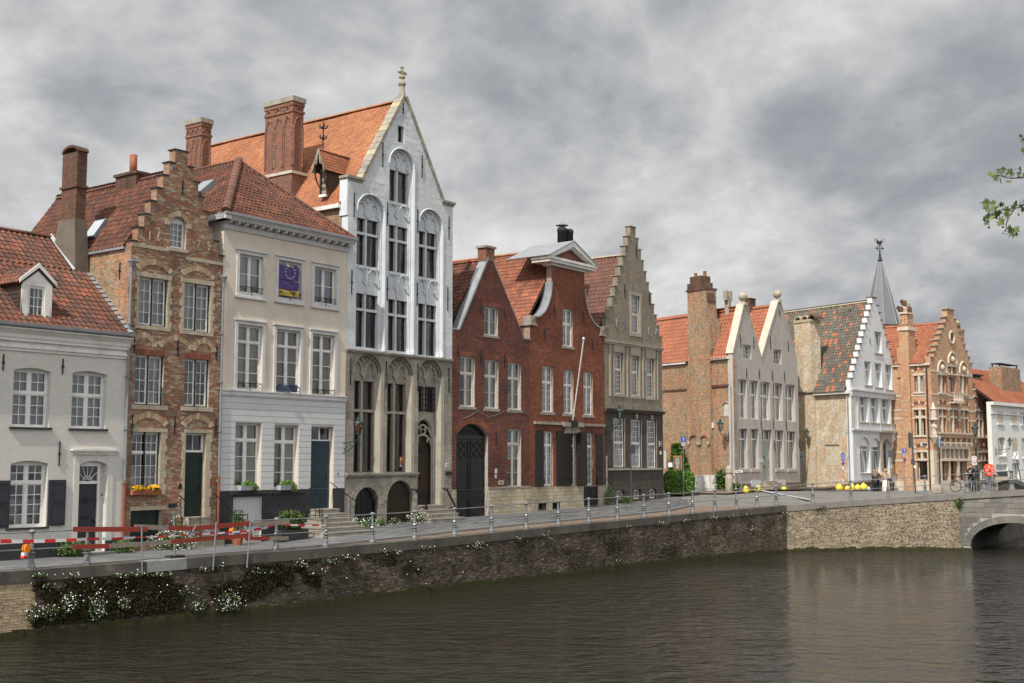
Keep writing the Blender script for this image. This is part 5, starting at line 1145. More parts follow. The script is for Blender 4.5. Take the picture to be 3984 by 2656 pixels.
for zc in(gd[3]*.25,gd[3]*.68):
    for s_ in(-1,1): e=gd[0] if s_<0 else gd[1]; m.box(min(e,e-s_*.75),max(e,e-s_*.75),.16,.1695,zc-.02,zc+.02); m.tube([(e-s_*.3,.16,zc),(e-s_*.35,.16,zc+.12),(e-s_*.5,.16,zc+.12)],.014,4); m.tube([(e-s_*.3,.16,zc),(e-s_*.35,.16,zc-.12),(e-s_*.5,.16,zc-.12)],.014,4)
m.build('hinge_straps','iron',dd)
for x,y0,y1 in((130,130,345),(420,155,375),(678,175,400),(930,210,412)): anchor(b,O,x,y0,y1)
text(b.e,'23',(b.X(O(915,1000)),-.022,b.Z(O(915,1000))),.16,'ink'); b.add(MB().box(b.X(O(903,1000)),b.X(O(927,1000)),-.018,-.009,b.Z(O(915,1018)),b.Z(O(915,984))),'number_plate','sign_white')
b.add(MB().box(b.X(O(905,1065)),b.X(O(945,1065)),-.12,-.009,b.Z(O(925,1080)),b.Z(O(925,1052))),'letter_box','iron'); b.add(MB().box(b.X(O(907,1105)),b.X(O(923,1105)),-.04,-.009,b.Z(O(915,1130)),b.Z(O(915,1085))),'intercom','galv')
steps_to_door(b,lb[2][0]+.05,lb[2][1]-.1,zd0,4,-.05,.3,run=.3)
# poster behind the glass
px=b.rect(O,543,582,935,1015,YL+.1); b.add(MB().box(px[0],px[1],YL+.168,YL+.172,px[2],px[3]),'poster','tape_white'); b.add(MB().box(px[0]+.03,px[1]-.03,YL+.160,YL+.166,px[2]+.1,px[2]+.28).box(px[0]+.06,px[1]-.02,YL+.160,YL+.166,px[2]+.42,px[2]+.5),'poster_print','red'); b.add(MB().box(px[0]+.02,px[1]-.1,YL+.159,YL+.164,px[3]-.18,px[3]-.03),'poster_print','petal_yellow')
# roof
xm=(gx0+gx1)/2
r0=b.fr.fx(C_(1100,150),xm); r1=b.fr.fx(C_(90,385),xm); Dp=min(22,r1[0]); zr=(r0[1]+r1[1])/2
ev=b.fr.fx(C_(820,700),.0); elz=ev[1]
rf=b.add(MB().box(xm-.05,xm+.05,.5,Dp-1,zr-.7,zr-.2),'roof','underlay')
roof_face(b,rf,[(-.12,Dp+2.2,elz),(-.12,.40,elz),(xm,.40,zr),(xm,Dp,zr)],'tile_orange','flat',.2,.155,.028,limit=300,wav=.015)
roof_face(b,rf,[(W+.1,.40,elz),(W+.1,Dp+2.2,elz),(xm,Dp,zr),(xm,.40,zr)],'tile_orange','flat',.2,.16,.028)
roof_face(b,rf,[(W+.1,Dp+2.2,elz),(-.12,Dp+2.2,elz),(xm,Dp,zr)],'tile_orange','flat',.2,.16,.028)
ridge(b,rf,(xm,.4,zr+.02),(xm,Dp,zr+.02),'tile_orange',.13,.34); ridge(b,rf,(xm,Dp,zr),(-.12,Dp+2.2,elz),'tile_orange',.10,.34,'hip_tile')
body(b,W,Dp+2,elz-.05,'b8_brick',y0=.43)
b.add(MB().box(-.22,-.001,.42,6,elz-.22,elz-.03),'eaves_board','trim_white'); b.add(MB().box(-.06,.004,.0,.5,elz-.6,zs-.001),'corner_stones','gable_white_core')
# main chimneys: ornate red brick stacks on the left slope
def gothic_chimney(b,xl,xr,y0,y1,zb,z1,z2,zt,n=3):
    o=b.add(MB().box(xl-.12,xr+.12,y0-.12,y1+.12,zb,z1),'chimney','chim_red')
    MB().box(xl-.18,xr+.18,y0-.18,y1+.18,z1+.001,z1+.14).build('chimney_band','b8_light',o)
    MB().box(xl,xr,y0,y1,z1+.141,zt-.25).build('chimney_shaft','chim_red',o)
    m=MB().box(xl-.05,xr+.05,y0-.05,y1+.05,z2,z2+.12)
    def face(fn,a,c,n):
        wd=(c-a)/n
        for i in range(n):
            aa=a+wd*i; pts=[(aa+.05,z1+.45),(aa+.05,z2-.75)]+[(aa+.05+(wd-.1)*t,z2-.75+.55*sin(PI*min(t,1-t)*1.0+0)) for t in(.15,.3,.5,.7,.85)]+[(aa+wd-.05,z2-.75),(aa+wd-.05,z1+.45)]
            m.tube([fn(u,z) for u,z in pts],.055,5)
            m.tube([fn(aa+.06,z2+.15),fn(aa+.06,zt-.7),fn(aa+wd/2,zt-.5),fn(aa+wd-.06,zt-.7),fn(aa+wd-.06,z2+.15)],.05,5)
    face(lambda u,z:(xl-.01,u,z),y0,y1,n); face(lambda u,z:(u,y0-.01,z),xl,xr,max(1,n-2))
    m.box(xl-.04,xr+.04,y0-.04,y1+.04,zt-.45,zt-.25); m.build('chimney_arcade','chim_red',o)
    MB().box(xl-.09,xr+.09,y0-.09,y1+.09,zt-.249,zt).build('chimney_cap','stone_grey',o)
# near chimney: its front-left edge and base stand on the left eave wall
yk=b.fr.fx(C_(550,540),.35)[0]; 
xl=.35; yn=yk; xr=b.X(C_(605,540),yn); yf=b.fr.fx(C_(396,540),xl)[0]
xr=max(xl+.7,min(xr,1.9)); yf=min(yf,yn+3.2)
gothic_chimney(b,xl,xr,yn,yf,elz-3,b.fr.fx(C_(550,535),xl)[1],b.fr.fx(C_(550,190),xl)[1],b.fr.fx(C_(555,103),xl)[1],3)
fk=b.fr.fx(C_(48,300),.5); 
ch2y=fk[0]; gothic_chimney(b,.5,1.15,ch2y,ch2y+1.25,elz-3,fk[1]-2.5,b.fr.fx(C_(45,320),.5)[1],b.fr.fx(C_(50,222),.5)[1],3)
# hoist dormer
un=Vector((-(zr-elz),0,xm+.12)).normalized()
ry=b.fr.fx(C_(745,600),-.05); y_d=ry[0]; hw=.85
zd=b.fr.fx(C_(745,655),-.05)[1]; zdt=b.fr.fx(C_(710,410),-.05)[1]; zde=b.fr.fx(C_(665,540),-.05)[1]
yb_=max(1.2,b.fr.fx(C_(800,600),-.05)[0]); ya_=b.fr.fx(C_(665,535),-.35)[0]; ym=(yb_+ya_)/2; hw=(ya_-yb_)/2
do=b.add(MB().box(-.12,.0,ym-hw*.55,ym+hw*.55,zd-.05,zd+.08),'hoist_dormer','trim_white')
m=MB().box(-.05,.05,ym-hw*.6,ym-hw*.45,zd+.08,zde+.2).box(-.05,.05,ym+hw*.45,ym+hw*.6,zd+.08,zde+.2).box(-.05,.05,ym-hw*.45,ym+hw*.45,zde,zde+.15).box(0,1.6,ym-hw*.6,ym-hw*.5,zd+.3,zde+.2)
for k in range(5): m.box(-.02,.02,ym-hw*.45,ym+hw*.45,zd+.1+.3*k,zd+.14+.3*k)
m.build('dormer_frame','wood_dark',do); MB().box(.06,.1,ym-hw*.5,ym+hw*.5,zd,zde+.1).build('dormer_shutter','b7_stone',do)
for s_ in(-1,1):
    e=ym+s_*hw
    MB().prismx([(e,zde-.05),(e,zde+.14),(ym,zdt+.05),(ym,zdt-.16)],-.42,-.36).build('bargeboard','stone_grey',do)
    MB().tube([(-.35,ym+s_*hw*.75,zde+.15),(-.25,ym+s_*hw*.7,zde-.35),(-.04,ym+s_*hw*.55,zde-.7)],.05,5).build('brace','wood_dark',do)
    xb_=(zdt-elz)*(xm+.12)/(zr-elz)
    P4=[(-.36,e,zde+.05),(xb_*.75,e,zde+.05),(xb_,ym,zdt),(-.36,ym,zdt)]
    if s_>0: P4=[P4[1],P4[0],P4[3],P4[2]]
    roof_face(b,do,P4,'tile_orange' if False else 'tile_b10','flat',.2,.16,.028)
MB().tube([(-.38,ym-hw*.35,zde+.35),(-.38,ym-.1,zde+.6),(-.38,ym,zde+.9),(-.38,ym+.1,zde+.6),(-.38,ym+hw*.35,zde+.35)],.05,5).build('trefoil_arch','stone_grey',do)
zv=b.fr.fx(C_(710,250),-.1)[1]; m=MB().tube([(-.1,ym,zdt),(-.1,ym,zv)],.03,5)
for z,r_ in((zdt+(zv-zdt)*.38,.16),(zdt+(zv-zdt)*.75,.2)):
    for k in range(6): a=k*PI/3; m.tube([(-.1,ym,z),(-.1+r_*cos(a),ym+r_*sin(a),z+.05),(-.1+r_*1.1*cos(a),ym+r_*1.1*sin(a),z+.18)],.025,4)
m.build('weather_vane','iron',do)
# ---------------------------------------------------------------- house 5: dark red brick with the carriage gate
b=b5=building('red_gate_house','dark red brick house with a pointed gable and a black arched carriage gate',26.6,2.44)
W=b.X(Fc(757,900)); zsh=b.Z(E(758,1165)); xap=b.X(E(462,455)); zap=b.Z(E(465,458)); gl=b.X(E(192,1078)); gr=b.X(E(757,1165)); zsh=(b.Z(E(192,1080))+zsh)/2; gr=min(gr,W-.02)
F1=[b.rect(Fc,187,308,-31,380),b.rect(Fc,387,500,-4,396),b.rect(Fc,575,684,19,406)]; at=b.rect(E,413,532,882,1132); g1=b.rect(Fc,573,684,560,1036)
gate=b.rect(Fc,155,415,518,1268); gate=(gate[0],gate[1],-.02,gate[3])
window(b,at,rev=.14,leaves=2,cols=1,rows=(2,),mat='frame_cream',curt='gap',sill=(.1,.12,.04,'stone_grey'),bar=.025)
for r in F1: window(b,r,rev=.14,leaves=2,cols=1,rows=(1,2),split=(1,2),mat='frame_cream',mull=.10,tr=.10,curt='sides',sill=(.1,.14,.04,'stone_grey'),bar=.025,cm='curtain',glass='glass')
window(b,g1,rev=.14,leaves=2,cols=1,rows=(1,3),split=(1,3),mat='frame_cream',mull=.10,tr=.10,curt='sides',sill=(.1,.14,.04,'stone_grey'),bar=.025)
rise=gate[3]-b.Z(Fc(400,615)); rise=max(.5,min(1.3,rise))
b.holes.append(opening(gate[0],gate[1],gate[2],gate[3],rise,14))
zpl=b.Z(Fc(600,1042))
outer=[(.003,-.3),(W,-.3),(W,zsh),(gr,zsh),(xap+.14,zap),(xap-.14,zap),(gl,zsh),(.003,zsh)]
facade(b,outer,'mortar_b5',brick='brick_b5',Lb=.20,Hb=.0735,jt=.012,limit=230,bholes=[[(-1,-1),(W+1,-1),(W+1,zpl),(-1,zpl)]])
pl=b.add(MB().slab([(.006,-.28),(W-.005,-.28),(W-.005,zpl),(.006,zpl)],[opening(gate[0]-.001,gate[1]+.001,-.2,zpl-.01)],-.03,-.001),'plinth','flag_joint')
rc_=courses([(.006,-.2),(W-.005,-.2),(W-.005,zpl),(.006,zpl)],[opening(gate[0],gate[1],-1,9)],.42,.2,.012); place_bricks(rc_,'yellow_stone',pl,b.fr,'stone_block','plinth_blocks',y=-.042,dep=.03,limit=60)
b.add(MB().box(gate[1]+.01,W-.006,-.06,-.002,zpl+.001,zpl+.09),'plinth_cap','stone_grey')
for r in F1+[at,g1]: flat_arch(b,r[0]-.06,r[1]+.08,r[3]+.003,.21,'brick_arch',pr=.026,spread=.12)
voussoir_arch(b,gate[0]-.0,gate[1]+.0,gate[3]-rise,rise,.30,'brick_arch',n=34,y=-.03,name='arch_brick')
# gate leaves and lattice light
zt=b.Z(Fc(285,628)); m=MB().box(gate[0],gate[1],.18,.25,zt-.10,zt+.10); xm=(gate[0]+gate[1])/2
go=b.add(m,'gate_transom','black_paint'); b.add(MB().box(gate[0],gate[1],.28,.30,zt,gate[3]),'fanlight_backing','black_paint')
m=MB(); rr=(gate[1]-gate[0])/2
for k in range(9): a=PI*k/8; m.tube([(xm+.15*cos(a),.2,zt+.1+.15*sin(a)),(xm+rr*.97*cos(a),.2,zt+.1+(gate[3]-zt-.12)*sin(a)*.98)],.018,4)
for q in(.45,.75): m.tube([(xm+rr*q*cos(PI*k/12),.2,zt+.1+(gate[3]-zt-.1)*q*sin(PI*k/12)) for k in range(13)],.016,4)
m.tube([(q_[0],.19,q_[1]) for q_ in arc(gate[0]+.03,gate[1]-.03,gate[3]-.03,rise,12)],.04,5); b.add(m,'fanlight','iron')
for s_ in(0,1):
    xa,xb=(gate[0]+.01,xm-.012) if s_==0 else (xm+.012,gate[1]-.01); zz0,zz1=0,zt-.11
    m=MB().box(xa,xb,.22,.28,zz0,zz1)
    def pan(za,zb,d=.03):
        m.box(xa+.08,xa+.12,.22-d,.2199,za,zb).box(xb-.12,xb-.08,.22-d,.2199,za,zb).box(xa+.12,xb-.12,.22-d,.2199,za,za+.04).box(xa+.12,xb-.12,.22-d,.2199,zb-.04,zb)
    pan(.08,.95); pan(1.35,zz1-1.15); pan(zz1-1.05,zz1-.06); m.box(xa,xb,.19,.2198,1.05,1.25)
    lf=b.add(m,'gate_leaf','black_paint'); m=MB(); za,zb=zz1-1.0,zz1-.11; a,c=xa+.13,xb-.13
    for k in range(-1,3):
        t0=a+(c-a)*k/2; m.tube([(max(a,t0),.20,za+max(0,(a-t0))/(c-a)*2*(zb-za)*.5),(min(c,t0+(c-a)),.20,min(zb,za+(zb-za)*min(1,(c-t0)/(c-a))))],.014,4)
        m.tube([(min(c,a+c-t0),.20,za+max(0,(a-t0))/(c-a)*2*(zb-za)*.5),(max(a,a-t0+a if False else a+c-t0-(c-a)),.20,min(zb,za+(zb-za)*min(1,(c-t0)/(c-a))))],.014,4)
    m.build('lattice','iron',lf)
for cr,x,y0,y1 in((E,375,855,945),(E,585,900,980),(E,178,1235,1320),(E,380,1262,1385),(E,587,1288,1410),(Fc,478,580,690)): anchor(b,cr,x,y0,y1)
# gable copings: wide zinc on the left verge, thin on the right
for s_,mt,wd in((-1,'zinc',.16),(1,'zinc_dark',.05)):
    g_=gl if s_<0 else gr; p0=(g_,zsh+(.0)); p1=(xap+s_*.14,zap); d_=Vector((p1[0]-p0[0],0,p1[1]-p0[1])).normalized(); nn=Vector((-d_.z,0,d_.x))*(1 if s_<0 else -1)
    pts=[(p0[0]-nn.x*.02,p0[1]-nn.z*.02),(p1[0]-nn.x*.02,p1[1]-nn.z*.02),(p1[0]+nn.x*wd*.5,p1[1]+nn.z*wd*.5),(p0[0]+nn.x*wd*.5,p0[1]+nn.z*wd*.5)]
    b.add(MB().prism(pts if s_>0 else pts[::-1],-.05,.5),'verge_coping',mt)
b.add(MB().box(0,gl,-.05,.5,zsh+.001,zsh+.07).box(gr-.1,W,-.05,.5,zsh+.001,zsh+.07),'shoulder_flashing','zinc')
# ridge chimney on the gable tip
cx0,cx1=b.X(E(425,420)),b.X(E(498,420)); zc=b.Z(E(462,352)); o=b.add(MB().box(xap-(cx1-cx0)*.5,xap+(cx1-cx0)*.5,-.03,.55,zap-.15,zc-.12),'chimney','chim_red'); MB().box(xap-(cx1-cx0)*.5-.08,xap+(cx1-cx0)*.5+.08,-.1,.62,zc-.12,zc).build('chimney_cap','stone_grey',o)
zr=zap-.1; D5=12
rf=b.add(MB().box(xap-.05,xap+.05,.5,D5,zr-.6,zr-.25),'roof','underlay')
# near part of the roof keeps the old dark tiles below, brighter ones behind
zr2=b.fr.fx(E(132,590),xap)[1]
roof_face(b,rf,[(-.02,D5,zsh),(-.02,.42,zsh),(xap,.42,zr),(xap,D5,zr)],'tile_old','pan',.23,.27,.05,limit=200)
roof_face(b,rf,[(W,.42,zsh),(W,D5,zsh),(xap,D5,zr),(xap,.42,zr)],'tile_b6','pan',.23,.27,.05)
ridge(b,rf,(xap,.6,zr+.02),(xap,D5,zr+.02),'tile_b6',.12,.36)
body(b,W,D5,zsh-.05,'b8_brick')
b.add(MB().box(b.X(Fc(498,995)),b.X(Fc(540,995)),-.03,-.013,b.Z(Fc(520,1012)),b.Z(Fc(520,980))),'letter_box','b8_light'); b.add(MB().box(b.X(Fc(505,995)),b.X(Fc(533,995)),-.035,-.0301,b.Z(Fc(520,999)),b.Z(Fc(520,991))),'letter_slot','iron')
b.add(MB().box(b.X(Fc(470,948)),b.X(Fc(485,948)),-.03,-.013,b.Z(Fc(477,962)),b.Z(Fc(477,934))),'number_plate','sign_white'); text(b.e,'24',(b.X(Fc(477.5,948)),-.033,b.Z(Fc(477,948))),.15,'ink')
b.add(MB().box(b.X(Fc(471,905)),b.X(Fc(486,905)),-.03,-.013,b.Z(Fc(478,921)),b.Z(Fc(478,885))),'small_notice','tape_white')
m=MB().tube([(b.X(Fc(x,y)),-.03,b.Z(Fc(x,y))) for x,y in((205,478),(250,462),(300,430),(330,414),(400,465),(470,450),(540,420),(640,432),(700,420),(740,440))],.015,4); b.add(m,'wall_cable','zinc_dark')
# ---------------------------------------------------------------- house 6: orange red brick with bell gable
u6=26.6+W+.005
b=b6=building('bell_gable_house','orange red brick house with a concave bell gable under a white pediment, black shutters below',u6,2.60)
W=b.X(Fc(1366,900)); zsh=(b.Z(E(812,1042))+b.Z(E(1440,1160)))/2; zsh=b.Z(E(800,1040))
xl0,xr0=b.X(E(762,1000)),b.X(E(1480,1100)); xl0=max(.0,xl0); xr0=min(W,xr0)
nl,nr=b.X(E(990,600)),b.X(E(1276,600)); zn=b.Z(E(1130,545)); zcv=b.Z(E(985,660))
xc=(xl0+xr0)/2; hwn=(nr-nl)/2; nl,nr=xc-hwn,xc+hwn; hs=(xr0-xl0)/2-.0
def curve(s_,n=12):
    x0,z0=hs-.42,zsh+.50; x1,z1=hwn,zcv; pts=[]
    for i in range(n+1): t=i/n*PI/2; pts.append((xc+s_*(x0-(x0-x1)*sin(t)**.9),z0+(z1-z0)*(1-cos(t))**.92 if i else z0))
    return pts
cl_,cr_=curve(-1),curve(1)
outer=[(.003,-.3),(W,-.3),(W,zsh),(xc+hs,zsh),(xc+hs,zsh+.48)]+cr_+[(nr,zn),(nl,zn)]+cl_[::-1]+[(xc-hs,zsh+.48),(xc-hs,zsh),(.003,zsh)]
if abs(W-(xc+hs))<.01: outer.remove((xc+hs,zsh))
if abs(xc-hs)<.02: outer=[p for p in outer if p!=(xc-hs,zsh)]
F1=[b.rect(Fc,855,945,52,425),b.rect(Fc,1030,1110,80,438),b.rect(Fc,1192,1268,98,448)]; at=b.rect(E,1095,1184,900,1226)
G1=[b.rect(Fc,867,945,580,1022),b.rect(Fc,1050,1130,588,1020),b.rect(Fc,1195,1270,596,1018)]; cel=b.rect(Fc,1190,1308,1032,1180)
kw=dict(rev=.12,leaves=2,cols=2,mat='frame_white',mull=.085,bar=.022,fw=.05)
window(b,at,rows=(2,3),split=(1,1.5),curt='sheer',sill=(.12,.14,.05,'stone_grey'),tr=.09,**kw)
for r in F1: window(b,r,rows=(2,4),split=(1,1.9),curt='sheer',sill=(.12,.15,.05,'stone_grey'),tr=.09,**kw)
for r in G1: window(b,r,rows=(2,5),split=(1,3),curt='gap',tr=.09,**kw)
b.holes.append(opening(*cel)); zpl=b.Z(Fc(1000,1032)); zpl2=min(zpl,min(r[2] for r in G1)-.001)
vents=[b.rect(Fc,820,888,1165,1222),b.rect(Fc,935,1000,1160,1216)]
for v in vents: b.holes.append(opening(v[0],v[1],max(.05,v[2]),v[3]))
facade(b,outer,'mortar_b6',brick='brick_b6',Lb=.20,Hb=.0735,jt=.012,limit=200,bholes=[[(-1,-1),(W+1,-1),(W+1,zpl2),(-1,zpl2)]])
hl=[opening(cel[0],cel[1],max(cel[2],-.1),cel[3]-.0 if cel[3]<zpl2-.01 else zpl2-.012)]+[opening(v[0],v[1],max(.05,v[2]),v[3]) for v in vents]
pl=b.add(MB().slab([(.006,-.28),(W-.005,-.28),(W-.005,zpl2-.002),(.006,zpl2-.002)],hl,-.03,-.001),'plinth','flag_joint')
rc_=courses([(.006,-.2),(W-.005,-.2),(W-.005,zpl2),(.006,zpl2)],hl,.42,.2,.012); place_bricks(rc_,'yellow_stone',pl,b.fr,'stone_block','plinth_blocks',y=-.042,dep=.03,limit=60)
for v in vents:
    m=MB(); 
    for k in range(5): xx=v[0]+.05+(v[1]-v[0]-.1)*k/4; m.tube([(xx,.0,max(.05,v[2])),(xx,.0,v[3])],.016,5)
    b.add(m,'vent_bars','iron'); b.add(MB().box(v[0],v[1],.3,.34,max(.0,v[2]),v[3]),'vent_back','black_paint')
panel_door(b,cel,'shutter_black',rev=.02,n=2,panels=((.06,.94),),name='cellar_hatch')
for r in F1+[at]+G1: flat_arch(b,r[0]-.08,r[1]+.10,r[3]+.003,.23,'brick_arch' if r is not at else 'brick_b6',pr=.026,spread=.14)
zl=b.Z(Fc(1060,518)); x0,x1=b.X(Fc(785,510)),b.X(Fc(1356,530))
b.add(MB().box(x0,x1,-.14,-.013,zl-.10,zl+.05),'string_course','stone_grey'); b.add(MB().box(b.X(Fc(1010,530)),b.X(Fc(1175,530)),-.22,-.012,zl-.17,zl+.08).box(b.X(Fc(1030,560)),b.X(Fc(1150,560)),-.12,-.012,zl-.55,zl-.171),'central_lintel','stone_grey')
for (xa,xb,ya,yb_) in((805,867,570,1028),(975,1033,578,1022),(1035,1094,583,1020),(1143,1207,588,1024),(1296,1347,598,1015)):
    X0,X1=b.X(Fc(xa,800),-.05),b.X(Fc(xb,800),-.05); z0,z1=b.Z(Fc((xa+xb)/2,yb_),-.05),b.Z(Fc((xa+xb)/2,ya),-.05)
    o=b.add(MB().box(X0,X1,-.085,-.04,z0,z1),'shutter','shutter_black'); MB().box(X0+.02,X1-.02,-.10,-.086,z0+.45,z0+.53).box(X0+.02,X1-.02,-.10,-.086,z1-.3,z1-.25).build('shutter_bar','iron',o)
b.add(MB().box(b.X(Fc(1131,800)),b.X(Fc(1131,800))+.05,-.75,-.03,G1[1][2],G1[1][3]),'shutter','shutter_black')
# bell gable edge, brick rim and zinc capping, volutes
for s_,c_ in((-1,cl_),(1,cr_)):
    m=MB(); w_=.0
    for i in range(len(c_)-1):
        (xa,za),(xb,zb)=c_[i],c_[i+1]; d_=Vector((xb-xa,0,zb-za)).normalized(); nn=Vector((-d_.z,0,d_.x))*(1 if s_<0 else -1)
        pts=[(xa-nn.x*.02,za-nn.z*.02),(xb-nn.x*.02,zb-nn.z*.02),(xb+nn.x*.06,zb+nn.z*.06),(xa+nn.x*.06,za+nn.z*.06)]
        m.prism(pts if s_>0 else pts[::-1],-.08,.55)
    b.add(m,'verge_coping','zinc')
    m=MB()
    n=44
    for i in range(n):
        t=i/n*(len(c_)-1); k=int(t); f=t-k; xa=c_[k][0]+(c_[k+1][0]-c_[k][0])*f; za=c_[k][1]+(c_[k+1][1]-c_[k][1])*f; d_=Vector((c_[k+1][0]-c_[k][0],0,c_[k+1][1]-c_[k][1])).normalized(); nn=Vector((-d_.z,0,d_.x))*(-1 if s_<0 else 1); q=Vector((xa,0,za))
        p=[q+nn*.02,q+d_*.055+nn*.02,q+d_*.055+nn*.22,q+nn*.22]; p=[(v.x,v.z) for v in p]; m.prism(p[::-1] if s_<0 else p,-.03,.0,t=rnd())
    o=b.add(m,'rim_bricks','brick_b6',tint=True); o['kind']='stuff'
    xv=xc+s_*(hs-.22); m=MB().box(xv-.24,xv+.24,-.10,.45,zsh+.12,zsh+.56); 
    m.tube([(xv+(.16-.022*t)*cos(t*s_),-.12,zsh+.34+(.16-.022*t)*sin(t)) for t in np.linspace(0,6.2,16)],.03,5)
    b.add(m,'volute','stone_grey'); b.add(MB().box(xv-.32,xv+.30,-.16,.5,zsh+.001,zsh+.12),'coping_slab','stone_grey')
# pediment
e0,e1=b.X(E(938,455),-.35),b.X(E(1355,535),-.35); zb0=b.Z(E(1150,520),-.35); zap=b.Z(E(1200,312),-.35); hwp=(e1-e0)/2; 
b.add(MB().box(nl-.06,nr+.06,-.08,.6,zn-.02,zn+.12),'neck_moulding','trim_white')
o=b.add(MB().box(xc-hwp,xc+hwp,-.40,.9,zn+.28,zn+.42).box(xc-hwp+.08,xc+hwp-.08,-.32,.9,zn+.121,zn+.279),'pediment','trim_white')
zt=zap
for s_ in(-1,1):
    a=(xc+s_*(hwp+.06),zn+.421); c=(xc,zt); pts=[a,c,(c[0],c[1]-.34),(a[0]-s_*.42,a[1])]
    MB().prism(pts if s_<0 else pts[::-1],-.42,-.16).build('pediment_moulding','trim_white',o)
    pts=[(a[0]-s_*.42,a[1]),(c[0],c[1]-.341),(c[0],c[1]-.46),(a[0]-s_*.60,a[1])]; MB().prism(pts if s_<0 else pts[::-1],-.30,-.10).build('pediment_moulding','trim_white',o)
    pts=[(a[0]+s_*.06,a[1]+.02),(c[0],c[1]+.03),(c[0],c[1]-.02),(a[0],a[1]-.01)]; MB().prism(pts if s_<0 else pts[::-1],-.46,2.6).build('pediment_roof','zinc',o)
MB().prism([(xc-hwp+.5,zn+.422),(xc+hwp-.5,zn+.422),(xc,zt-.5)],-.04,.0).build('pediment_field','chim_red',o)
D6=13; zr=min(zt-.5,b.fr.fx(E(940,402),xc)[1]+.0); zr=b.fr.fx(E(700,425),xc)[1]
rf=b.add(MB().box(xc-.05,xc+.05,.6,D6,zr-.7,zr-.3),'roof','underlay'); ze6=zsh+.0
roof_face(b,rf,[(.0,D6,ze6),(.0,.40,ze6),(xc,.40,zr),(xc,D6,zr)],'tile_b6','pan',.25,.30,.055,limit=300)
roof_face(b,rf,[(W,.40,ze6),(W,D6,ze6),(xc,D6,zr),(xc,.40,zr)],'tile_b6','pan',.25,.30,.05)
ridge(b,rf,(xc,.4,zr+.02),(xc,D6,zr+.02),'tile_orange',.13,.40)
body(b,W,D6,zsh-.05,'b8_brick')
fz=b.fr.fx(E(1090,250),xc); fy_=min(3.2,max(1.5,fz[0])); 
for k,(px_,top) in enumerate(((1090,190),(1147,205))):
    xx=b.X(E(px_,250),2.2); zt_=b.Z(E(px_,top),2.2); o=b.add(MB().lathe([(.29,0),(.29,zt_-zr+.75),(.31,zt_-zr+.76),(.31,zt_-zr+.9),(.24,zt_-zr+1.0)],xx,2.2,14,zr-1),'flue_pipe','plinth_dark',smooth=True)
    if k==0: MB().lathe([(.10,.0),(.10,.12)],xx,2.2,8,zt_).lathe([(.40,.12),(.30,.2),(.05,.32)],xx,2.2,14,zt_).build('flue_cowl','zinc_dark',o)
for cr,x,y0,y1 in((E,932,1055,1175),(E,1018,862,972),(E,1272,920,1025),(E,1352,1160,1258)): anchor(b,cr,x,y0,y1)
# ---------------------------------------------------------------- house 7: grey-yellow brick stepped gable dated 1764
u7=u6+W+.005
b=b7=building('dated_step_house','grey and yellow brick house with tall stepped gable dated 1764',u7,2.72)
W=b.X(Fc(1842,900)); zsh=(b.Z(E(1440,1045))+b.Z(E(1972,1155)))/2; zt=b.Z(E(1715,188)); Lp,Rp,caps=steps_gable(W,zsh,zt,10,.66)
at=b.rect(E,1695,1766,785,1112); m1=[b.rect(E,1549,1621,1283,1745),b.rect(E,1693,1761,1312,1785),b.rect(E,1828,1893,1336,1810)]
m1=[(r[0],r[1],b.Z(Fc(c,d)),r[3]) for r,c,d in zip(m1,(1480,1612,1738),(277,292,306))]
g=[b.rect(Fc,1440,1524,475,872),b.rect(Fc,1582,1660,485,874),b.rect(Fc,1712,1784,493,878)]; bs=[b.rect(Fc,1457,1530,1055,1138),b.rect(Fc,1598,1665,1050,1132),b.rect(Fc,1727,1792,1045,1126)]
kw=dict(leaves=1,mat='frame_white',bar=.022,fw=.05)
window(b,at,rev=.12,cols=4,rows=(4,4),split=(1,1),curt='sheer',tr=.08,**kw)
for r in m1: window(b,r,rev=.14,cols=4,rows=(3,5),split=(1,1.5),curt='sheer',tr=.09,**kw)
for r in g: window(b,r,rev=.10,cols=5,rows=(4,4),split=(1,1),curt='half',tr=.09,**kw)
for r in bs: window(b,(r[0],r[1],max(.06,r[2]),r[3]),rise=.12,rev=.2,cols=4,rows=(3,),curt='half',**kw)
zmid=b.Z(Fc(1610,425)); zmid2=b.Z(Fc(1500,380))
outer=[(.004,zmid),(W,zmid)]+Rp+Lp[::-1]
allh=b.holes; b.holes=[h for h in allh if min(p[1] for p in h)>zmid]; low_h=[h for h in allh if min(p[1] for p in h)<=zmid]
facade(b,[(max(.004,min(W,x)),z) for x,z in outer],'b7_yellow',name='upper_wall')
b.holes=low_h; facade(b,[(.004,-.3),(W,-.3),(W,zmid-.001),(.004,zmid-.001)],'b7_dark',name='lower_wall')
caps_build(b,caps,'stone_grey',h=.05)
b.add(MB().box(.0,W+.06,-.14,-.001,zmid-.05,zmid+.08).box(.0,W+.1,-.20,-.001,zmid+.081,zmid+.15),'string_course','b7_dark')
zm2=b.Z(E(1700,1215)); b.add(MB().box(.0,W+.06,-.16,-.001,zm2,zm2+.10).box(.0,W+.03,-.10,-.001,zm2-.12,zm2-.001),'string_course','b7_stone')
zw0=min(r[2] for r in m1)
for r in m1:
    surround(b,(r[0],r[1],r[2],min(r[3],zm2-.2)),.16,.04,'b7_stone',sides='lrb')
    b.add(MB().prism([(r[0]-.1,r[3]+.02),(r[1]+.1,r[3]+.02),(r[1]+.15,zm2-.125),(r[0]-.15,zm2-.125)],-.06,-.001),'window_head','b7_stone')
for x in(m1[0][0]-.55,(m1[0][1]+m1[1][0])/2,(m1[1][1]+m1[2][0])/2,m1[2][1]+.40): b.add(MB().box(x-.07,x+.07,-.07,-.001,zw0-.1,zm2-.125),'pilaster','b7_stone')
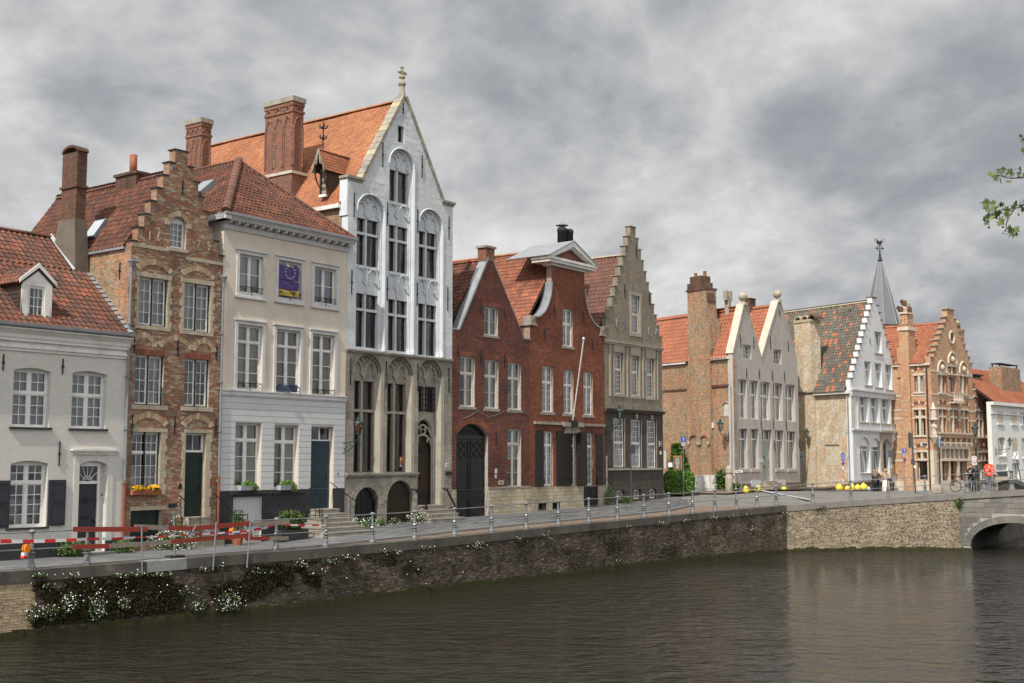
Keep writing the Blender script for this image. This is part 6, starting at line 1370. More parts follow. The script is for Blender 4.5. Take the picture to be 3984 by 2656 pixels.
surround(b,at,.20,.04,'b7_stone')
zl=b.Z(Fc(1610,885)); b.add(MB().box(.2,W-.3,-.09,-.001,zl-.08,zl+.05),'window_ledge','b7_stone')
for r in g: surround(b,r,.07,.02,'b7_stone',sides='lr')
for r in g: b.add(MB().box((r[0]+r[1])/2-.1,(r[0]+r[1])/2+.1,-.08,-.001,r[3]+.05,r[3]+.35),'keystone','b7_stone')
for x,y in((1565,1035),(1625,1048),(1845,1098),(1910,1112)): text(b.e,{1565:'1',1625:'7',1845:'6',1910:'4'}[x],(b.X(E(x,y)),-.02,b.Z(E(x,y))),.85,'coping_new',ext=.02,sx=.55,name='date_numeral')
for cr,x,y0,y1 in((E,1635,680,805),(E,1733,330,455),(E,1848,742,870)): anchor(b,cr,x,y0,y1)
z_s=b.Z(Fc(1817,682)); xs=b.X(Fc(1817,682)); b.add(MB().box(xs-.17,xs+.17,-.03,-.001,z_s-.15,z_s+.15),'street_sign','sign_white'); b.add(MB().box(xs-.15,xs+.15,-.034,-.0301,z_s-.13,z_s+.13),'street_sign_field','lamp_green')
text(b.e,'SPAANSE',(xs,-.038,z_s),.065,'sign_white')
b.add(MB().box(b.X(Fc(1812,755)),b.X(Fc(1825,755)),-.02,-.001,b.Z(Fc(1818,768)),b.Z(Fc(1818,742))),'small_notice','tape_white')
D7=8.5; zr=b.fr.fx(E(1600,445),W/2)[1]; zr=(zr+b.fr.fx(E(1345,462),W/2)[1])/2
rf=b.add(MB().box(W/2-.05,W/2+.05,.6,D7,zr-.7,zr-.3),'roof','underlay'); e7=zsh-.1
roof_face(b,rf,[(.0,D7,e7),(.0,.40,e7),(W/2,.40,zr),(W/2,D7,zr)],'tile_brown','pan',.26,.33,.05,limit=250)
roof_face(b,rf,[(W,.40,e7),(W,D7,e7),(W/2,D7,zr),(W/2,.40,zr)],'tile_brown','pan',.26,.33,.05)
ridge(b,rf,(W/2,.4,zr+.02),(W/2,D7,zr+.02),'lichen_stone',.13,.40)
body(b,W,D7,zsh-.15,'b7_yellow')
drain(b,.06,b.Z(Fc(1370,780)),.0,mat='pipe',hopper=False)
E7=u7+W
# ---------------------------------------------------------------- house 8: grey rendered double gable with the ochre side wall
a8=atan2(1,.8017); dv=Vector((-.58,.814,0)).normalized()
def origin_px(p,Y): d=ray(p); return (d[0]/d[1]*Y,Y)
o8=origin_px(H(932,700),90.0)
b=b8=building('double_gable_house','light grey rendered house with twin pointed gables topped by stone balls',0,3.3,a8,o8)
W=b.X(H(1592,500))
sa=atan2(-dv.y,-dv.x)                     # the side wall's own x axis runs from the back to the front corner
fS=Fr(o8[0],o8[1],sa,3.3); bs8=Ctx(b.e,fS,(0,0,0),sa-a8)
fx_=b.X(G(1205,1010)); zv=b.Z(G(1205,1015)); l0=b.X(G(915,975)); ls=b.Z(G(915,985)); a1=(b.X(G(1040,480)),b.Z(G(1040,482))); a2=(b.X(G(1388,452)),b.Z(G(1388,452))); r0_=(b.X(G(1572,1075)),b.Z(G(1572,1075)))
l0=.0; zv=(ls+zv+r0_[1])/3
U=[b.rect(G,975,1062,1238,1635),b.rect(G,1090,1175,1250,1643),b.rect(G,1203,1298,1268,1658),b.rect(G,1330,1425,1282,1666),b.rect(G,1457,1552,1298,1674)]
zU0=sum(r[2] for r in U)/5; zU1=sum(r[3] for r in U)/5
Lw=[b.rect(H,980,1070,437,845),b.rect(H,1100,1182,440,845),b.rect(H,1352,1438,455,845),b.rect(H,1472,1560,465,845)]; dr=b.rect(H,1215,1318,448,968)
sm=[b.rect(G,1018,1106,892,1036),b.rect(G,1335,1412,940,1090)]
for r in U: window(b,(r[0],r[1],zU0,zU1),rise=.06,rev=.26,leaves=2,cols=1,rows=(1,2),split=(1,1.75),mat='frame_white',mull=.10,tr=.09,curt='sides',bar=.02,cm='curtain_warm')
for r in Lw: window(b,r,rev=.26,leaves=2,cols=1,rows=(1,1),split=(1,3),mat='frame_white',mull=.10,tr=.10,curt='gap',bar=0,cm='curtain_green')
for r in sm: window(b,r,rev=.24,leaves=1,cols=3,rows=(3,),mat='frame_white',curt='sheer',bar=.025)
b.holes.append(opening(*dr)); ztr=b.Z(H(1260,555)); window(b,(dr[0],dr[1],ztr,dr[3]),rev=.26,leaves=2,cols=1,rows=(1,),mat='frame_white',curt='sides',cm='curtain_green',hole=False,bar=0,name='transom_window')
panel_door(b,(dr[0],dr[1],dr[2],ztr-.01),'grey_green_door',rev=.26,panels=())
xd=(dr[0]+dr[1])/2; b.add(MB().box(xd-.07,xd+.05,.24,.2599,b.Z(H(1262,745)),b.Z(H(1262,715))).prism([(xd-.02,b.Z(H(1262,840))),(xd+.08,b.Z(H(1262,825))),(xd-.02,b.Z(H(1262,808))),(xd-.12,b.Z(H(1262,825)))],.24,.2598),'door_fitting','iron')
facade(b,[(.0,-.5),(W,-.5),(W,zv),(a2[0]+.22,a2[1]),(a2[0]-.22,a2[1]),(fx_,zv),(a1[0]+.22,a1[1]),(a1[0]-.22,a1[1]),(.0,zv)],'b8_front',th=.4)
b.add(MB().box(.0,dr[0]-.02,-.04,-.001,-.5,.35).box(dr[1]+.02,W,-.04,-.001,-.5,.35),'plinth','chim_render')
for r in Lw: b.add(MB().box(r[0]-.12,r[1]+.12,-.12,.0,r[2]-.22,r[2]-.02),'sill','b8_front')
for r in((1100,1195,962,1070),(1352,1450,958,1045)): q_=b.rect(H,*r); b.add(MB().box(q_[0],q_[1],-.06,-.001,max(.1,q_[2]),q_[3]),'cellar_hatch','pale_grey')
steps_to_door(b,dr[0]-.1,dr[1]+.1,dr[2],4,-.1,.35,mat='b7_stone')
def coping_pts(p0,p1,w0,w1,y0,y1,mat,s_,nm='verge_coping'):
    d_=Vector((p1[0]-p0[0],0,p1[1]-p0[1])).normalized(); nn=Vector((-d_.z,0,d_.x))*(1 if s_<0 else -1)
    pts=[(p0[0]-nn.x*w0,p0[1]-nn.z*w0),(p1[0]-nn.x*w0,p1[1]-nn.z*w0),(p1[0]+nn.x*w1,p1[1]+nn.z*w1),(p0[0]+nn.x*w1,p0[1]+nn.z*w1)]
    b.add(MB().prism(pts if s_>0 else pts[::-1],y0,y1),nm,mat)
for (xa,za),l_,r_ in((a1,(.0,zv),(fx_,zv)),(a2,(fx_,zv),(W,zv))):
    coping_pts(l_,(xa-.22,za),.03,.10,-.07,.55,'b8_light',-1); coping_pts(r_,(xa+.22,za),.03,.06,-.05,.5,'b8_light',1)
    o=b.add(MB().box(xa-.26,xa+.26,-.12,.45,za-.05,za+.18),'finial_base','b8_light')
    MB().lathe([(.16,0),(.14,.12),(.2,.18)],xa,.15,10,za+.18).ball((xa,.15,za+.62),.34,14,10).build('stone_ball','lichen_stone',o,True)
for cr,x,y0,y1 in((G,992,785,915),(G,1392,530,608),(G,1297,808,938),(G,1128,808,930),(G,1478,850,960),(G,1055,1130,1240),(G,1185,1140,1240),(G,1316,1150,1260),(G,1440,1165,1270),(H,1203,330,440),(H,1328,335,445),(H,1458,345,455),(H,1337,550,660)): anchor(b,cr,x,y0,y1)
b.add(MB().box(b.X(H(1190,760)),b.X(H(1222,760)),-.03,-.001,b.Z(H(1205,778)),b.Z(H(1205,742))),'name_plate','pale_grey')
# side wall
Ls=-bs8.X(H(214,500))+2.5; zE=(bs8.Z(G(895,1035))+bs8.Z(G(211,1080)))/2
bs8.e=b.e
sw_=bs8.add(MB().box(-Ls,-.02,.002,.35,-.5,zE),'side_wall','b8_brick')
for (xa,za),xo in((a1,0),): pass
# eaves board and gutter on the side
bs8.add(MB().box(-Ls,bs8.X(G(452,1060)),-.22,-.001,zE-.12,zE+.06).box(bs8.X(G(632,1030)),-.25,-.22,-.001,zE-.05,zE+.12),'gutter','trim_white')
# ledge halfway
zlg=bs8.Z(H(330,50)); 
bs8.add(MB().box(-Ls,bs8.X(H(452,40)),-.07,-.001,zlg-.04,zlg+.10).box(bs8.X(H(688,30)),-.3,-.10,-.001,zlg+.05,zlg+.22),'brick_ledge','chim_old')
# chimney breast, tapering to the big stack
cb0,cb1=bs8.X(H(455,400),-.25),bs8.X(H(690,400),-.25); ct0,ct1=bs8.X(G(455,400),-.25),bs8.X(G(640,400),-.25); zc1=bs8.Z(G(640,620),-.25); zsb=bs8.Z(G(640,1010),-.25); ztp=bs8.Z(G(520,345),-.25)
cw0=bs8.X(G(700,850),-.25)
m=MB().prism([(cb0,-.5),(cb1,-.5),(cb1,zsb-.6),(cw0-.05,zsb+.6),(ct1+.35,zc1),(ct1+.02,zc1+.02),(ct1,ztp),(ct0,ztp),(ct0,zsb)],-.25,.9)
ch=bs8.add(m,'chimney','b8_brick'); 
MB().box(ct0-.10,ct1+.04,-.33,.98,ztp,ztp+.15).box(ct0+.0,ct1-.35,-.25,.9,ztp+.151,ztp+.62).box(ct0+.25,ct1-.55,-.2,.85,ztp+.621,ztp+1.15).prism([(ct1-.35,ztp+.151),(ct1,ztp-.2),(ct1+.1,ztp-.9),(ct1+.05,ztp-.9),(ct1-.35,ztp+.62)],-.1,.7).build('chimney_head','chim_old',ch)
pot(ch,ct0+.6,.1,ztp+1.15,.14,bs8.Z(G(500,165),-.1)-ztp-1.15); pot(ch,ct0+1.2,.5,ztp+1.15,.14,bs8.Z(G(540,148),-.1)-ztp-1.1)
# relieving arches and niche
for xa,xb in((478,572),(588,680)):
    X0,X1=bs8.X(H(xa,560),-.25),bs8.X(H(xb,560),-.25); zt_=bs8.Z(H((xa+xb)/2,503),-.25); zs_=bs8.Z(H((xa+xb)/2,560),-.25)
    sub=Ctx(b.e,fS,(0,0,0),sa-a8)
    voussoir_arch(sub,X0+.1,X1-.1,zs_,(zt_-zs_),.13,'brick_b2',n=12,y=-.38,dep=.13)
    for xx in(X0,X1): bs8.add(MB().prism([(xx-.15,zs_-.02),(xx+.15,zs_-.02),(xx+.12,zs_-.22),(xx+.05,zs_-.32),(xx-.05,zs_-.32),(xx-.12,zs_-.22)],-.40,-.251),'corbel','b7_stone')
nx0,nx1=bs8.X(H(825,240)),bs8.X(H(882,240)); nz0,nz1=bs8.Z(H(855,308)),bs8.Z(H(850,180))
bs8.add(MB().prism([(nx0,nz0),(nx1,nz0)]+arc(nx0,nx1,nz1,(nx1-nx0)*.49,8),-.012,-.0005),'niche_panel','b8_light'); 
pth=[(nx0-.08,-.05,nz0),(nx0-.08,-.05,nz1-.4)]+[(q_[0],-.05,q_[1]) for q_ in arc(nx0-.08,nx1+.08,nz1+.1,(nx1-nx0)*.55,8)][::-1]+[(nx1+.08,-.05,nz0)]; bs8.add(MB().tube(pth,.05,5),'niche_arch','b7_stone')
bs8.add(MB().box(bs8.X(H(685,300)),bs8.X(H(685,300))+.06,-.06,-.001,bs8.Z(H(690,520)),zE-.3).box(-.2,-.12,-.08,-.001,.1,zlg),'downpipe','pipe')
bs8.add(MB().box(bs8.X(H(714,400)),bs8.X(H(729,400)),-.12,-.001,bs8.Z(H(720,430)),bs8.Z(H(720,375))),'wall_box','cabinet')
# roofs: ridges run back parallel to the side wall
def w2l(fr,v): x,y=fr.loc(v[0],v[1]); return (x,y,v[2]-fr.z0)
dloc=Vector((cos(PI+sa-a8),sin(PI+sa-a8),0))      # away from the street, in house space
def off(p,t,z=None): q_=Vector((p[0],p[1] if len(p)>2 else 0,p[-1]))+dloc*t; return (q_.x,q_.y,q_.z)
rf=b.add(MB().box(W/2-.1,W/2+.1,2,2.2,zv-.5,zv-.2),'roof','underlay')
A1=(a1[0],.4,a1[1]-.35); A2=(a2[0],.4,a2[1]-.35); E0=(-.1,.35,zE+.05); VL=(fx_,.4,zv-.05); E1=(W,.4,zv)
Lr=Ls+1
roof_face(b,rf,[off(E0,Lr),off(E0,.0),off(A1,.0),off(A1,Lr)],'tile_red','roman',.30,.36,.06,limit=150)
roof_face(b,rf,[VL,off(VL,4),off(A1,4),A1],'tile_red','roman',.30,.36,.06)
roof_face(b,rf,[off(VL,9),VL,A2,off(A2,9)],'tile_red','roman',.30,.36,.06,limit=150)
roof_face(b,rf,[E1,off(E1,9),off(A2,9),A2],'tile_red','roman',.30,.36,.06)
ridge(b,rf,off(A1,.1),off(A1,Lr),'tile_red',.15,.42); ridge(b,rf,off(A2,.1),off(A2,9),'tile_red',.15,.42)
b.add(MB().box(W-.35,W-.01,.41,8,-.5,zv-.1),'side_wall','b9_side'); 
bk=off((0,.35,0),Ls-.05); b.add(MB().q([(bk[0],bk[1],-.5),(bk[0]+W,bk[1],-.5),(bk[0]+W,bk[1],zv),(bk[0],bk[1],zE)]),'back_wall','b8_brick')
hp=Vector(off(A1,b8 and 6.5)); 
yk=hit(b,G(868,540),A1,Vector((0,0,1)).cross(dloc)); MB().box(yk.x-.18,yk.x+.18,yk.y-.18,yk.y+.18,yk.z-.5,yk.z+.7).box(yk.x-.45,yk.x-.15,yk.y-.15,yk.y+.15,yk.z+.75,yk.z+1.5).box(yk.x+.15,yk.x+.45,yk.y-.15,yk.y+.15,yk.z+.75,yk.z+1.5).box(yk.x-.3,yk.x+.3,yk.y-.13,yk.y+.13,yk.z+.7,yk.z+1.1).build('concrete_flue','b7_stone',b.e)
yk=hit(b,G(1090,500),off(A2,5),Vector((0,0,1)).cross(dloc)); b.add(MB().box(yk.x-.45,yk.x+.45,yk.y-.3,yk.y+.5,yk.z-.5,yk.z+.55).box(yk.x-.5,yk.x+.5,yk.y-.35,yk.y+.55,yk.z+.551,yk.z+.65),'chimney','chim_old')
# ---------------------------------------------------------------- house 9: white stepped gable on the corner
o9=origin_px(J(140,700),97.0); a9=atan2(1,.80)
b=b9=building('white_step_house','white painted stepped gable house with dark patchwork tile roof and cream brick side wall',0,2.98,a9,o9)
W=b.X(J(549,700)); sa=atan2(-dv.y,-dv.x); fS=Fr(o9[0],o9[1],sa,2.98); bs9=Ctx(b.e,fS,(0,0,0),sa-a9); dloc=Vector((cos(PI+sa-a9),sin(PI+sa-a9),0))
zsh=(b.Z(I(150,1535))+b.Z(I(660,1525)))/2; zt=b.Z(I(420,682)); Lp,Rp,caps=steps_gable(W,zsh,zt,12,.9)
at=b.rect(I,400,472,1020,1238); R3=[b.rect(J,237,295,-5,105),b.rect(J,324,382,0,116),b.rect(J,408,467,10,126)]; R3=[b.rect(I,295,365,1322,1562),b.rect(I,403,474,1340,1585),b.rect(I,508,578,1354,1608)]
R2=[b.rect(J,195,262,192,400),b.rect(J,285,350,203,406),b.rect(J,372,438,212,412),b.rect(J,457,522,216,418)]; G_=[b.rect(J,203,282,522,815),b.rect(J,293,372,530,820),b.rect(J,465,538,545,820)]; dr=b.rect(J,383,440,540,930); dr=(dr[0],dr[1],max(.1,dr[2]),dr[3])
kw=dict(mat='frame_white',leaves=2,fw=.06,mull=.12)
window(b,at,rev=.26,cols=1,rows=(3,),curt='gap',bar=.03,sill=(.12,.12,.08,'b7_stone'),**kw)
for r in R3: window(b,r,rev=.26,cols=1,rows=(1,2),split=(1,2),curt='gap',bar=.03,tr=.09,sill=(.1,.12,.08,'b7_stone'),cm='curtain',**kw)
for r in R2: window(b,r,rev=.28,cols=1,rows=(1,2),split=(1,1.8),curt='gap',bar=.03,tr=.09,sill=(.1,.12,.08,'b7_stone'),**kw)
for r in G_: window(b,r,rise=.5,rev=.28,cols=1,rows=(1,1),split=(.6,1.6),curt='sheer',bar=0,tr=.09,sill=(.1,.12,.08,'b7_stone'),**kw); q_=r; b.add(MB().prism(arc(r[0]+.05,r[1]-.05,r[3]-.01,.5,8)+[(r[0]+.05,r[3]-.75),(r[1]-.05,r[3]-.75)],.2,.26),'window_head','frame_white')
b.holes.append(opening(dr[0],dr[1],dr[2],dr[3],.5)); panel_door(b,(dr[0],dr[1],dr[2],dr[3]),'black_paint',rev=.3,arch=.5,panels=((.05,.35),(.4,.7)))
zmid=b.Z(J(340,165)); zl=b.Z(J(340,478))
outer=[(.004,-.5),(W,-.5)]+Rp+Lp[::-1]
facade(b,[(max(.004,min(W,x)),z) for x,z in outer],'b9_white',th=.4)
caps_build(b,caps,'chim_render',h=.07,y0=-.1,y1=.5)
b.add(MB().box(-.05,W+.05,-.2,-.001,zmid,zmid+.12).box(.0,W,-.1,-.001,zmid-.45,zmid-.001).box(-.08,W+.08,-.22,-.001,zl,zl+.14).box(.0,W,-.08,-.001,zl-.2,zl-.001),'string_course','grey_trim')
for x in(0.02,W-.5): b.add(MB().box(x,x+.48,-.06,-.001,-.5,zl-.201),'corner_pilaster','b9_white')
xs_=[R2[0][0]-.5]+[(R2[i][1]+R2[i+1][0])/2-.14 for i in range(3)]+[R2[3][1]+.15]
for x in xs_: b.add(MB().box(x,x+.28,-.07,-.001,zl+.141,zmid-.451),'pilaster','grey_trim')
b.add(MB().slab([(dr[0]-.45,-.2),(dr[1]+.45,-.2),(dr[1]+.45,dr[3]+.55),(dr[0]-.45,dr[3]+.55)],[opening(dr[0],dr[1],-.1,dr[3],.5)],-.12,-.001).box(dr[0]-.7,dr[1]+.7,-.3,-.121,dr[3]+.55,dr[3]+.72),'door_case','b7_stone')
b.add(MB().box(dr[0]-.3,dr[1]+.3,-.6,-.001,-.3,.1),'doorstep','b7_stone')
b.add(MB().box(b.X(J(512,468)),b.X(J(536,468)),-.26,-.222,zl-.0,b.Z(J(520,456))),'street_sign','lamp_green')
b.add(MB().box(b.X(J(476,760)),b.X(J(500,760)),.2,.25,G_[2][2]+.1,b.Z(J(490,742))),'yellow_notice','petal_yellow')
for x,y0,y1 in((350,1085,1145),(520,1115,1180)): anchor(b,I,x,y0,y1)
# side wall, gutter, chimney, roof
Ls=9.5; zE=bs9.Z(G(2085,1375))
bs9.add(MB().box(-Ls-4,-.02,.002,.35,-.5,zE-.05),'side_wall','b9_side')
bs9.add(MB().box(bs9.X(G(1690,1390)),.0,-.3,-.001,zE-.1,zE+.16),'gutter','trim_white')
drain(bs9,-.25,zE-.1,.0,mat='pipe',r=.06,y=-.1,hopper=False)
q_=bs9.rect(H,1868,1995,612,812); bs9.add(MB().box(q_[0],q_[1],-.012,-.001,q_[2],q_[3]),'blocked_window','mortar_cream'); bs9.add(MB().box(q_[0]-.1,q_[1]+.1,-.04,-.001,q_[3]+.001,q_[3]+.12),'stone_lintel','chim_render')
for cr,x,y0,y1 in((H,1762,415,530),(H,1760,100,180),(H,2082,400,510)): anchor(bs9,cr,x,y0,y1)
c0,c1=bs9.X(G(1548,900),-.3),bs9.X(G(1712,900),-.3); ztc=bs9.Z(G(1620,665),-.3); zbw=bs9.Z(G(1620,1200),-.3)
ch=bs9.add(MB().prism([(c0,-.5),(c1+.15,-.5),(c1+.15,zE-.5),(c1,zE+1.5),(c1-.02,ztc),(c0,ztc)],-.3,.9),'chimney','b9_side')
MB().box(c0-.06,c1+.06,-.36,.96,ztc,ztc+.22).build('chimney_band','lichen_stone',ch)
for k in range(3):
    m=MB(); n=6
    for i in range(n): t0,t1=PI*i/n,PI*(i+1)/n; r_=.38; yy=-.3+.6*k*.9; xx=c0+.35+k*.75; m.prism([(xx-r_*cos(t0),ztc+.22+r_*sin(t0)),(xx-r_*cos(t1),ztc+.22+r_*sin(t1)),(xx-(r_-.1)*cos(t1),ztc+.22+(r_-.1)*sin(t1)),(xx-(r_-.1)*cos(t0),ztc+.22+(r_-.1)*sin(t0))],-.3,.8)
    m.build('chimney_hood','lichen_stone' if k<2 else 'chim_old',ch)
rg=(W/2,.4,zt-.55); zr=zt-.55
rr_=hit(b,G(1440,567),rg,Vector((0,0,1)).cross(dloc)); zr=(b.Z(I(388,712))+rr_.z)/2
rf=b.add(MB().box(W/2-.1,W/2+.1,2,2.2,zr-1,zr-.5),'roof','underlay'); E0=(-.25,.35,zE+.12); A1=(W/2,.4,zr)
Lr=15
roof_face(b,rf,[off(E0,Lr),off(E0,.0),off(A1,.0),off(A1,Lr)],'tile_dark','pan',.28,.32,.06,limit=300)
roof_face(b,rf,[(W+.1,.4,zsh),off((W+.1,.4,zsh),Lr),off(A1,Lr),A1],'tile_dark','pan',.28,.34,.06)
ridge(b,rf,off(A1,.1),off(A1,Lr),'lichen_stone',.15,.42)
b.add(MB().box(W-.35,W-.01,.41,8,-.5,zsh-.1),'side_wall','b9_side')
# ---------------------------------------------------------------- house 10: honey brick corner house, brownstone trim
a10=atan2(1,.9096); o10=origin_px(Q(655,900),102.0)
b=b10=building('honey_brick_house','honey coloured brick corner house with stepped gable, corner statue and round gable window',0,2.66,a10,o10)
Wm=b.X(Q(1104,500)); W=b.X(Q(1330,700)); ch_=.0
zs10=b.Z(I(960,1345)); 
fL=Fr(o10[0],o10[1],a10-PI/2,2.66); bl=Ctx(b.e,fL,(0,0,0),-PI/2)     # left flank; its x runs from the back to the corner
zz_=lambda y,cr=Q,x=900:b.Z(cr(x,y))
R2=[b.rect(Q,725,812,548,838),b.rect(Q,848,932,552,842),b.rect(Q,968,1052,560,846)]; R2r=b.rect(Q,1135,1258,570,856)
R3=[b.rect(Q,715,800,168,365),b.rect(Q,830,905,188,355),b.rect(Q,955,1038,182,380)]; sm=b.rect(Q,828,912,75,155)
gt=b.rect(Q,748,1045,988,1092); gb=[b.rect(Q,752,835,1118,1340),b.rect(Q,845,925,1115,1395),b.rect(Q,948,1035,1118,1340)]; g2=b.rect(Q,1165,1275,1030,1110); g3=b.rect(Q,1165,1275,1125,1330)
stn='b10_stone'
def swin(b,r,lights,tr=None,mat=stn,rev=.32,curt=None,hole=True,name='stone_mullion'):
    x0,x1,z0,z1=r
    if hole: b.holes.append(opening(*r))
    m=MB(); wl=(x1-x0)/lights
    for i in range(1,lights): m.box(x0+wl*i-.10,x0+wl*i+.10,.02,rev+.1,z0,z1)
    if tr: 
        for i in range(lights): m.box(x0+wl*i+(.10 if i else 0),x0+wl*(i+1)-(.10 if i<lights-1 else 0),.025,rev+.1,tr-.08,tr+.08)
    if m.v: b.add(m,name,mat)
    for i in range(lights):
        a=x0+wl*i+(.1 if i else 0); c=x0+wl*(i+1)-(.1 if i<lights-1 else 0)
        for za_,zb_ in (((z0,tr-.08),(tr+.08,z1)) if tr else ((z0,z1),)): window(b,(a,c,za_,zb_),rev=rev,leaves=1,cols=1,rows=(1,),mat='frame_cream',fw=.05,curt=curt,bar=0,hole=False,glass='glass_dark',cm='curtain_warm')
trz=b.Z(Q(890,635))
for r in R2: swin(b,r,2,trz)
swin(b,R2r,3,trz)
for r in(R3[0],R3[2]): swin(b,r,2)
window(b,R3[1],rev=.3,leaves=2,cols=1,rows=(1,),mat='frame_cream',curt=None,bar=0,glass='glass_dark'); swin(b,sm,2)
swin(b,gt,6); 
for i,r in enumerate(gb):
    r=(r[0],r[1],max(.12,r[2]),r[3]); b.holes.append(opening(*r)); window(b,r,rev=.35,leaves=1 if i!=1 else 2,cols=1,rows=(1,),mat='frame_cream' if i!=1 else 'frame_brown',curt='gap' if i!=1 else None,bar=0,hole=False,glass='glass_dark',cm='curtain_warm')
swin(b,g2,3); swin(b,g3,3)
oc=(b.X(I(1180,1078)),b.Z(I(1180,1078))); ox_,oz_=oc
# outline of the gable from its steps
gx=[(1110,868),(1085,935),(1060,1000),(1038,1070),(1012,1140),(990,1210),(970,1275)]
zt=b.Z(I(1152,792)); za=b.Z(I(1110,868)); zb=b.Z(I(968,1278)); n=7; x_c=ox_; hwt=.62; hwb=min(x_c-.02,Wm-x_c)
tws=(b.X(I(1190,868))-b.X(I(1120,868)))/2
L_=[(x_c-hwb,zb)]; caps=[(x_c-hwb-.2,x_c-hwb+.4,zb)]
for i in range(n):
    f=(i+1)/n; x=x_c-hwb+(hwb-1.15)*f; z=zb+(za-zb)*(i+1)/n; L_+= [(x,L_[-1][1]),(x,z)]; caps.append((x-.1,x+(hwb-1.15)/n,z))
L_+=[(x_c-tws,za),(x_c-tws,zt)]; Rt=[(2*x_c-a,z) for a,z in L_]; caps+=[(2*x_c-c,2*x_c-a,z) for a,c,z in caps]+[(x_c-tws-.1,x_c+tws+.1,zt)]
zs_=b.Z(Q(800,60)); zcr=b.Z(Q(1220,345))
rr=.42; b.holes.append([(ox_+rr*cos(t),oz_+rr*1.15*sin(t)) for t in np.linspace(0,2*PI,17)[:-1]])
zR=zcr; 
Rclip=[(min(a,Wm),z) for a,z in Rt]
outer=[(.0,-.5),(W,-.5),(W,zR),(Wm,zR)]+Rclip+L_[::-1]+[(0,zb)]
if L_[0][0]>.03: pass
facade(b,outer,'b10_brick',th=.45)
b.add(MB().tube([(ox_+(rr+.05)*cos(t),-.03,oz_+(rr*1.15+.05)*sin(t)) for t in np.linspace(0,2*PI,17)[:-1]],.10,6,closed=True),'oculus_ring',stn); b.add(MB().q([(ox_-.5,.2,oz_-.6),(ox_+.5,.2,oz_-.6),(ox_+.5,.2,oz_+.6),(ox_-.5,.2,oz_+.6)]),'oculus_pane','glass_dark')
for a,c,z in caps: b.add(MB().box(a-.05,c,-.08,.55,z+.002,z+.09),'coping_slab','b7_stone')
for yy in(125,380,540,650,850,1020,1125):
    z=b.Z(Q(700,yy)); iv=subtract([(.01,(Wm if yy<400 else W)-.01)],[(h[0][0]-.02,h[1][0]+.02) for h in b.holes if len(h)==4 and h[0][1]-.15<z<h[2][1]+.15])
    for a,c in iv: b.add(MB().box(a,c,-.025,-.001,z-.09,z+.09),'stone_band',stn)
for r in R2+[R2r]+[R3[0],R3[2],sm,g2]:
    b.add(MB().box(r[0]-.15,r[1]+.15,-.04,.0,r[3]+.001,r[3]+.16).box(r[0]-.12,r[1]+.12,-.12,.0,r[2]-.12,r[2]-.001),'stone_lintel',stn)
    for k,x in enumerate((r[0]-.12,r[1]-.10)): pass
for r in R2+[R2r]+[g2]: voussoir_arch(b,r[0]-.05,r[1]+.05,r[3]+.30,.30,.26,'brick_arch',n=9,y=-.04,stones=(0,4,8),smat=stn)
for r in (R3[0],R3[2],sm):
    w_=(r[1]-r[0])/2+.1; xm_=(r[0]+r[1])/2; b.add(MB().tube([(xm_+w_*cos(t),-.04,r[3]+.25+w_*1.1*sin(t)) for t in np.linspace(PI,0,11)],.09,5),'arch_moulding',stn); b.add(MB().ball((xm_,-.0,r[3]+.65),.28,8,6).ball((xm_,-.05,r[3]+.65),.16,6,4),'carved_medallion',stn)
# reveals of orange brick beside the first floor lights
for r in R2+[R3[0],R3[2]]: b.add(MB().box(r[1]-.001,r[1]+.16,-.010,.0,r[2],r[3]),'brick_jamb','brick_arch')
# arcade frieze above the shop front
za_=b.Z(Q(900,940)); zt_=b.Z(Q(900,870)); xa,xb=b.X(Q(700,900)),b.X(Q(1118,900)); n=7
for i in range(n):
    x0=xa+(xb-xa)*i/n; x1=xa+(xb-xa)*(i+1)/n; voussoir_arch(b,x0+.12,x1-.12,za_+.22,(x1-x0)/2-.13,.14,'brick_arch_pale',n=7,y=-.22,dep=.22)
    b.add(MB().prism([(x0-.1,za_-.1),(x0+.1,za_-.1),(x0+.12,za_+.3),(x0-.12,za_+.3)],-.22,-.001),'corbel',stn)
b.add(MB().box(xa-.1,xb+.1,-.24,-.001,zt_+.05,zt_+.35),'arcade_course','b10_brick'); b.add(MB().box(xa-.2,xb+.2,-.30,-.001,zt_+.351,zt_+.5),'string_course',stn)
# shop front stonework
x0,x1=b.X(Q(738,1000)),b.X(Q(1055,1000)); z0=gb[0][2]
b.add(MB().slab([(x0-.15,-.2),(x1+.2,-.2),(x1+.2,gt[3]+.45),(x0-.15,gt[3]+.45)],[opening(*gt)]+[opening(r[0],r[1],max(.12,r[2]),r[3]) for r in gb],-.06,-.001).box(x0-.25,x1+.3,-.2,-.061,gt[3]+.45,gt[3]+.6).box(x0-.15,x1+.2,-.14,-.061,gt[2]-.22,gt[2]-.06),'shop_front',stn)
# small balcony
bz0,bz1=b.Z(Q(888,470)),b.Z(Q(888,365)); x0,x1=b.X(Q(835,420)),b.X(Q(938,420)); m=MB().box(x0,x1,-.45,-.001,bz0-.1,bz0).box(x0,x1,-.45,-.35,bz1-.08,bz1)
b.add(m,'balcony',stn)
for k in range(6): b.add(MB().lathe([(.05,0),(.09,.15),(.05,.35),(.06,bz1-bz0-.081)],x0+.12+(x1-x0-.24)*k/5,-.4,6,bz0),'baluster',stn)
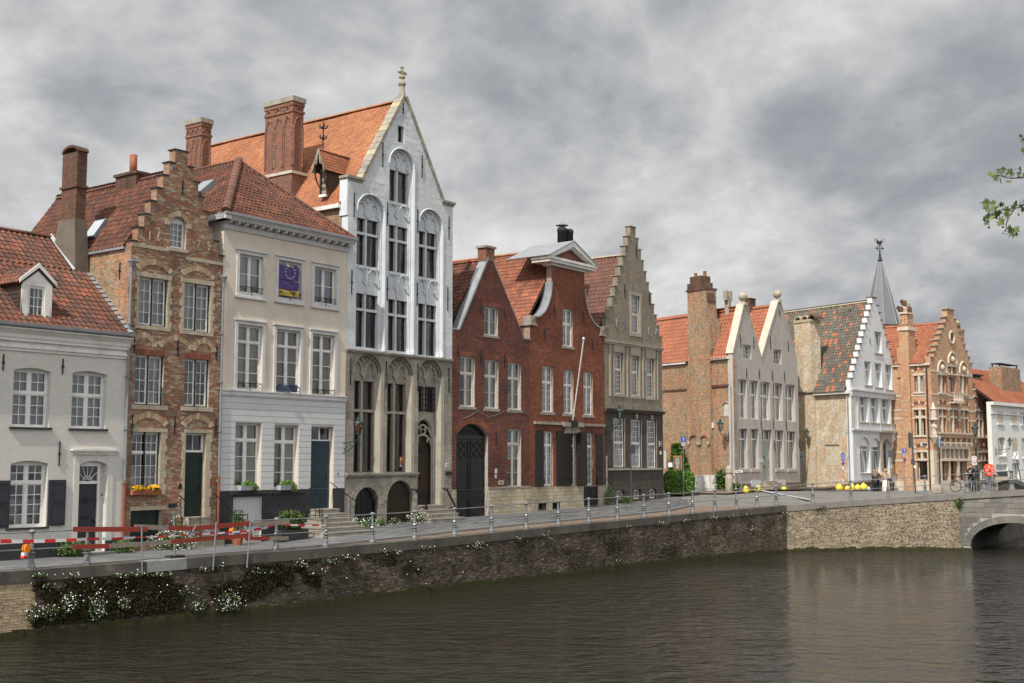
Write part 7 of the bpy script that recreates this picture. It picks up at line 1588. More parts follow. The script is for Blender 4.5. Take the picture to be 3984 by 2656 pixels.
# right wing crenellation and glazed dormer
for k in range(7): x=Wm+.3+(W-Wm-.5)*k/7; b.add(MB().box(x,x+.28,-.12,.3,zR-.45,zR-.0),'merlon','b10_brick')
b.add(MB().box(Wm,W+.1,-.15,.45,zR,zR+.12).box(Wm,W,-.13,-.001,zR-.62,zR-.5),'coping_slab',stn)
dx0,dx1=b.X(I(1405,1500),1.2),b.X(I(1480,1500),1.2); dz=b.Z(I(1440,1465),1.2)
o=b.add(MB().box(dx0,dx1,1.2,3,zR,dz).box(dx0-.1,dx1+.2,1.0,3,dz,dz+.12),'roof_room','plinth_dark'); MB().box(dx0+.15,dx1-.15,1.17,1.199,zR+.3,dz-.2).build('pane','glass',o)
# left flank
A2_=[bl.rect(Q,450,552,172,356),bl.rect(Q,450,570,550,838)]; gL=bl.rect(Q,475,585,1022,1100); gL2=bl.rect(Q,482,592,1120,1335); trl=bl.Z(Q(510,635))
LL=-bl.X(Q(262,700))+3
swin(bl,A2_[0],2); swin(bl,A2_[1],2,trl); swin(bl,gL,2); window(bl,gL2,rev=.35,leaves=1,cols=1,rows=(1,),mat='frame_cream',curt=None,bar=0,glass='glass_dark')
zEv=bl.Z(I(985,1345)); 
bl.wall=bl.add(MB().slab([(-LL,-.5),(-.451,-.5),(-.451,zEv),(-LL,zEv)],bl.holes,0.002,.45),'side_wall','b10_brick')
for r in A2_+[gL]: bl.add(MB().box(r[0]-.15,r[1]+.15,-.04,.0,r[3]+.001,r[3]+.16).box(r[0]-.12,r[1]+.12,-.12,.0,r[2]-.12,r[2]-.001),'stone_lintel',stn); voussoir_arch(bl,r[0]-.02,r[1]+.02,r[3]+.28,.22,.26,'brick_arch',n=9,y=-.04,stones=(0,4,8),smat=stn)
for yy in(385,545,640,850,1020,1115):
    z=bl.Z(Q(600,yy)); iv=subtract([(-LL+.02,-.46)],[(h[0][0]-.02,h[1][0]+.02) for h in bl.holes if h[0][1]-.15<z<h[2][1]+.15])
    for a,c in iv: bl.add(MB().box(a,c,-.025,-.001,z-.09,z+.09),'stone_band',stn)
bl.add(MB().box(-LL,.0,-.2,.0,zEv-.1,zEv+.1),'eaves_course',stn); bl.add(MB().box(-LL,-.46,-.06,-.002,-.5,bl.Z(Q(600,1345))).box(-.5,.0,-.05,.0,-.5,bl.Z(Q(640,1000))),'stone_plinth',stn)
drain(bl,bl.X(Q(600,500)),zEv,.0,mat='frame_brown',r=.07,y=-.1,hopper=False)
# corner statue
sx,sy=.05,-.10
zc0,zc1=b.Z(Q(660,935)),b.Z(Q(660,845)); st=b.add(MB().lathe([(.05,0),(.2,.3),(.34,.55),(.38,(zc1-zc0)),(.32,(zc1-zc0)+.06)],sx,sy,8,zc0),'statue_corbel',stn)
zz0=zc1+.06; zz1=b.Z(Q(660,690)); h=zz1-zz0
MB().lathe([(.30,0),(.25,h*.15),(.20,h*.45),(.25,h*.62),(.27,h*.75),(.12,h*.83),(.09,h*.86)],sx,sy,9,zz0).ball((sx,sy-.02,zz0+h*.93),.13,8,6).ball((sx+.18,sy-.15,zz0+h*.72),.10,7,5).tube([(sx-.23,sy-.05,zz0+h*.75),(sx-.17,sy-.24,zz0+h*.58),(sx+.12,sy-.25,zz0+h*.62)],.06,6).build('statue','statue',st,True)
MB().lathe([(.30,0),(.34,.08),(.26,.16),(.22,.85),(.29,.95),(.18,1.1),(.03,1.6)],sx,sy,8,zz1+.15).build('statue_canopy','statue',st)
b.add(MB().box(-.02,.55,-.05,-.001,-.5,b.Z(Q(690,1000))),'corner_stones',stn)
b.add(MB().box(bl.X(Q(565,940)) if False else 1.0,1.01,0,.01,1,1.01),'fixing','iron')
sp_=(bl.X(Q(567,937)),bl.Z(Q(567,937))); o=bl.add(MB().box(sp_[0]-.24,sp_[0]+.24,-.05,-.001,sp_[1]-.14,sp_[1]+.14),'street_sign','sign_white'); bl.add(MB().box(sp_[0]-.21,sp_[0]+.21,-.056,-.0501,sp_[1]-.11,sp_[1]+.11),'street_sign_field','plinth_dark')
# roof
xr_=x_c; zr=min(zt-1.2,b.Z(I(1105,880)))
e_=(-.2,.0,zEv+.1)
rf=b.add(MB().box(xr_-.1,xr_+.1,2,2.2,zr-.9,zr-.5),'roof','underlay'); DB=16
roof_face(b,rf,[(-.2,DB,zEv+.1),(-.2,.46,zEv+.1),(xr_,.46,zr),(xr_,DB,zr)],'tile_b10','roman',.30,.36,.06,limit=250)
roof_face(b,rf,[(Wm+.2,.46,zb-.2),(Wm+.2,DB,zb-.2),(xr_,DB,zr),(xr_,.46,zr)],'tile_b10','roman',.30,.36,.06)
ridge(b,rf,(xr_,.46,zr+.02),(xr_,DB,zr+.02),'tile_b10',.14,.42)
b.add(MB().box(Wm,W,.46,8,-.5,zR-.2),'wing_body','b10_brick')
# big chimney on the flank
yk=.0
c0,c1=bl.X(I(650,1150),-.3),bl.X(I(742,1150),-.3)
t0,t1=bl.X(I(650,900),-.3),bl.X(I(738,900),-.3); zc_=bl.Z(I(700,1005),-.3); zt_=bl.Z(I(700,835),-.3)
ck=bl.add(MB().box(c0,c1+.0,-.3,1.1,-.5,zc_).box(c0-.3,c0-.001,-.15,.9,zEv-1,zEv+1.6),'chimney','b10_brick')
MB().box(c0-.1,c1+.1,-.4,1.2,zc_,zc_+.3).build('chimney_band',stn,ck); MB().box(c0+.0,c1-.0,-.32,1.12,zt_,zt_+.14).build('chimney_band',stn,ck); MB().box(c0+.08,c1-.08,-.22,1.02,zc_+.301,zt_-.001).build('chimney_shaft','b10_brick',ck)
m=MB(); wd=(c1-c0-.16)/2
for k in(0,1): xx=c0+.08+wd*(k+.5); m.tube([(xx-wd*.35,-.24,zc_+.5),(xx-wd*.35,-.24,zt_-.7),(xx,-.24,zt_-.35),(xx+wd*.35,-.24,zt_-.7),(xx+wd*.35,-.24,zc_+.5)],.09,5)
m.build('chimney_arcade','b10_brick',ck)
for i,(x,y,z) in enumerate(((.3,0,0),(.8,.2,0),(1.2,.6,0),(.5,.7,0),(.7,.3,.55),(1.0,.5,.5))):
    m=MB().lathe([(.22,0),(.26,.3),(.20,.5)],c0+x*(c1-c0)/1.6,-.1+y,8,zt_+.14+z).tube([(c0+x*(c1-c0)/1.6,-.1+y,zt_+.5+z),(c0+x*(c1-c0)/1.6-.25,-.3+y,zt_+.62+z)],.17,7); m.build('chimney_pot','lichen_stone' if i%2 else 'chim_old',ck)
c2=b.X(I(1290,1100),2.0); zq=b.Z(I(1280,1010),2.0); ck=b.add(MB().box(c2-.9,c2+.55,2.0,3.2,zb-1,zq).box(c2-1.0,c2+.65,1.9,3.3,zq,zq+.15),'chimney','b10_brick')
for i in range(4): MB().lathe([(.22,0),(.26,.3),(.20,.6)],c2-.7+.35*i,2.4+.2*(i%2),8,zq+.15+.3*(i%2)).build('chimney_pot','lichen_stone' if i%2 else 'chim_old',ck)
# ---------------------------------------------------------------- house 11: white rendered, at the right edge
a11=atan2(1,.95); o11=origin_px(J(1282,700),108.0)
b=b11=building('far_white_house','white house with green cellar shutters and blind windows at the right end',0,2.7,a11,o11)
W=16.; ze=b.Z(J(1400,245))
wl=[b.rect(J,1508,1560,325,420),b.rect(J,1325,1385,525,675),b.rect(J,1518,1570,530,690),b.rect(J,1310,1400,745,800)]
window(b,wl[0],rev=.2,leaves=2,cols=1,rows=(2,),mat='frame_white',curt=None,sill=(.1,.14,.1,'b11_white'))
for r in wl[1:3]: window(b,r,rise=.08,rev=.25,leaves=2,cols=1,rows=(1,2),split=(1,1.3),mat='frame_white',curt='gap',sill=(.1,.14,.1,'b11_white'))
window(b,wl[3],rev=.15,leaves=3,cols=1,rows=(1,),mat='frame_white',curt=None)
q_=b.rect(J,1312,1398,802,850); b.add(MB().box(q_[0],q_[1],-.04,-.001,q_[2],q_[3]),'cellar_shutter','lamp_green')
d_=b.rect(J,1442,1500,735,930); d_=(d_[0],d_[1],max(.1,d_[2]),d_[3]); b.holes.append(opening(*d_)); panel_door(b,(d_[0],d_[1],d_[2],d_[3]-1.2),'lamp_green',rev=.25); window(b,(d_[0],d_[1],d_[3]-1.19,d_[3]),rev=.25,leaves=2,cols=1,rows=(2,),mat='frame_white',curt=None,hole=False,name='fanlight')
facade(b,[(0,-.5),(W,-.5),(W,ze),(0,ze)],'b11_white',th=.4)
for r in((1318,1362,315,410),(1430,1475,320,415),(1438,1480,528,685)): q_=b.rect(J,*r); b.add(MB().box(q_[0],q_[1],-.02,-.001,q_[2],q_[3]),'blind_window','mortar_cream'); b.add(MB().box(q_[0]-.12,q_[1]+.12,-.12,-.001,q_[2]-.15,q_[2]-.001),'sill','b11_white')
b.add(MB().box(-.1,W,-.3,-.001,ze-.3,ze).box(-.1,W,-.1,-.001,ze-1.1,ze-1.0),'cornice','trim_white')
rf=b.add(MB().box(.3,W,3.9,4.1,ze+2.2,ze+2.6),'roof','underlay'); roof_face(b,rf,[(-.1,-.2,ze+.02),(W,-.2,ze+.02),(W,4.2,ze+3.4),(-.1,4.2,ze+3.4)],'tile_red','roman',.30,.36,.06,limit=120)
b.add(MB().box(.01,W,4,10,-.5,ze-.1),'rear_body','b11_white')
cx0,cx1=b.X(I(1690,1450),1.4),b.X(I(1880,1450),1.4); zt=b.Z(I(1780,1385),1.4)
ck=b.add(MB().box(cx0,cx1,1.4,2.6,ze,zt),'chimney','b8_brick'); MB().box(cx0+.1,cx1-.1,1.5,2.5,zt+.30,zt+.36).box(cx0+.2,cx0+.3,1.6,1.7,zt,zt+.3).box(cx1-.3,cx1-.2,1.6,1.7,zt,zt+.3).box(cx0+.2,cx0+.3,2.3,2.4,zt,zt+.3).build('chimney_cap','iron',ck)
# far roofs just seen behind it
# ---------------------------------------------------------------- church spire
Ys=210.; ap=at_Y(I(455,310),Ys); bs_=at_Y(I(505,940),Ys); px1=at_Y(I(640,935),Ys); hw=(px1.x-at_Y(I(358,700),Ys).x)/2*1.0
zb_=at_Y(I(500,960),Ys).z; k=(ap.z-zb_); wtot=at_Y(I(650,940),Ys).x-ap.x
sp=empty('church_spire',(ap.x,Ys,0),R(12),'slim grey slate church spire with a weathercock behind the white stepped gable','church')
rb_=wtot*1.02
o=MB().lathe([(rb_,0),(.35,ap.z-zb_)],0,0,8,zb_).build('spire_roof','spire',sp); MB().lathe([(rb_*.93,-20),(rb_*.93,0)],0,0,8,zb_).build('tower','b8_brick',sp)
m=MB()
for j in range(8): a=2*PI*(j+.5)/8; m.tube([(rb_*cos(a),rb_*sin(a),zb_),(.35*cos(a),.35*sin(a),ap.z)],.12,4)
m.build('lead_hips','zinc',sp)
zc=at_Y(I(450,100),Ys).z; za_=at_Y(I(450,170),Ys).z; m=MB().lathe([(.35,0),(.42,.3),(.22,.8),(.1,1.8)],0,0,8,ap.z).tube([(0,0,ap.z+1),(0,0,zc-.6)],.065,6)
hw=at_Y(I(487,175),Ys).x-ap.x
m.tube([(-hw,0,za_),(hw,0,za_)],.055,5).tube([(.45*cos(t),0,za_+.6*sin(t)) for t in np.linspace(0,6.28,9)[:-1]],.06,4,closed=True); m.ball((-hw,0,za_),.18,6,4).ball((hw,0,za_),.18,6,4)
for z in(.2,.3): m.tube([(-1,0,ap.z+3+z*4),(0,0,ap.z+2.4+z*4),(1,0,ap.z+3+z*4)],.05,4)
c_=m.build('cross','iron',sp); MB().prism([(-.5,zc-.5),(.3,zc-.6),(.5,zc+.2),(.2,zc-.0),(-.2,zc-.1),(-.5,zc+.4)],-.08,.08).build('weathercock','iron',sp)
# ================================================================ ground, quay, water
QP=[((0,2483),1.97),((561,2424),2.00),((867,2389),2.03),((1200,2353),2.04),((1687,2295),2.10),((2222,2234),2.30),((2710,2175),2.48),((3062,2144),2.70),((3400,2139),3.05),((3738,2139),3.38)]
QX=[(*at_z(p,0),z) for p,z in QP]
# straighten the small measuring noise of the long reach
x0,y0=QX[0][:2]
QX=[(QX[0][0]-(QX[1][0]-QX[0][0])*2.6,QX[0][1]-(QX[1][1]-QX[0][1])*2.6,1.95)]+QX
def sval(X,Y): return .6*(X+19)+.8*(Y-40), .8*(X+19)-.6*(Y-40)      # s along the fronts, t toward the canal
QS=[(*sval(q[0],q[1]),q[2]) for q in QX]
FS=[(-30,1.85),(-1,1.88),(8,1.88),(14,1.92),(18,2.15),(22,2.36),(27,2.44),(36,2.6),(41,2.70),(48,2.95),(60,3.3),(74,3.0),(85,2.7),(130,2.6)]
def interp(x,xs,ys): return float(np.interp(x,xs,ys))
fs_,fz_=zip(*FS); qs_=[q[0] for q in QS]; qt_=[q[1] for q in QS]; qz_=[q[2] for q in QS]
BO=(QX[-1][0],QX[-1][1]); bdx,bdy=.8366,-.5478; ndx,ndy=.5478,.8366       # bridge: along its face, and across it
def gz(X,Y):
    s,t=sval(X,Y); zf=interp(s,fs_,fz_); tq=interp(s,qs_,qt_); zq=interp(s,qs_,qz_)
    f=min(1,max(0,t/max(tq,.5))); z=zf*(1-f)+zq*f
    a=(X-BO[0])*bdx+(Y-BO[1])*bdy; c=(X-BO[0])*ndx+(Y-BO[1])*ndy
    if a>-12 and c<26 and s>46:
        zb=min(3.36+.06*a,3.75) if a>0 else 3.36+.10*a; wgt=max(0,min(1,1-(c-8)/14))*max(0,min(1,(a+10)/8)); z=z*(1-wgt)+max(zb,z)*wgt
    return z
# street surface: one sheet from behind the houses to the quay edge
def sheet(name,ss,tfun,nt,dz,mat,kind='structure',label=None,parent=None,zoff=None):
    vs=[];fs=[]
    for s in ss:
        t0,t1=tfun(s)
        for k in range(nt+1):
            t=t0+(t1-t0)*k/nt; X=-19+.6*s+.8*t; Y=40+.8*s-.6*t; vs.append((X,Y,gz(X,Y)+dz))
    for i in range(len(ss)-1):
        for k in range(nt): a=i*(nt+1)+k; fs.append((a,a+1,a+nt+2,a+nt+1))
    me=bpy.data.meshes.new(name); me.from_pydata(vs,[],fs); me.materials.append(M[mat]); o=bpy.data.objects.new(name,me); link(o,parent)
    if not parent: tag(o,label,None,None,kind)
    return o
tq=lambda s: interp(s,qs_,qt_)
send=QS[-1][0]
ss=[x for x in np.arange(-38,QS[-1][0],1.0)]+[QS[-1][0]]
sheet('street',ss,lambda s:(-60,tq(s)-.03),40,-.10,'cobble',label='grey stone sett street between the houses and the quay')
# beyond the last quay corner the land runs on behind the bridge
def quadsheet(name,o,d1,d2,L1,L2,n1,n2,dz,mat,label,zf=None):
    vs=[];fs=[]
    for i in range(n1+1):
        for j in range(n2+1):
            X=o[0]+d1[0]*L1*i/n1+d2[0]*L2*j/n2; Y=o[1]+d1[1]*L1*i/n1+d2[1]*L2*j/n2; vs.append((X,Y,(zf(X,Y) if zf else gz(X,Y))+dz))
    for i in range(n1):
        for j in range(n2): a=i*(n2+1)+j; fs.append((a,a+1,a+n2+2,a+n2+1))
    me=bpy.data.meshes.new(name); me.from_pydata(vs,[],fs); me.materials.append(M[mat]); ob=bpy.data.objects.new(name,me); link(ob); tag(ob,label,None,None,'structure'); return ob
quadsheet('square',(BO[0]-60*bdx,BO[1]-60*bdy),(ndx,ndy),(bdx,bdy),90,60.8,45,40,-.115,'cobble','grey sett square behind the bridge')
# flagstone pavement along the fronts with its kerb line
kerb_s=[-38,-1,8,16,22,27,34,40,44,47,49]; kerb_t=[4.0,4.2,4.4,4.4,4.6,4.7,5.0,5.0,4.2,2.4,.4]
tk=lambda s: interp(s,kerb_s,kerb_t)
pv=sheet('pavement',[x for x in np.arange(-36,49.01,.5)],lambda s:(-.5,tk(s)),4,.0,'flag_joint',label='grey bluestone pavement along the house fronts')
stones=[]
s=-4.0
while s<49:
    t=.04; row=uni(.0,.5)
    while t<tk(s)-.34:
        w_=min(uni(.55,.95),tk(s)-.22-t)
        stones.append((s,s+.58,t,t+w_)); t+=w_+.012
    s+=.592
me=unit_box('flag','paving_stone'); ang=atan2(.8,.6)
def pdist(r): s=(r[0]+r[1])/2;t=(r[2]+r[3])/2; X=-19+.6*s+.8*t; Y=40+.8*s-.6*t; return X*X+Y*Y
stones.sort(key=pdist)
for r in stones[:300]:
    s=(r[0]+r[1])/2;t=(r[2]+r[3])/2; X=-19+.6*s+.8*t; Y=40+.8*s-.6*t; o=bpy.data.objects.new('paving_stone',me); link(o,pv)
    gs=(gz(X+.3,Y+.4)-gz(X-.3,Y-.4)); gt=(gz(X+.4,Y-.3)-gz(X-.4,Y+.3))
    o.location=(X,Y,gz(X,Y)-.01+uni(0,.004)); o.rotation_euler=(gt*-1.0*-1 if False else 0,-gs,ang); o.scale=(r[1]-r[0],r[3]-r[2],.04)
bx=[]
for r in stones[300:]:
    s=(r[0]+r[1])/2;t=(r[2]+r[3])/2; X=-19+.6*s+.8*t; Y=40+.8*s-.6*t; z=gz(X,Y); bx.append((r[0],r[1],-r[3],-r[2],z-.03,z+.010+uni(0,.004)))
a_=stuff_boxes('paving_slabs',bx,'flag',pv,True,0,(-19,40,0),ang)
m=[]
kb=sheet('kerb_line',[x for x in np.arange(-36,49.01,.5)],lambda s:(tk(s)-.20,tk(s)),1,.022,'kerb',parent=pv)
vs=[];fs=[]; sl=[x for x in np.arange(-36,49.01,.5)]
for i,s in enumerate(sl):
    t=tk(s); X=-19+.6*s+.8*t; Y=40+.8*s-.6*t; z=gz(X,Y); vs+=[(X,Y,z-.2),(X,Y,z+.022)]
    if i: fs.append((2*i-2,2*i,2*i+1,2*i-1))
me=bpy.data.meshes.new('kerb_face'); me.from_pydata(vs,[],fs); me.materials.append(M['kerb']); link(bpy.data.objects.new('kerb_face',me),pv)
sheet('brick_strip',[x for x in np.arange(-36,56,.5)],lambda s:(tk(s)+.0 if s<44 else min(tq(s)-1.2,tk(44)+(s-44)*1.2),tq(s)-.4),3,-.07,'brick_strip',label='brown brick strip between the pavement kerb and the quay edge')
# brick forecourt by the hedge and the grey gable house
quadsheet('brick_forecourt',(b8.fr.wor(-7,-3.2)),(b8.fr.c,b8.fr.s),(-b8.fr.s,b8.fr.c),24,3.4,12,3,.0,'brick_strip','brown brick pavement in front of the twin gabled house')
for q,(w_,l_) in enumerate(((.25,9),)):
    X,Y=b8.fr.wor(8,-3.4); 
qd=at_z(H(1200,1078),gz(*b8.fr.wor(5,-2))); qe=at_z(H(1700,1128),gz(*b8.fr.wor(10,-6)))
m=MB(); d_=Vector((qe[0]-qd[0],qe[1]-qd[1],0)); n_=Vector((-d_.y,d_.x,0)).normalized()*.16; P0=Vector((*qd,0)); P1=Vector((*qe,0)); 
pts=[P0-n_,P1-n_,P1+n_,P0+n_]; o=m.q([(p.x,p.y,gz(p.x,p.y)+.012) for p in pts]).build('road_marking','sign_grey'); tag(o,'white painted line on the brick street before the twin gables',None,None,'structure')
# land under everything, near bank, water
o=MB().q([(-400,75,-.5),(400,75,-.5),(400,1500,-.5),(-400,1500,-.5)]).build('ground','earth'); tag(o,'flat ground behind the town houses',None,None,'structure')
o=MB().box(-60,60,-40,6,-1,3.4).build('near_bank','cobble'); tag(o,'quay on the near side of the canal',None,None,'structure')
o=MB().q([(-120,5,0),(160,5,0),(160,140,0),(-120,140,0)]).build('canal_water','water'); tag(o,'dark rippled canal water',None,None,'structure')
# ---------------------------------------------------------------- quay wall
qw=empty('quay_wall',(QX[1][0],QX[1][1],0),0,'long weathered brick quay wall with dark coping, overgrown on its left half','wall'); qo=Vector((QX[1][0],QX[1][1],0))
allone=[];cop=.36
xs127=at_z((128,2470),0)
segs=[]
for i in range(len(QX)-1):
    a,c=QX[i],QX[i+1]
    if i==1:
        f=(xs127[0]-a[0])/(c[0]-a[0]); mid=(a[0]+(c[0]-a[0])*f,a[1]+(c[1]-a[1])*f,a[2]+(c[2]-a[2])*f); segs+=[(a,mid,'cream'),(mid,c,'dark')]
    else: segs.append((a,c,'cream' if i==0 else ('dark' if i<8 else 'light')))
for a,c,kd in segs:
    Ln=hypot(c[0]-a[0],c[1]-a[1]); an=atan2(c[1]-a[1],c[0]-a[0]); fr=Fr(a[0],a[1],an,0); lc=(a[0]-qo.x,a[1]-qo.y,0)
    core={'cream':'mortar_cream','dark':'quay_mortar','light':'mortar_light'}[kd]; bm_={'cream':'quay_cream','dark':'quay_dark','light':'quay_light'}[kd]
    z0,z1=a[2]-cop-.05,c[2]-cop-.05
    w_=MB().prism([(0,-1.5),(Ln,-1.5),(Ln,z1+.02),(0,z0+.02)],0,.6).build('wall_face',core,qw,loc=lc,rz=an)
    zc=.12; Hb={'cream':.085,'dark':.078,'light':.094}[kd]
    rc_=courses([(0,zc),(Ln,zc),(Ln,z1+.14),(0,z0+.14)],[],.24 if kd!='dark' else .22,Hb,{'dark':.012,'cream':.016,'light':.026}[kd],rj=.2)
    place_bricks(rc_,bm_,w_,fr,y=-.018,dep=.03,limit=(200 if kd=='cream' else (30 if kd=='dark' else 50)),jit=.004 if kd=='dark' else .002,jy=.008)
    m=MB(); n=int(Ln/.4)+1
    for k in range(n): x0,x1=Ln*k/n,Ln*(k+1)/n; m.box(x0,x1,-.05-uni(0,.05),.0,-.8,.10+uni(0,.14))
    o=m.build('algae_band','algae',w_); o['kind']='stuff'
    # coping stones
    cl=1.25 if kd!='cream' else 2; n=max(1,int(Ln/cl)); cm='coping_light' if kd=='light' else 'coping'
    for k in range(n):
        x0,x1=Ln*k/n,Ln*(k+1)/n-.008; za,zb=a[2]+(c[2]-a[2])*k/n,a[2]+(c[2]-a[2])*(k+1)/n
        X,Y=fr.wor((x0+x1)/2,0); pxx=CX+F*X/Y
        mt='coping_new' if (560<pxx<720) else cm
        mm=MB(); mm.v=[(x0,-.06,za-cop),(x1,-.06,zb-cop),(x1,.50,zb-cop),(x0,.50,za-cop),(x0,-.06,za),(x1,-.06,zb),(x1,.50,zb+.005),(x0,.50,za+.005)]; mm.f=[(0,3,2,1),(4,5,6,7),(0,1,5,4),(1,2,6,5),(2,3,7,6),(3,0,4,7)]; mm.t=[0]*6
        mm.build('coping_stone',mt,qw,loc=lc,rz=an)
# ---------------------------------------------------------------- bridge
o=MB().box(-.4,.57,7.6,90,-1,3.25).build('far_quay_wall','quay_mortar',None,loc=(BO[0],BO[1],0),rz=atan2(bdy,bdx)); tag(o,'dark quay wall running away beyond the bridge arch','wall')
br=empty('stone_bridge',(BO[0],BO[1],0),atan2(bdy,bdx),'grey stone arch bridge over the canal at the right edge','bridge')
fB=Fr(BO[0],BO[1],atan2(bdy,bdx),0); BL=24.; zt0,zt1=3.36,3.95
def btop(x): return 3.38+min(.42,.078*x) if x<6 else 3.38+.42
hol=[]; cen=[]
x=3.05
while x<BL-2: cen.append(x); x+=5.9
hs_,rs_,spz=2.48,1.42,.28
for c in cen: hol.append([(c-hs_,-1.2),(c+hs_,-1.2),(c+hs_,spz)]+[(c+hs_*cos(PI*k/16),spz+rs_*sin(PI*k/16)) for k in range(1,16)]+[(c-hs_,spz)])
outer=[(.0,-1.4),(BL,-1.4),(BL,btop(BL)-.36),(6,btop(6)-.36),(0.,btop(0)-.36)]
bw_=MB().slab(outer,hol,0,.5).build('spandrel_wall','bridge_joint',br)
big=[[(q[0],q[1]) for q in [(c-hs_-.38,-1.2),(c+hs_+.38,-1.2),(c+hs_+.38,spz)]+[(c+(hs_+.38)*cos(PI*k/16),spz+(rs_+.42)*sin(PI*k/16)) for k in range(1,16)]+[(c-hs_-.38,spz)]] for c in cen]
rc_=courses([(q[0],q[1]+(.2 if q[1]>1 else 0)) for q in outer],big,.72,.30,.026,zs=.16,rj=.25); place_bricks(rc_,'bridge_stone',bw_,fB,'stone_block','stone_blocks',y=-.02,dep=.04,limit=200,jit=.0005,jy=.003)
for ci,c in enumerate(cen):
    nv=23
    for k in range(nv):
        a0,a1=PI*k/nv+.004,PI*(k+1)/nv-.004
        pts=[(c+hs_*cos(a0),spz+rs_*sin(a0)),(c+(hs_+.38)*cos(a0),spz+(rs_+.42)*sin(a0)),(c+(hs_+.38)*cos(a1),spz+(rs_+.42)*sin(a1)),(c+hs_*cos(a1),spz+rs_*sin(a1))]
        MB().prism(pts,-.035,.3).build('voussoir','bridge_stone',br)
    m=MB(); n=16
    for k in range(n):
        a0,a1=PI*k/n,PI*(k+1)/n; p=(c+hs_*cos(a0),spz+rs_*sin(a0)); q=(c+hs_*cos(a1),spz+rs_*sin(a1)); m.q([(p[0],.3,p[1]),(p[0],7.6,p[1]),(q[0],7.6,q[1]),(q[0],.3,q[1])])
    for s_ in(-1,1): m.q([(c+s_*hs_,.3,-1.2),(c+s_*hs_,7.6,-1.2),(c+s_*hs_,7.6,spz),(c+s_*hs_,.3,spz)])
    m.build('vault','bridge_under',br)
for c in [cen[0]-2.95]+[x+2.95 for x in cen]: MB().box(c-.47 if c>1 else .0,c+.47,-.05,.0,-1.2,.14).build('algae_band','algae',br)
MB().slab([(0,-1.4),(BL,-1.4),(BL,3.2),(0,3.0)],hol,7.3,7.8).build('rear_wall','bridge_under',br)
x=0.; 
while x<BL-.1:
    l_=min(1.5 if x>0 else 1.3,BL-x); za,zb=btop(x),btop(x+l_); mm=MB(); x1=x+l_-.01
    mm.v=[(x,-.10,za-.36),(x1,-.10,zb-.36),(x1,.45,zb-.36),(x,.45,za-.36),(x,-.10,za),(x1,-.10,zb),(x1,.45,zb),(x,.45,za)]; mm.f=[(0,3,2,1),(4,5,6,7),(0,1,5,4),(1,2,6,5),(2,3,7,6),(3,0,4,7)]; mm.t=[0]*6
    mm.build('coping_stone','coping_light' if x<3 or x>4.5 else 'coping_new',br); x+=l_
mm=MB(); xs_=[0,2,4,6,BL]
for i in range(4): mm.q([(xs_[i],.45,btop(xs_[i])-.1),(xs_[i+1],.45,btop(xs_[i+1])-.1),(xs_[i+1],7.7,btop(xs_[i+1])-.1),(xs_[i],7.7,btop(xs_[i])-.1)])
mm.build('bridge_deck','cobble',br)
# ================================================================ quay and bridge railings
def quay_at(px,offn=.27):
    k=(px-CX)/F/ (cos(PITCH)-0)   # first guess; refined with the base height below
    for it in range(3):
        best=None; bv=9
        for i in range(len(QX)-1):
            a,c=QX[i],QX[i+1]; dx,dy=c[0]-a[0],c[1]-a[1]; Ln=hypot(dx,dy); nx,ny=-dy/Ln*offn,dx/Ln*offn
            ax,ay=a[0]+nx,a[1]+ny
            den=dx-k*dy; t=(k*ay-ax)/den if abs(den)>1e-9 else -1
            vi=max(0,-t,t-1)*Ln if abs(den)>1e-9 else 99
            if vi<bv: bv=vi; best=(ax+dx*t,ay+dy*t,a[2]+(c[2]-a[2])*t,atan2(dy,dx))
        if best is None: return None
        X,Y,z,an=best; dep=Y*cos(PITCH)+(z-CAM)*sin(PITCH); k=(px-CX)/F*dep/Y
    return best
def post_mesh(mat='silver',name='post',hh=1.22,sc_=1.0):
    pr=[(.135,0),(.135,.10),(.115,.115),(.105,.13),(.085,.34),(.10,.36),(.11,.39),(.07,.42),(.085,.46),(.12,.485),(.12,.50),(.065,.53),(.08,.58),(.095,.61),(.08,.64),(.065,.67),(.06,.70),(.08,.715),(.08,.73),(.055,.75),(.048,1.04),(.065,1.05),(.05,1.07),(.085,1.11),(.105,1.14),(.095,1.18),(.05,1.215),(.01,1.22)]
    m=MB().lathe([(r*sc_,z*hh/1.22) for r,z in pr],0,0,10); m.ball((0,0,1.15*hh/1.22),.098*sc_,8,5,.6); return shared(name,m,mat,False)
PM=post_mesh()
def railing(name,label,pts,rails=((1.135,.021),(.605,.019)),ends=(None,None),pm=None,group=None):
    e=empty(name,pts[0][:3],0,label,'railing',group); o0=Vector(pts[0][:3])
    for p in pts:
        o=bpy.data.objects.new('post',pm or PM); link(o,e); o.location=Vector(p[:3])-o0; o.rotation_euler=(0,0,rnd()*.3)
    P=[Vector(p[:3])-o0 for p in pts]
    if ends[0]: P=[Vector(ends[0])-o0]+P
    if ends[1]: P=P+[Vector(ends[1])-o0]
    for h,r in rails:
        for i in range(len(P)-1): 
            a,c=P[i]+Vector((0,0,h)),P[i+1]+Vector((0,0,h)); sg=(a+c)/2-Vector((0,0,uni(0,.012))); MB().tube([a,sg,c],r,6).build('rail','silver',e)
    return e
q=lambda px: quay_at(px)
pl_=[q(120),q(337)]; lend=q(-400) or q(-200); e1_=q(512)
railing('quay_railing','silver iron quay railing of two posts before the white house, cut off where planks begin',pl_,ends=((lend[0],lend[1],lend[2]),(e1_[0]-.2,e1_[1]-.2,e1_[2])))
px_r=[1074,1267,1448,1613,1768,1912,2047,2172,2291,2402,2505,2603,2695,2782,2865,2945,3020,3163,3311,3455,3600]
pr_=[q(p) for p in px_r]; q0=q(985)
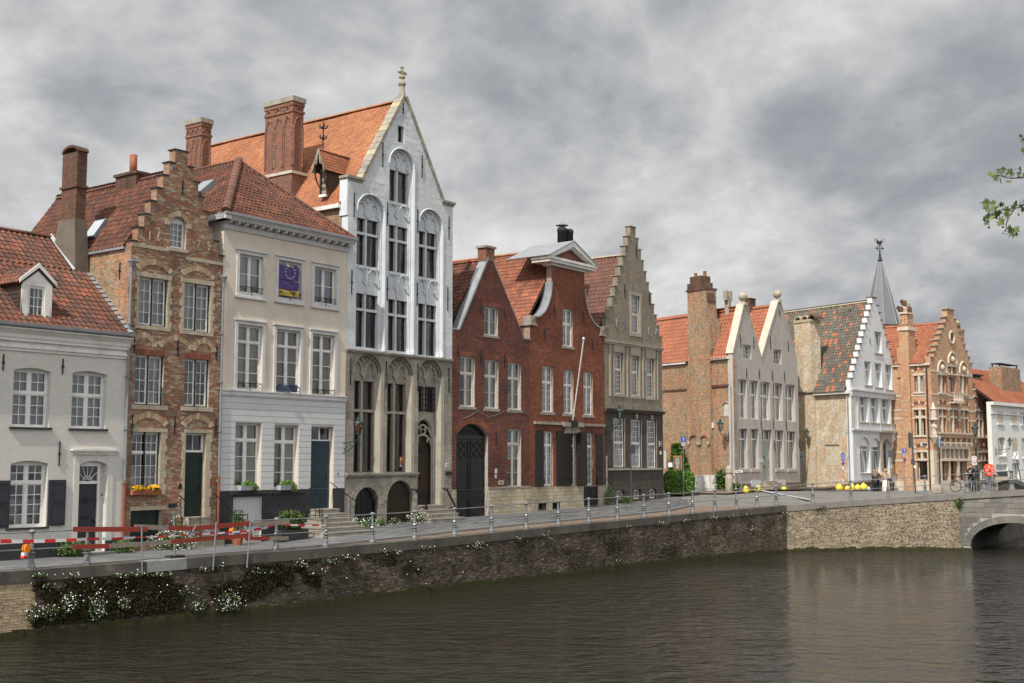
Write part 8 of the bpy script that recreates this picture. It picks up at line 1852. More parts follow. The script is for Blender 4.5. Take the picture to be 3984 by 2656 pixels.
bpost=lambda x,y=.18: (*fB.wor(x,y),btop(x))
railing('quay_railing','long silver iron railing with turned posts along the coping from the planter to the bridge',pr_,ends=((q0[0],q0[1],q0[2]),bpost(.45)))
PB=post_mesh(name='bridge_post',sc_=1.45,hh=1.2)
railing('bridge_railing','stout silver railing posts and rails along the near edge of the bridge',[bpost(x) for x in(.45,3.0,5.6,8.2,10.8,13.4)],pm=PB)
fp=[]
for i in range(6):
    f=i/5; px_=3818+(3868-3818)*f; Y=76.5+9*f; k=(px_-CX)/F/cos(PITCH)*1.0; X=k*Y*(cos(PITCH)+(4-CAM)/Y*sin(PITCH)); fp.append((X,Y,3.55-.35*f))
railing('side_railing','short run of silver posts going away behind the bridge beside the red lifebuoy case',fp,pm=PB)
# ================================================================ lanterns
def lantern(e,x,y,z,s=1.0,mat='lamp_green',red=False):
    m=MB().lathe([(.10,0),(.13,.03),(.10,.06)],x,y,6,z); m.lathe([(.30*s,.0),(.31*s,.03),(.27*s,.07),(.16*s,.20*s),(.10*s,.24*s),(.13*s,.28*s),(.09*s,.33*s),(.11*s,.37*s),(.03*s,.43*s),(.01,.5*s)],x,y,6,z+.62*s)
    for k in range(6): a=2*PI*(k+.5)/6; m.tube([(x+.13*s*cos(a),y+.13*s*sin(a),z+.05),(x+.25*s*cos(a),y+.25*s*sin(a),z+.62*s)],.014,4); m.ball((x+.29*s*cos(a),y+.29*s*sin(a),z+.68*s),.035,5,4)
    o=m.build('lantern_frame',mat,e); MB().lathe([(.12*s,.05),(.24*s,.61*s)],x,y,6,z).build('lantern_glass','lamp_glass',o)
    MB().lathe([(.07*s,.07),(.12*s,.55*s)],x,y,8,z).build('lamp_insert','red' if red else 'sign_white',o)
def wall_lamp(label,P0,outdir,L=1.0,s=1.0,mat='lamp_green',red=False,rise=.35,bm='iron'):
    e=empty('wall_lamp',P0,atan2(outdir[1],outdir[0]),label,'street lamp',group='lantern lamps on iron brackets')
    m=MB().box(-.02,.03,-.05,.05,-.35,.35).tube([(0,0,.12),(L*.5,0,.16),(L,0,rise*.6)],.022,5).tube([(0,0,-.30),(L*.35,0,-.22),(L*.7,0,.0),(L,0,rise*.6)],.022,5)
    for cx,cz,r in((L*.25,-.03,.11),(L*.52,.02,.09),(L*.12,-.15,.06)): m.tube([(cx+r*cos(t)*(1-t/9),0,cz+r*sin(t)*(1-t/9)) for t in np.linspace(0,6.5,12)],.014,4)
    m.tube([(L,0,rise*.6),(L,0,rise)],.02,5)
    m.build('bracket',bm,e); lantern(e,L,0,rise,s,mat,red); return e
def from_ctx(b,p,y=0): x,z=b.fr.fy(p,y); X,Y=b.fr.wor(x,y); return (X,Y,z+b.fr.z0)
nF=Vector((.8,-.6,0))
p=from_ctx(b4,D(838,760)); wall_lamp('green lantern with red inner glass on the bracket between beige and gothic house',p,(.8,-.6),.95,.78,red=True,rise=.5,bm='lamp_green')
p=from_ctx(b7,Fc(1372,555)); wall_lamp('green crowned lantern on the bracket at the left edge of the dated stepped house',p,(.8,-.6),1.0,.8,rise=.5,bm='lamp_green')
p=from_ctx(bs8,H(880,520)); wall_lamp('green crowned lantern casting its shadow on the ochre side wall',p,(cos(sa+0)*0+fS.s*1,-fS.c*1),.9,.85,rise=.4)
p=from_ctx(b8,H(1592,590)); wall_lamp('green lantern on a curled bracket against the cream side wall',p,(b8.fr.c,b8.fr.s),1.5,.8,rise=.45)
p=from_ctx(b9,J(549,600)); wall_lamp('green lantern on a curled bracket beside the traffic light',p,(b9.fr.c,b9.fr.s),1.4,.75,rise=.45)
p=from_ctx(b11,J(1305,640)); wall_lamp('green lantern on a white wall bracket above the cellar window of the far white house',p,(b11.fr.c*.3+b11.fr.s,b11.fr.s*.3-b11.fr.c),1.2,.72,rise=.5)
def ground_px(p,z=None):
    zz=3.0
    for _ in range(5): X,Y=at_z(p,zz); zz=gz(X,Y) if z is None else z
    return X,Y,zz
def place_Y(px,Y,z=None):      # a thing standing on the ground straight below an image column at a known distance
    dep=Y*cos(PITCH)+(3-CAM)*sin(PITCH); X=(px-CX)/F*dep; return X,Y,(gz(X,Y) if z is None else z)
def zt(p,Y): return at_Y(p,Y).z
# lamp post by the bridge
X,Y,Z=place_Y(Q(1150,1300)[0],80); e=empty('street_lamp',(X,Y,Z),0,'tall green lamp post with a crowned lantern standing between the cyclist and the lifebuoy case','street lamp')
h=zt(Q(1145,880),Y)-Z; h=h+.35; m=MB().lathe([(.17,0),(.17,.7),(.14,.8),(.12,1.0),(.15,1.05),(.12,1.3),(.15,1.35),(.10,1.45),(.08,1.7),(.07,1.8),(.055,h-1.0),(.08,h-.95),(.05,h-.85),(.04,h-.1)],0,0,10)
m.build('lamp_column','lamp_green',e,True); lantern(e,0,0,h-.1,.78); 
# ================================================================ signs
def pole_thing(name,label,cat,px,Y,ztop_p,r=.04,mat='sign_back',rz=0,lean=0,group=None):
    X,Y,Z=place_Y(px,Y); e=empty(name,(X,Y,Z),rz,label,cat,group); h=zt(ztop_p,Y)-Z; MB().tube([(0,0,-.05),(lean,0,h)],r,8).build('pole',mat,e); return e,h
def plate(e,x0,x1,z0,z1,mat,y=-.06,name='plate',t=.02): return MB().box(x0,x1,y-t,y,z0,z1).build(name,mat,e)
def disc(e,x,z,r,mat,y=-.06,name='disc',t=.02,n=20,rin=None):
    m=MB(); 
    m.prism([(x+r*cos(2*PI*i/n),z+r*sin(2*PI*i/n)) for i in range(n)],y-t,y); return m.build(name,mat,e)
# seen from behind
Xp=place_Y(Fc(1580,900)[0],72); e,h=pole_thing('round_sign','round dark sign seen from behind on a post before the dated stepped house','road sign',Fc(1580,900)[0],73,Fc(1577,690),.035,rz=.9)
r=.29; disc(e,.14,h-.25,r,'sign_back'); 
def one_way(label,px,Y,top,s,rz=0,tilt_disc=1.1,pole='galv'):
    e,h=pole_thing('parking_sign',label,'road sign',px,Y,top,.03,pole,rz)
    plate(e,-s/2,s/2,h-s*1.05,h,'blue',name='blue_plate'); MB().prism([(-.05*s,h-s*.9),(.05*s,h-s*.9),(.05*s,h-s*.4),(.2*s,h-s*.45),(0,h-s*.12),(-.2*s,h-s*.45),(-.05*s,h-s*.4)],-.09,-.0805).build('arrow','sign_white',e)
    plate(e,-s*.46,s*.46,h-s*1.9,h-s*1.15,'sign_grey',name='notice_plate')
    d=empty('no_parking_disc',(0,-.08,h-s*2.6),tilt_disc,parent=e); 
    MB().prism([(s*.5*cos(2*PI*i/18),s*.5*sin(2*PI*i/18)) for i in range(18)],-.02,0).build('red_rim','red',d); MB().prism([(s*.40*cos(2*PI*i/18),s*.40*sin(2*PI*i/18)) for i in range(18)],-.03,-.0205).build('blue_field','blue',d); MB().prism([(-s*.3,s*.24),(-s*.24,s*.3),(s*.3,-s*.24),(s*.24,-s*.3)],-.034,-.0305).build('red_bar','red',d)
    return e,h
one_way('blue one way arrow over a tilted no parking disc on the post before the hedge',H(418,900)[0],81.5,H(418,520),.32,rz=.25)
one_way('blue one way arrow and no parking disc left of the traffic light',J(566,800)[0],100,J(566,615),.36,rz=.3,tilt_disc=.3)
e,h=pole_thing('marker_post','orange and white post with a narrow blue sign among the yellow bags','road sign',J(68,800)[0],86,J(68,650),.035,'orange_red',rz=0)
plate(e,-.11,.11,h-.56,h,'blue',name='blue_plate'); MB().box(-.015,.015,-.09,-.081,h-.48,h-.1).build('white_bar','sign_white',e); disc(e,0,h-.75,.13,'red',name='red_rim'); disc(e,0,h-.75,.10,'blue',y=-.081,name='blue_field')
for k in range(3): MB().tube([(0,0,.5+k*.9),(0,0,.75+k*.9)],.038,8).build('white_band','sign_white',e)
e,h=pole_thing('finger_post','dark finger post with small stacked direction plates at the corner of the twin gabled house','road sign',H(1618,900)[0],86,H(1618,655),.04)
for k,(dx,z) in enumerate(((.15,-.12),(.13,-.34),(.18,-.55),(-.06,-.4))): MB().box(min(0,dx*1.2),max(.1,dx*1.8),-.05,.05,h+z-.17,h+z).build('direction_plate','sign_back',e)
X,Y,Z=place_Y(H(978,900)[0],83.5); e=empty('ring_sign',(X,Y,Z),.35,'white arrow shaped direction sign reading Ring on two posts','road sign')
zz_=zt(H(990,872),Y)-Z
for dx in(-.22,.22): MB().tube([(dx,0,0),(dx,0,zz_+.1)],.025,6).build('post','galv',e)
MB().prism([(-.27,zz_-.10),(.20,zz_-.10),(.33,zz_),(.20,zz_+.10),(-.27,zz_+.10)],-.08,-.05).build('arrow_plate','sign_white',e); MB().prism([(-.29,zz_-.12),(.21,zz_-.12),(.36,zz_),(.21,zz_+.12),(-.29,zz_+.12)],-.049,-.035).build('arrow_border','ink',e); text(e,'Ring',(-.03,-.085,zz_),.20,'ink')
# traffic light
e,h=pole_thing('traffic_light','traffic light seen side on with its push button box, before the honey brick corner','traffic light',J(655,800)[0],77,J(640,495),.05,lean=-.15,rz=0)
MB().box(-.27,-.09,-.12,.14,h-.85,h+.05).box(-.30,-.271,-.16,.18,h-.9,h+.08).build('signal_head','sign_back',e); MB().box(-.19,-.02,-.1,.1,h-1.95,h-1.6).build('button_box','sign_back',e)
MB().box(-.09,.05,-.1,.0,1.55,1.7).build('sticker','sign_white',e)
e,h=pole_thing('sign_board','grey double sign board seen from behind over a thin pole before the white house door','road sign',J(460,700)[0],86,J(460,632),.028,'galv'); plate(e,-.18,.18,h-.48,h,'sign_back'); plate(e,-.06,.06,h-1.25,h-1.0,'sign_grey',name='small_plate')
e,h=pole_thing('parking_zone_sign','narrow blue and white parking zone sign on a dark post by the corner statue','road sign',J(858,800)[0],79,J(858,515),.05,'lamp_green',rz=.9)
plate(e,-.17,.17,h-.72,h,'sign_white'); plate(e,-.12,.12,h-.68,h-.18,'blue',y=-.081,name='blue_field'); text(e,'P',(0,-.105,h-.4),.25,'sign_white')
X,Y,Z=place_Y(J(1137,800)[0],79.6); e=empty('speed_zone_sign',(X,Y,Z),.1,'white zone sign with a red ringed 30 beside the lamp post','road sign'); z0_,z1_=zt(J(1137,750),Y)-Z,zt(J(1137,678),Y)-Z
MB().tube([(.15,.05,0),(.15,.05,z1_)],.025,6).build('pole','galv',e); plate(e,-.16,.16,z0_,z1_,'sign_white'); zc=(z0_+z1_)/2-.02; disc(e,0,zc,.145,'red',y=-.081,name='red_ring'); disc(e,0,zc,.11,'sign_white',y=-.102,name='white_field'); text(e,'30',(0,-.126,zc),.14,'ink'); text(e,'ZONE',(0,-.083,z1_-.07),.09,'ink'); text(e,'HERHALING',(0,-.083,z0_+.06),.045,'ink')
e,h=pole_thing('end_zone_sign','white end of zone sign with a black diagonal bar on a leaning post','road sign',J(1528,800)[0],78,J(1495,640),.035,lean=-.38); 
z=h; m=MB().box(-.55,-.23,-.1,-.08,z-.50,z-.01); m.build('plate','sign_white',e); text(e,'ZONE',(-.39,-.104,z-.08),.1,'sign_grey'); MB().prism([(-.50,z-.46),(-.46,z-.46),(-.28,z-.06),(-.32,z-.06)],-.115,-.105).build('diagonal_bar','ink',e)
# lifebuoy case
X,Y,Z=place_Y(N_(0) if False else J(1262,800)[0],75.5); e=empty('lifebuoy_case',(X,Y,Z),-.25,'bright orange red lifebuoy case on a post behind the bridge railing','lifebuoy'); z1=zt(J(1262,738),Y)-Z; z0=zt(J(1262,845),Y)-Z; R_=(z1-z0)/2*.92; zc=(z0+z1)/2
MB().tube([(0,.1,0),(0,.1,z1-.3)],.06,8).build('post','galv',e)
m=MB(); n=24
def rr_(t,a,c): ca,sa_=cos(t),sin(t); return (math.copysign(abs(ca)**.75,ca)*a, zc+math.copysign(abs(sa_)**.75,sa_)*c)
for a0,y0_,y1_ in((1.0,-.18,.12),(.93,-.28,-.181),(1.04,.121,.18)): m.prism([rr_(2*PI*k/n,R_*.78*a0,R_*a0) for k in range(n)],y0_,y1_)
m.build('case','orange_red',e)
for k in range(5): t=2*PI*k/5+.6; c_,s_=cos(t),sin(t); MB().prism([(R_*.30*cos(t-.3),zc+R_*.36*sin(t-.3)),(R_*.30*cos(t+.3),zc+R_*.36*sin(t+.3)),(R_*.58*cos(t+.28),zc+R_*.72*sin(t+.28)),(R_*.58*cos(t-.28),zc+R_*.72*sin(t-.28))],-.289,-.2805).build('case_opening','sign_grey',e)
MB().ball((0,-.28,zc),.10,8,5).build('case_hub','red',e)
# stone block and low walls
X,Y,Z=place_Y(J(835,960)[0],78); m=MB().lathe([(.34,0),(.35,.28),(.30,.46),(.19,.54),(.03,.57)],0,0,7); o=m.build('stone_block','b7_stone'); o.location=(X,Y,Z-.05); o.scale=(1,.8,1); o.rotation_euler=(0,0,.3); tag(o,'squat pale boulder beside the parking zone post','boulder')
def low_wall(label,pts,mat,copm,th=.4,name='parapet_wall'):
    P=[Vector(p[:3]) for p in pts]; T=[p[3] for p in pts]; e=empty(name,tuple(P[0]),0,label,'wall')
    for i in range(len(P)-1):
        a,c=P[i]-P[0],P[i+1]-P[0]; d=(c-a); d.z=0; an=atan2(d.y,d.x); Ln=d.length
        m=MB().prism([(0,-.4),(Ln,-.4),(Ln,T[i+1]-P[0].z-.12),(0,T[i]-P[0].z-.12)],0,th); m.build('wall_face',mat,e,loc=(a.x,a.y,0),rz=an)
        MB().prism([(0,T[i]-P[0].z-.119),(Ln-.01,T[i+1]-P[0].z-.119),(Ln-.01,T[i+1]-P[0].z),(0,T[i]-P[0].z)],-.05,th+.05).build('coping_slab',copm,e,loc=(a.x,a.y,0),rz=an)
    return e
def lw_pt(p,Y): v=at_Y(p,Y); return (v.x,v.y,gz(v.x,v.y),v.z)
low_wall('low curved stone parapet behind the yellow bags',[lw_pt(H(1600,1030),92),lw_pt(H(1850,1030),90.5),lw_pt(J(30,915),89.5),lw_pt(J(140,893),89.5),lw_pt(J(300,875),90.5),lw_pt(J(480,893),93)],'b7_dark','chim_render')
low_wall('dark rubble parapet sloping down beyond the bridge railing at the right edge',[lw_pt(NN(1330,440),83),lw_pt(NN(1475,400),81),lw_pt(NN(1686,490),77),lw_pt(NN(2100,640),70)],'quay_mortar','plinth_dark',.5)
X,Y,Z=place_Y(NN(1390,380)[0],84); o=MB().box(-.9,.9,-.3,.3,0,zt(NN(1390,362),84)-Z).build('stone_pier','b7_stone'); o.location=(X,Y,Z); tag(o,'square stone pier at the head of the rubble parapet','pier')
# utility cabinets
for i,(xa,xb,ya,lab) in enumerate(((532,612,920,'narrow left one of the pale utility cabinets under the ochre wall'),(613,688,917,'middle one of the pale utility cabinets under the ochre wall'),(689,784,915,'wide right one of the pale utility cabinets under the ochre wall'))):
    Y=87.0; a=at_Y(H(xa,1000),Y); c=at_Y(H(xb,1000),Y); zt_=at_Y(H((xa+xb)/2,ya),Y).z; Z=gz(a.x,Y)-.05
    e=empty('utility_cabinet',(a.x,Y,Z),0,lab,'cabinet','pale utility cabinets'); w_=c.x-a.x; h=zt_-Z; MB().box(.01,w_-.01,0,.6,.15,h).build('cabinet_body','cabinet',e); MB().box(.0,w_,-.02,.62,h,h+.05).build('lid','cabinet',e); MB().box(.0,w_,.02,.6,0,.149).build('plinth','cabinet',e)
    MB().box(.05,w_-.05,-.02,-.001,.22,h-.06).build('door','cabinet',e); MB().box(w_*.16,w_*.22,-.03,-.0205,h*.45,h*.62).build('door_handle','ink',e)
X,Y,Z=place_Y(H(885,1000)[0],86); o=MB().lathe([(.28,0),(.30,.9),(.22,1.2),(.28,1.3),(.25,1.6),(.1,1.8)],0,0,7).build('carved_stone_post','b7_stone'); o.location=(X,Y,Z); tag(o,'old carved stone post leaning at the corner of the ochre wall','stone post')
# ================================================================ plants
def leaves_obj(name,pts,size,mat,label=None,cat=None,kind=None,parent=None,flat=0,aspect=1.4,group=None):
    P=np.asarray(pts,float); n=len(P); o0=P.mean(0) if parent is None else np.zeros(3)
    a=RNG.normal(size=(n,3)); a/=np.linalg.norm(a,axis=1)[:,None]; b_=np.cross(a,RNG.normal(size=(n,3))); b_/=np.linalg.norm(b_,axis=1)[:,None]
    if flat: a[:,2]*=(1-flat); a/=np.linalg.norm(a,axis=1)[:,None]
    s=size*RNG.uniform(.6,1.35,n)[:,None]; c=P-o0
    V=np.stack([c-a*s*aspect*.5,c+b_*s*.5,c+a*s*aspect*.5,c-b_*s*.5],1).reshape(-1,3)
    f=np.arange(4*n).reshape(n,4); o=np_mesh(name,V,f,RNG.random(n),mat,parent,False,loc=tuple(o0) if parent is None else (0,0,0)); tag(o,label,cat,group,kind); return o
def blob(c,r,n,shell=.55):
    v=RNG.normal(size=(n,3)); v/=np.linalg.norm(v,axis=1)[:,None]; rad=RNG.uniform(shell,1,n)[:,None]; return np.asarray(c)+v*rad*np.asarray(r)
def boxpts(c,r,n,p=4):
    v=RNG.uniform(-1,1,(n,3)); k=(np.abs(v)**p).sum(1)**(1/p); v=v/k[:,None]*RNG.uniform(.82,1.03,n)[:,None]; return np.asarray(c)+v*np.asarray(r)
X,Y,Z=place_Y(H(373,1000)[0],82.6); w_=(at_Y(H(518,1000),Y).x-at_Y(H(228,1000),Y).x)/2; hh=at_Y(H(370,868),Y).z-Z
he=empty('hedge',(X,Y,Z),0,'clipped round topped green hedge under the chalkboard','hedge'); MB().lathe([(w_*.9,0),(w_*.92,hh*.75),(w_*.7,hh*.92),(.1,hh*.94)],0,0,12).build('hedge_core','ivy',he)
leaves_obj('foliage',boxpts((0,0,hh*.5),(w_*1.03,w_*.93,hh*.52),11000),.095,'hedge',parent=he)
ivp=[]; 
for _ in range(3400):
    x,y=uni(245,500),uni(590,890); cx,cy=370,700
    if ((x-350-(y-600)*.12)/(55+(y-590)*.22))**2<uni(.35,1.0) :
        v=from_ctx(bs8,H(x,y),-.05-rnd()*.35); ivp.append(v)
leaves_obj('ivy',ivp,.16,'ivy','dark green ivy climbing the ochre wall around the chalkboard','ivy')
def board(cr,x0,x1,y0,y1,fr,yy,label,name,cat,field,frame,lines=0,bd=.07):
    x,z=fr.fr.fy(cr((x0+x1)/2,(y0+y1)/2),yy); w_=abs(fr.X(cr(x1,y0),yy)-fr.X(cr(x0,y0),yy)); h=abs(fr.Z(cr(x0,y0),yy)-fr.Z(cr(x0,y1),yy)); X,Y=fr.fr.wor(x,yy)
    e=empty(name,(X,Y,z+fr.fr.z0),fr.fr.a,label,cat); MB().box(-w_/2,w_/2,-.03,.02,-h/2,h/2).build('frame',frame,e); MB().box(-w_/2+bd,w_/2-bd,-.04,-.0305,-h/2+bd,h/2-bd).build('field',field,e)
    for i in range(lines):
        z_=h/2-bd-(h-2*bd)*(i+1)/(lines+1); ww=(w_/2-bd-.05)*uni(.6,1); MB().box(-ww,ww,-.043,-.0405,z_-.015,z_+.01).build('chalk_line','sign_white',e)
    return e
board(H,318,398,712,862,bs8,-1.0,'chalkboard menu in an orange wooden frame before the ivy','menu_board','menu board','slate_board','wood_orange',12,.09)
board(H,262,303,782,828,bs8,-1.0,'small white notice left of the chalkboard','notice','notice','sign_white','sign_white',2,.02)
board(H,219,244,655,845,bs8,-.6,'upright pale wooden board beside the ivy','wooden_board','board','b8_light','b7_stone',0,.05)
def bush(label,X,Y,Z,r,n,mat='leaf',flowers=0,size=.06,name='bush',cat='plant',fm='petal',h=None,fs=.035,group=None):
    e=empty(name,(X,Y,Z),0,label,cat,group); hh=h or r; leaves_obj('foliage',blob((0,0,hh*.75),(r,r*.7,hh),n,.2),size,mat,parent=e)
    if flowers: leaves_obj('flowers',blob((0,-.05,hh*.8),(r*1.02,r*.72,hh*1.02),flowers,.9),fs,fm,parent=e,aspect=1)
    return e
def gpt(cr,x,y,zz=None): return ground_px(cr(x,y),zz)
X,Y,Z=place_Y(H(825,1050)[0],86.5); bush('dark green shrub at the foot of the ochre wall beside the carved stone post',X,Y,Z,.75,1500,'ivy',h=1.0,size=.1)
X,Y,Z=place_Y(H(940,1080)[0],86.0); bush('low weeds before the corner of the grey twin gabled house',X,Y,Z,.6,600,'ivy',h=.35,size=.09)
def front_pt(s_px,cr,y,t):   # point on the pavement, t metres out from the fronts, below an image column
    p=cr(s_px,y); d=ray(p); k=d[0]/d[1]; # X=kY ; t = .8(X+19)-.6(Y-40)
    Y=(t-.8*19-.6*40)/(.8*k-.6); X=k*Y; return X,Y,gz(X,Y)
for lab,cr,x,y,t,r,h,n,fl in(('green weeds sprouting at the foot of the white house beside its door',RR,940,850,.35,.75,.38,1400,0),
    ('small weeds with a few white flowers at the corner drainpipe of the white house',RR,1620,820,.35,.55,.32,900,25),
    ('spreading clump of white daisies below the steps of the stepped brick house',SS,240,740,.55,.95,.42,1100,420),
    ('tall clump of white daisies climbing beside the cellar doors',SS,310,620,.30,.50,.75,500,190),
    ('bright green weed tuft at the bottom step',SS,500,750,.5,.45,.40,900,0),
    ('white daisies under the round grille of the gothic house',O,240,1485,.35,.75,.30,700,190),
    ('tiny green tuft between the grille and the cellar door of the gothic house',O,380,1480,.3,.30,.20,350,0),
    ('white daisies beside the gothic house steps',O,690,1445,.55,.65,.30,500,150),
    ('small daisies right of the round cellar door',O,495,1462,.3,.28,.18,200,45),
    ('green weeds at the drainpipe left of the dated stepped house',Fc,1395,1150,.3,.35,.8,500,0),
    ('weeds under the first cellar window of the dated stepped house',Fc,1540,1145,.35,.5,.3,600,0)):
    X,Y,Z=front_pt(x,cr,y,t); bush(lab,X,Y,Z,r,n,'leaf',fl,.055,name='flower_clump' if fl else 'weed_tuft',h=h,fs=.045)
# window boxes
def flower_box(b,cr,x0,x1,y0,y1,label,boxm,fm,leafm,hang=0,yy=-.16,nf=140):
    X0,X1=b.X(cr(x0,(y0+y1)/2),yy),b.X(cr(x1,(y0+y1)/2),yy); z0=b.Z(cr((x0+x1)/2,y1),yy); z1=b.Z(cr((x0+x1)/2,y0),yy); X,Y=b.fr.wor((X0+X1)/2,yy); w_=(X1-X0)/2; h=(z1-z0)
    e=empty('flower_box',(X,Y,z0+b.fr.z0),b.fr.a,label,'flower box'); MB().prismx([(-.10,0),(.10,0),(.13,h*.55),(-.13,h*.55)],-w_,w_).build('box',boxm,e)
    leaves_obj('foliage',blob((0,-.02,h*.68),(w_,.16,h*.40),700,.1) if not hang else np.vstack([blob((0,-.02,h*.7),(w_,.16,h*.45),600,.1),blob((w_*.6,-.10,h*.25),(w_*.45,.12,h*.5),300,.1)]),.05,leafm,parent=e)
    if fm: leaves_obj('flowers',blob((0,-.04,h*.75),(w_*1.0,.18,h*.36),nf,.8),.075,fm,parent=e,aspect=1)
flower_box(b2,B,890,988,1030,1088,'left brown window box of yellow pansies on the stepped brick house','terracotta','petal_yellow','leaf')
flower_box(b2,B,992,1085,1028,1087,'right brown window box of yellow pansies on the stepped brick house','terracotta','petal_yellow','leaf')
flower_box(b3,D,207,312,978,1030,'window box with trailing light green ivy below the left ground window of the beige house','sign_grey',None,'hedge',1)
flower_box(b3,D,447,545,974,1028,'window box with light green ivy below the middle ground window of the beige house','sign_grey',None,'hedge',1)
X,Y,Z=front_pt(1800,SS,590,1.05); e=empty('planter',(X,Y,Z),atan2(.8,.6),'long black planter with a leafy green shrub beside the beige house steps','planter'); MB().box(-.75,.75,-.22,.22,0,.45).build('trough','plinth_dark',e); leaves_obj('foliage',blob((0,0,.85),(.72,.3,.45),2200,.3),.07,'leaf',parent=e)
X,Y,Z=front_pt(1095,SS,600,.9); e=empty('potted_shrub',(X,Y,Z),0,'terracotta pot with a thin grey green shrub behind the amber lamp','potted plant'); MB().lathe([(.16,0),(.24,.36),(.26,.40),(.22,.40)],0,0,10).build('pot','terracotta',e); leaves_obj('foliage',blob((0,0,.95),(.33,.33,.5),600,.2),.06,'ivy',parent=e)
# iron stair rails
def iron_rail(label,pts,posts,r=.022,name='stair_rail'):
    o0=Vector(pts[0][0] if isinstance(pts[0][0],tuple) else pts[0]); e=empty(name,tuple(o0),0,label,'stair rail'); m=MB()
    for pl in (pts if isinstance(pts[0][0],tuple) else [pts]): m.tube([Vector(p)-o0 for p in pl],r,6)
    m.build('handrail','iron',e)
    for a,c in posts: MB().tube([Vector(a)-o0,Vector(c)-o0],r*.8,6).build('baluster','iron',e)
def fp_(cr,x,y,yy): # point seen at a pixel on a plane parallel to the fronts, yy in front of them
    lx,lz=GF.fy(cr(x,y),yy); X,Y=GF.wor(lx,yy); return (X,Y,lz)
GF=Fr(-19,40,atan2(.8,.6),0)
for lab,cr,hr,ps,yy in(('slanted black handrail left of the green door steps',SS,[(320,80),(590,335)],[(350,110,470),(468,220,500),(600,290,640)],-.8),
   ('slanted black handrail between the brick and the beige house',SS,[(778,55),(930,210),(1045,322)],[(815,95,430),(928,210,545)],-.6),
   ('low black railing with ball topped posts before the white cellar doors',SS,[(1000,342),(1225,342)],[(1053,275,640),(1078,342,500),(1150,342,700),(1222,342,700)],-1.5),
   ('low black railing before the basement window of the beige house',SS,[(1420,315),(1620,318)],[(1470,318,600),(1545,318,600),(1610,300,600)],-1.4),
   ('curved black handrail on the steps of the beige house',SS,[(2030,-5),(2120,65),(2180,160),(2195,180)],[(2108,55,390),(2160,130,390),(2194,170,525)],-1.3),
   ('long slanted black handrail at the left of the gothic house',O,[(-30,1140),(60,1215),(200,1305)],[(133,1265,1460)],-.9)):
    P_=[fp_(cr,x,y,yy) for x,y in hr]; iron_rail(lab,P_,[(fp_(cr,x,y0,yy),fp_(cr,x,y1,yy)) for x,y0,y1 in ps])
for lab,dx in(('curled iron dragon rail with a hoop left of the gothic house door',0),('curled iron dragon rail with a hoop right of the gothic house door',246)):
    yy=-.55; base=[(668,1205),(690,1240),(725,1285),(750,1330),(757,1375),(745,1410)] if dx==0 else [(672,1200),(690,1240),(715,1285),(735,1330),(742,1365),(730,1400)]
    P_=[fp_(O,x+dx,y,yy) for x,y in base]; hp=[fp_(O,718+dx+38*cos(t),1380+38*sin(t),yy) for t in np.linspace(0,6.28,15)]
    o0=Vector(P_[0]); e=empty('hoop_rail',tuple(o0),0,lab,'stair rail','curled iron rails of the gothic house steps'); MB().tube([Vector(p)-o0 for p in P_],.05,6).build('curved_bar','iron',e); MB().tube([Vector(p)-o0 for p in hp],.035,6).build('hoop','iron',e); MB().ball((0,0,.02),.09,8,5).tube([(0,0,.02),(-.12,-.12,.0),(-.2,-.2,.08)],.04,5).build('dragon_head','iron',e)
# flag, flagpole
e=empty('flagpole',from_ctx(b6,Fc(1105,492),-.2),b6.fr.a,'white flagpole with a ball tip leaning out over the bell gabled house front','flagpole')
a_=Vector(from_ctx(b6,Fc(1105,492),-.2)); tp=Vector(from_ctx(b6,E(1278,1168),-1.7)); Mi=Matrix.Rotation(-b6.fr.a,3,'Z'); tv=Mi@(tp-a_)
MB().tube([(0,0,0),tuple(tv)],.038,8).build('pole','frame_white',e); MB().ball(tuple(tv+Vector((0,0,.06))),.075,10,8,1.3).build('ball_tip','frame_white',e,True); MB().box(-.2,.2,-.25,.2,-.35,.0).build('socket','iron',e)
wf=b3.rect(C_,474,582,1042,1218,-.02); X,Y=b3.fr.wor(wf[0],-.03); e=empty('window_flag',(X,Y,b3.fr.z0+wf[2]),b3.fr.a,'blue star flag over a yellow cloth in the top middle window of the beige house','flag')
fw_,fh_=wf[1]-wf[0],wf[3]-wf[2]; M['flag_blue']=mk('flag_blue',(.085,.06,.19),bm=0,ns=3); M['flag_yellow']=mk('flag_yellow',(.50,.36,.09),bm=0,ns=3)
def cloth(z0,z1,mat,nm,sx=0):
    n=10; v=[];f=[]; rows=4
    for j in range(rows+1):
        for i in range(n+1): x=fw_*i/n; v.append((x+sx*(1-j/rows),.05*sin(i*.9+j*.5)*(1-(j==rows))-.05,z0+(z1-z0)*j/rows-.03*sin(i/n*PI)*(j/rows)))
    for j in range(rows):
        for i in range(n): a=j*(n+1)+i; f.append((a,a+1,a+n+2,a+n+1))
    m=MB(); m.v=v; m.f=f; m.t=[0]*len(f); return m.build(nm,mat,e,True)
cloth(fh_*.52,fh_*.98,'flag_blue','star_flag'); cloth(fh_*.22,fh_*.51,'flag_blue','blue_cloth'); cloth(.02,fh_*.215,'flag_yellow','yellow_cloth')
for k in range(12):
    t=2*PI*k/12; cx_,cz_=fw_*.5+fw_*.24*cos(t),fh_*.76+fw_*.24*sin(t); pts=[(cx_+(.045 if j%2==0 else .02)*sin(PI*j/5),cz_+(.045 if j%2==0 else .02)*cos(PI*j/5)) for j in range(10)]; MB().prism(pts,-.125,-.115).build('star','tape_white',e)
wf=T2[1]; X,Y=b3.fr.wor(wf[0],-.1); 
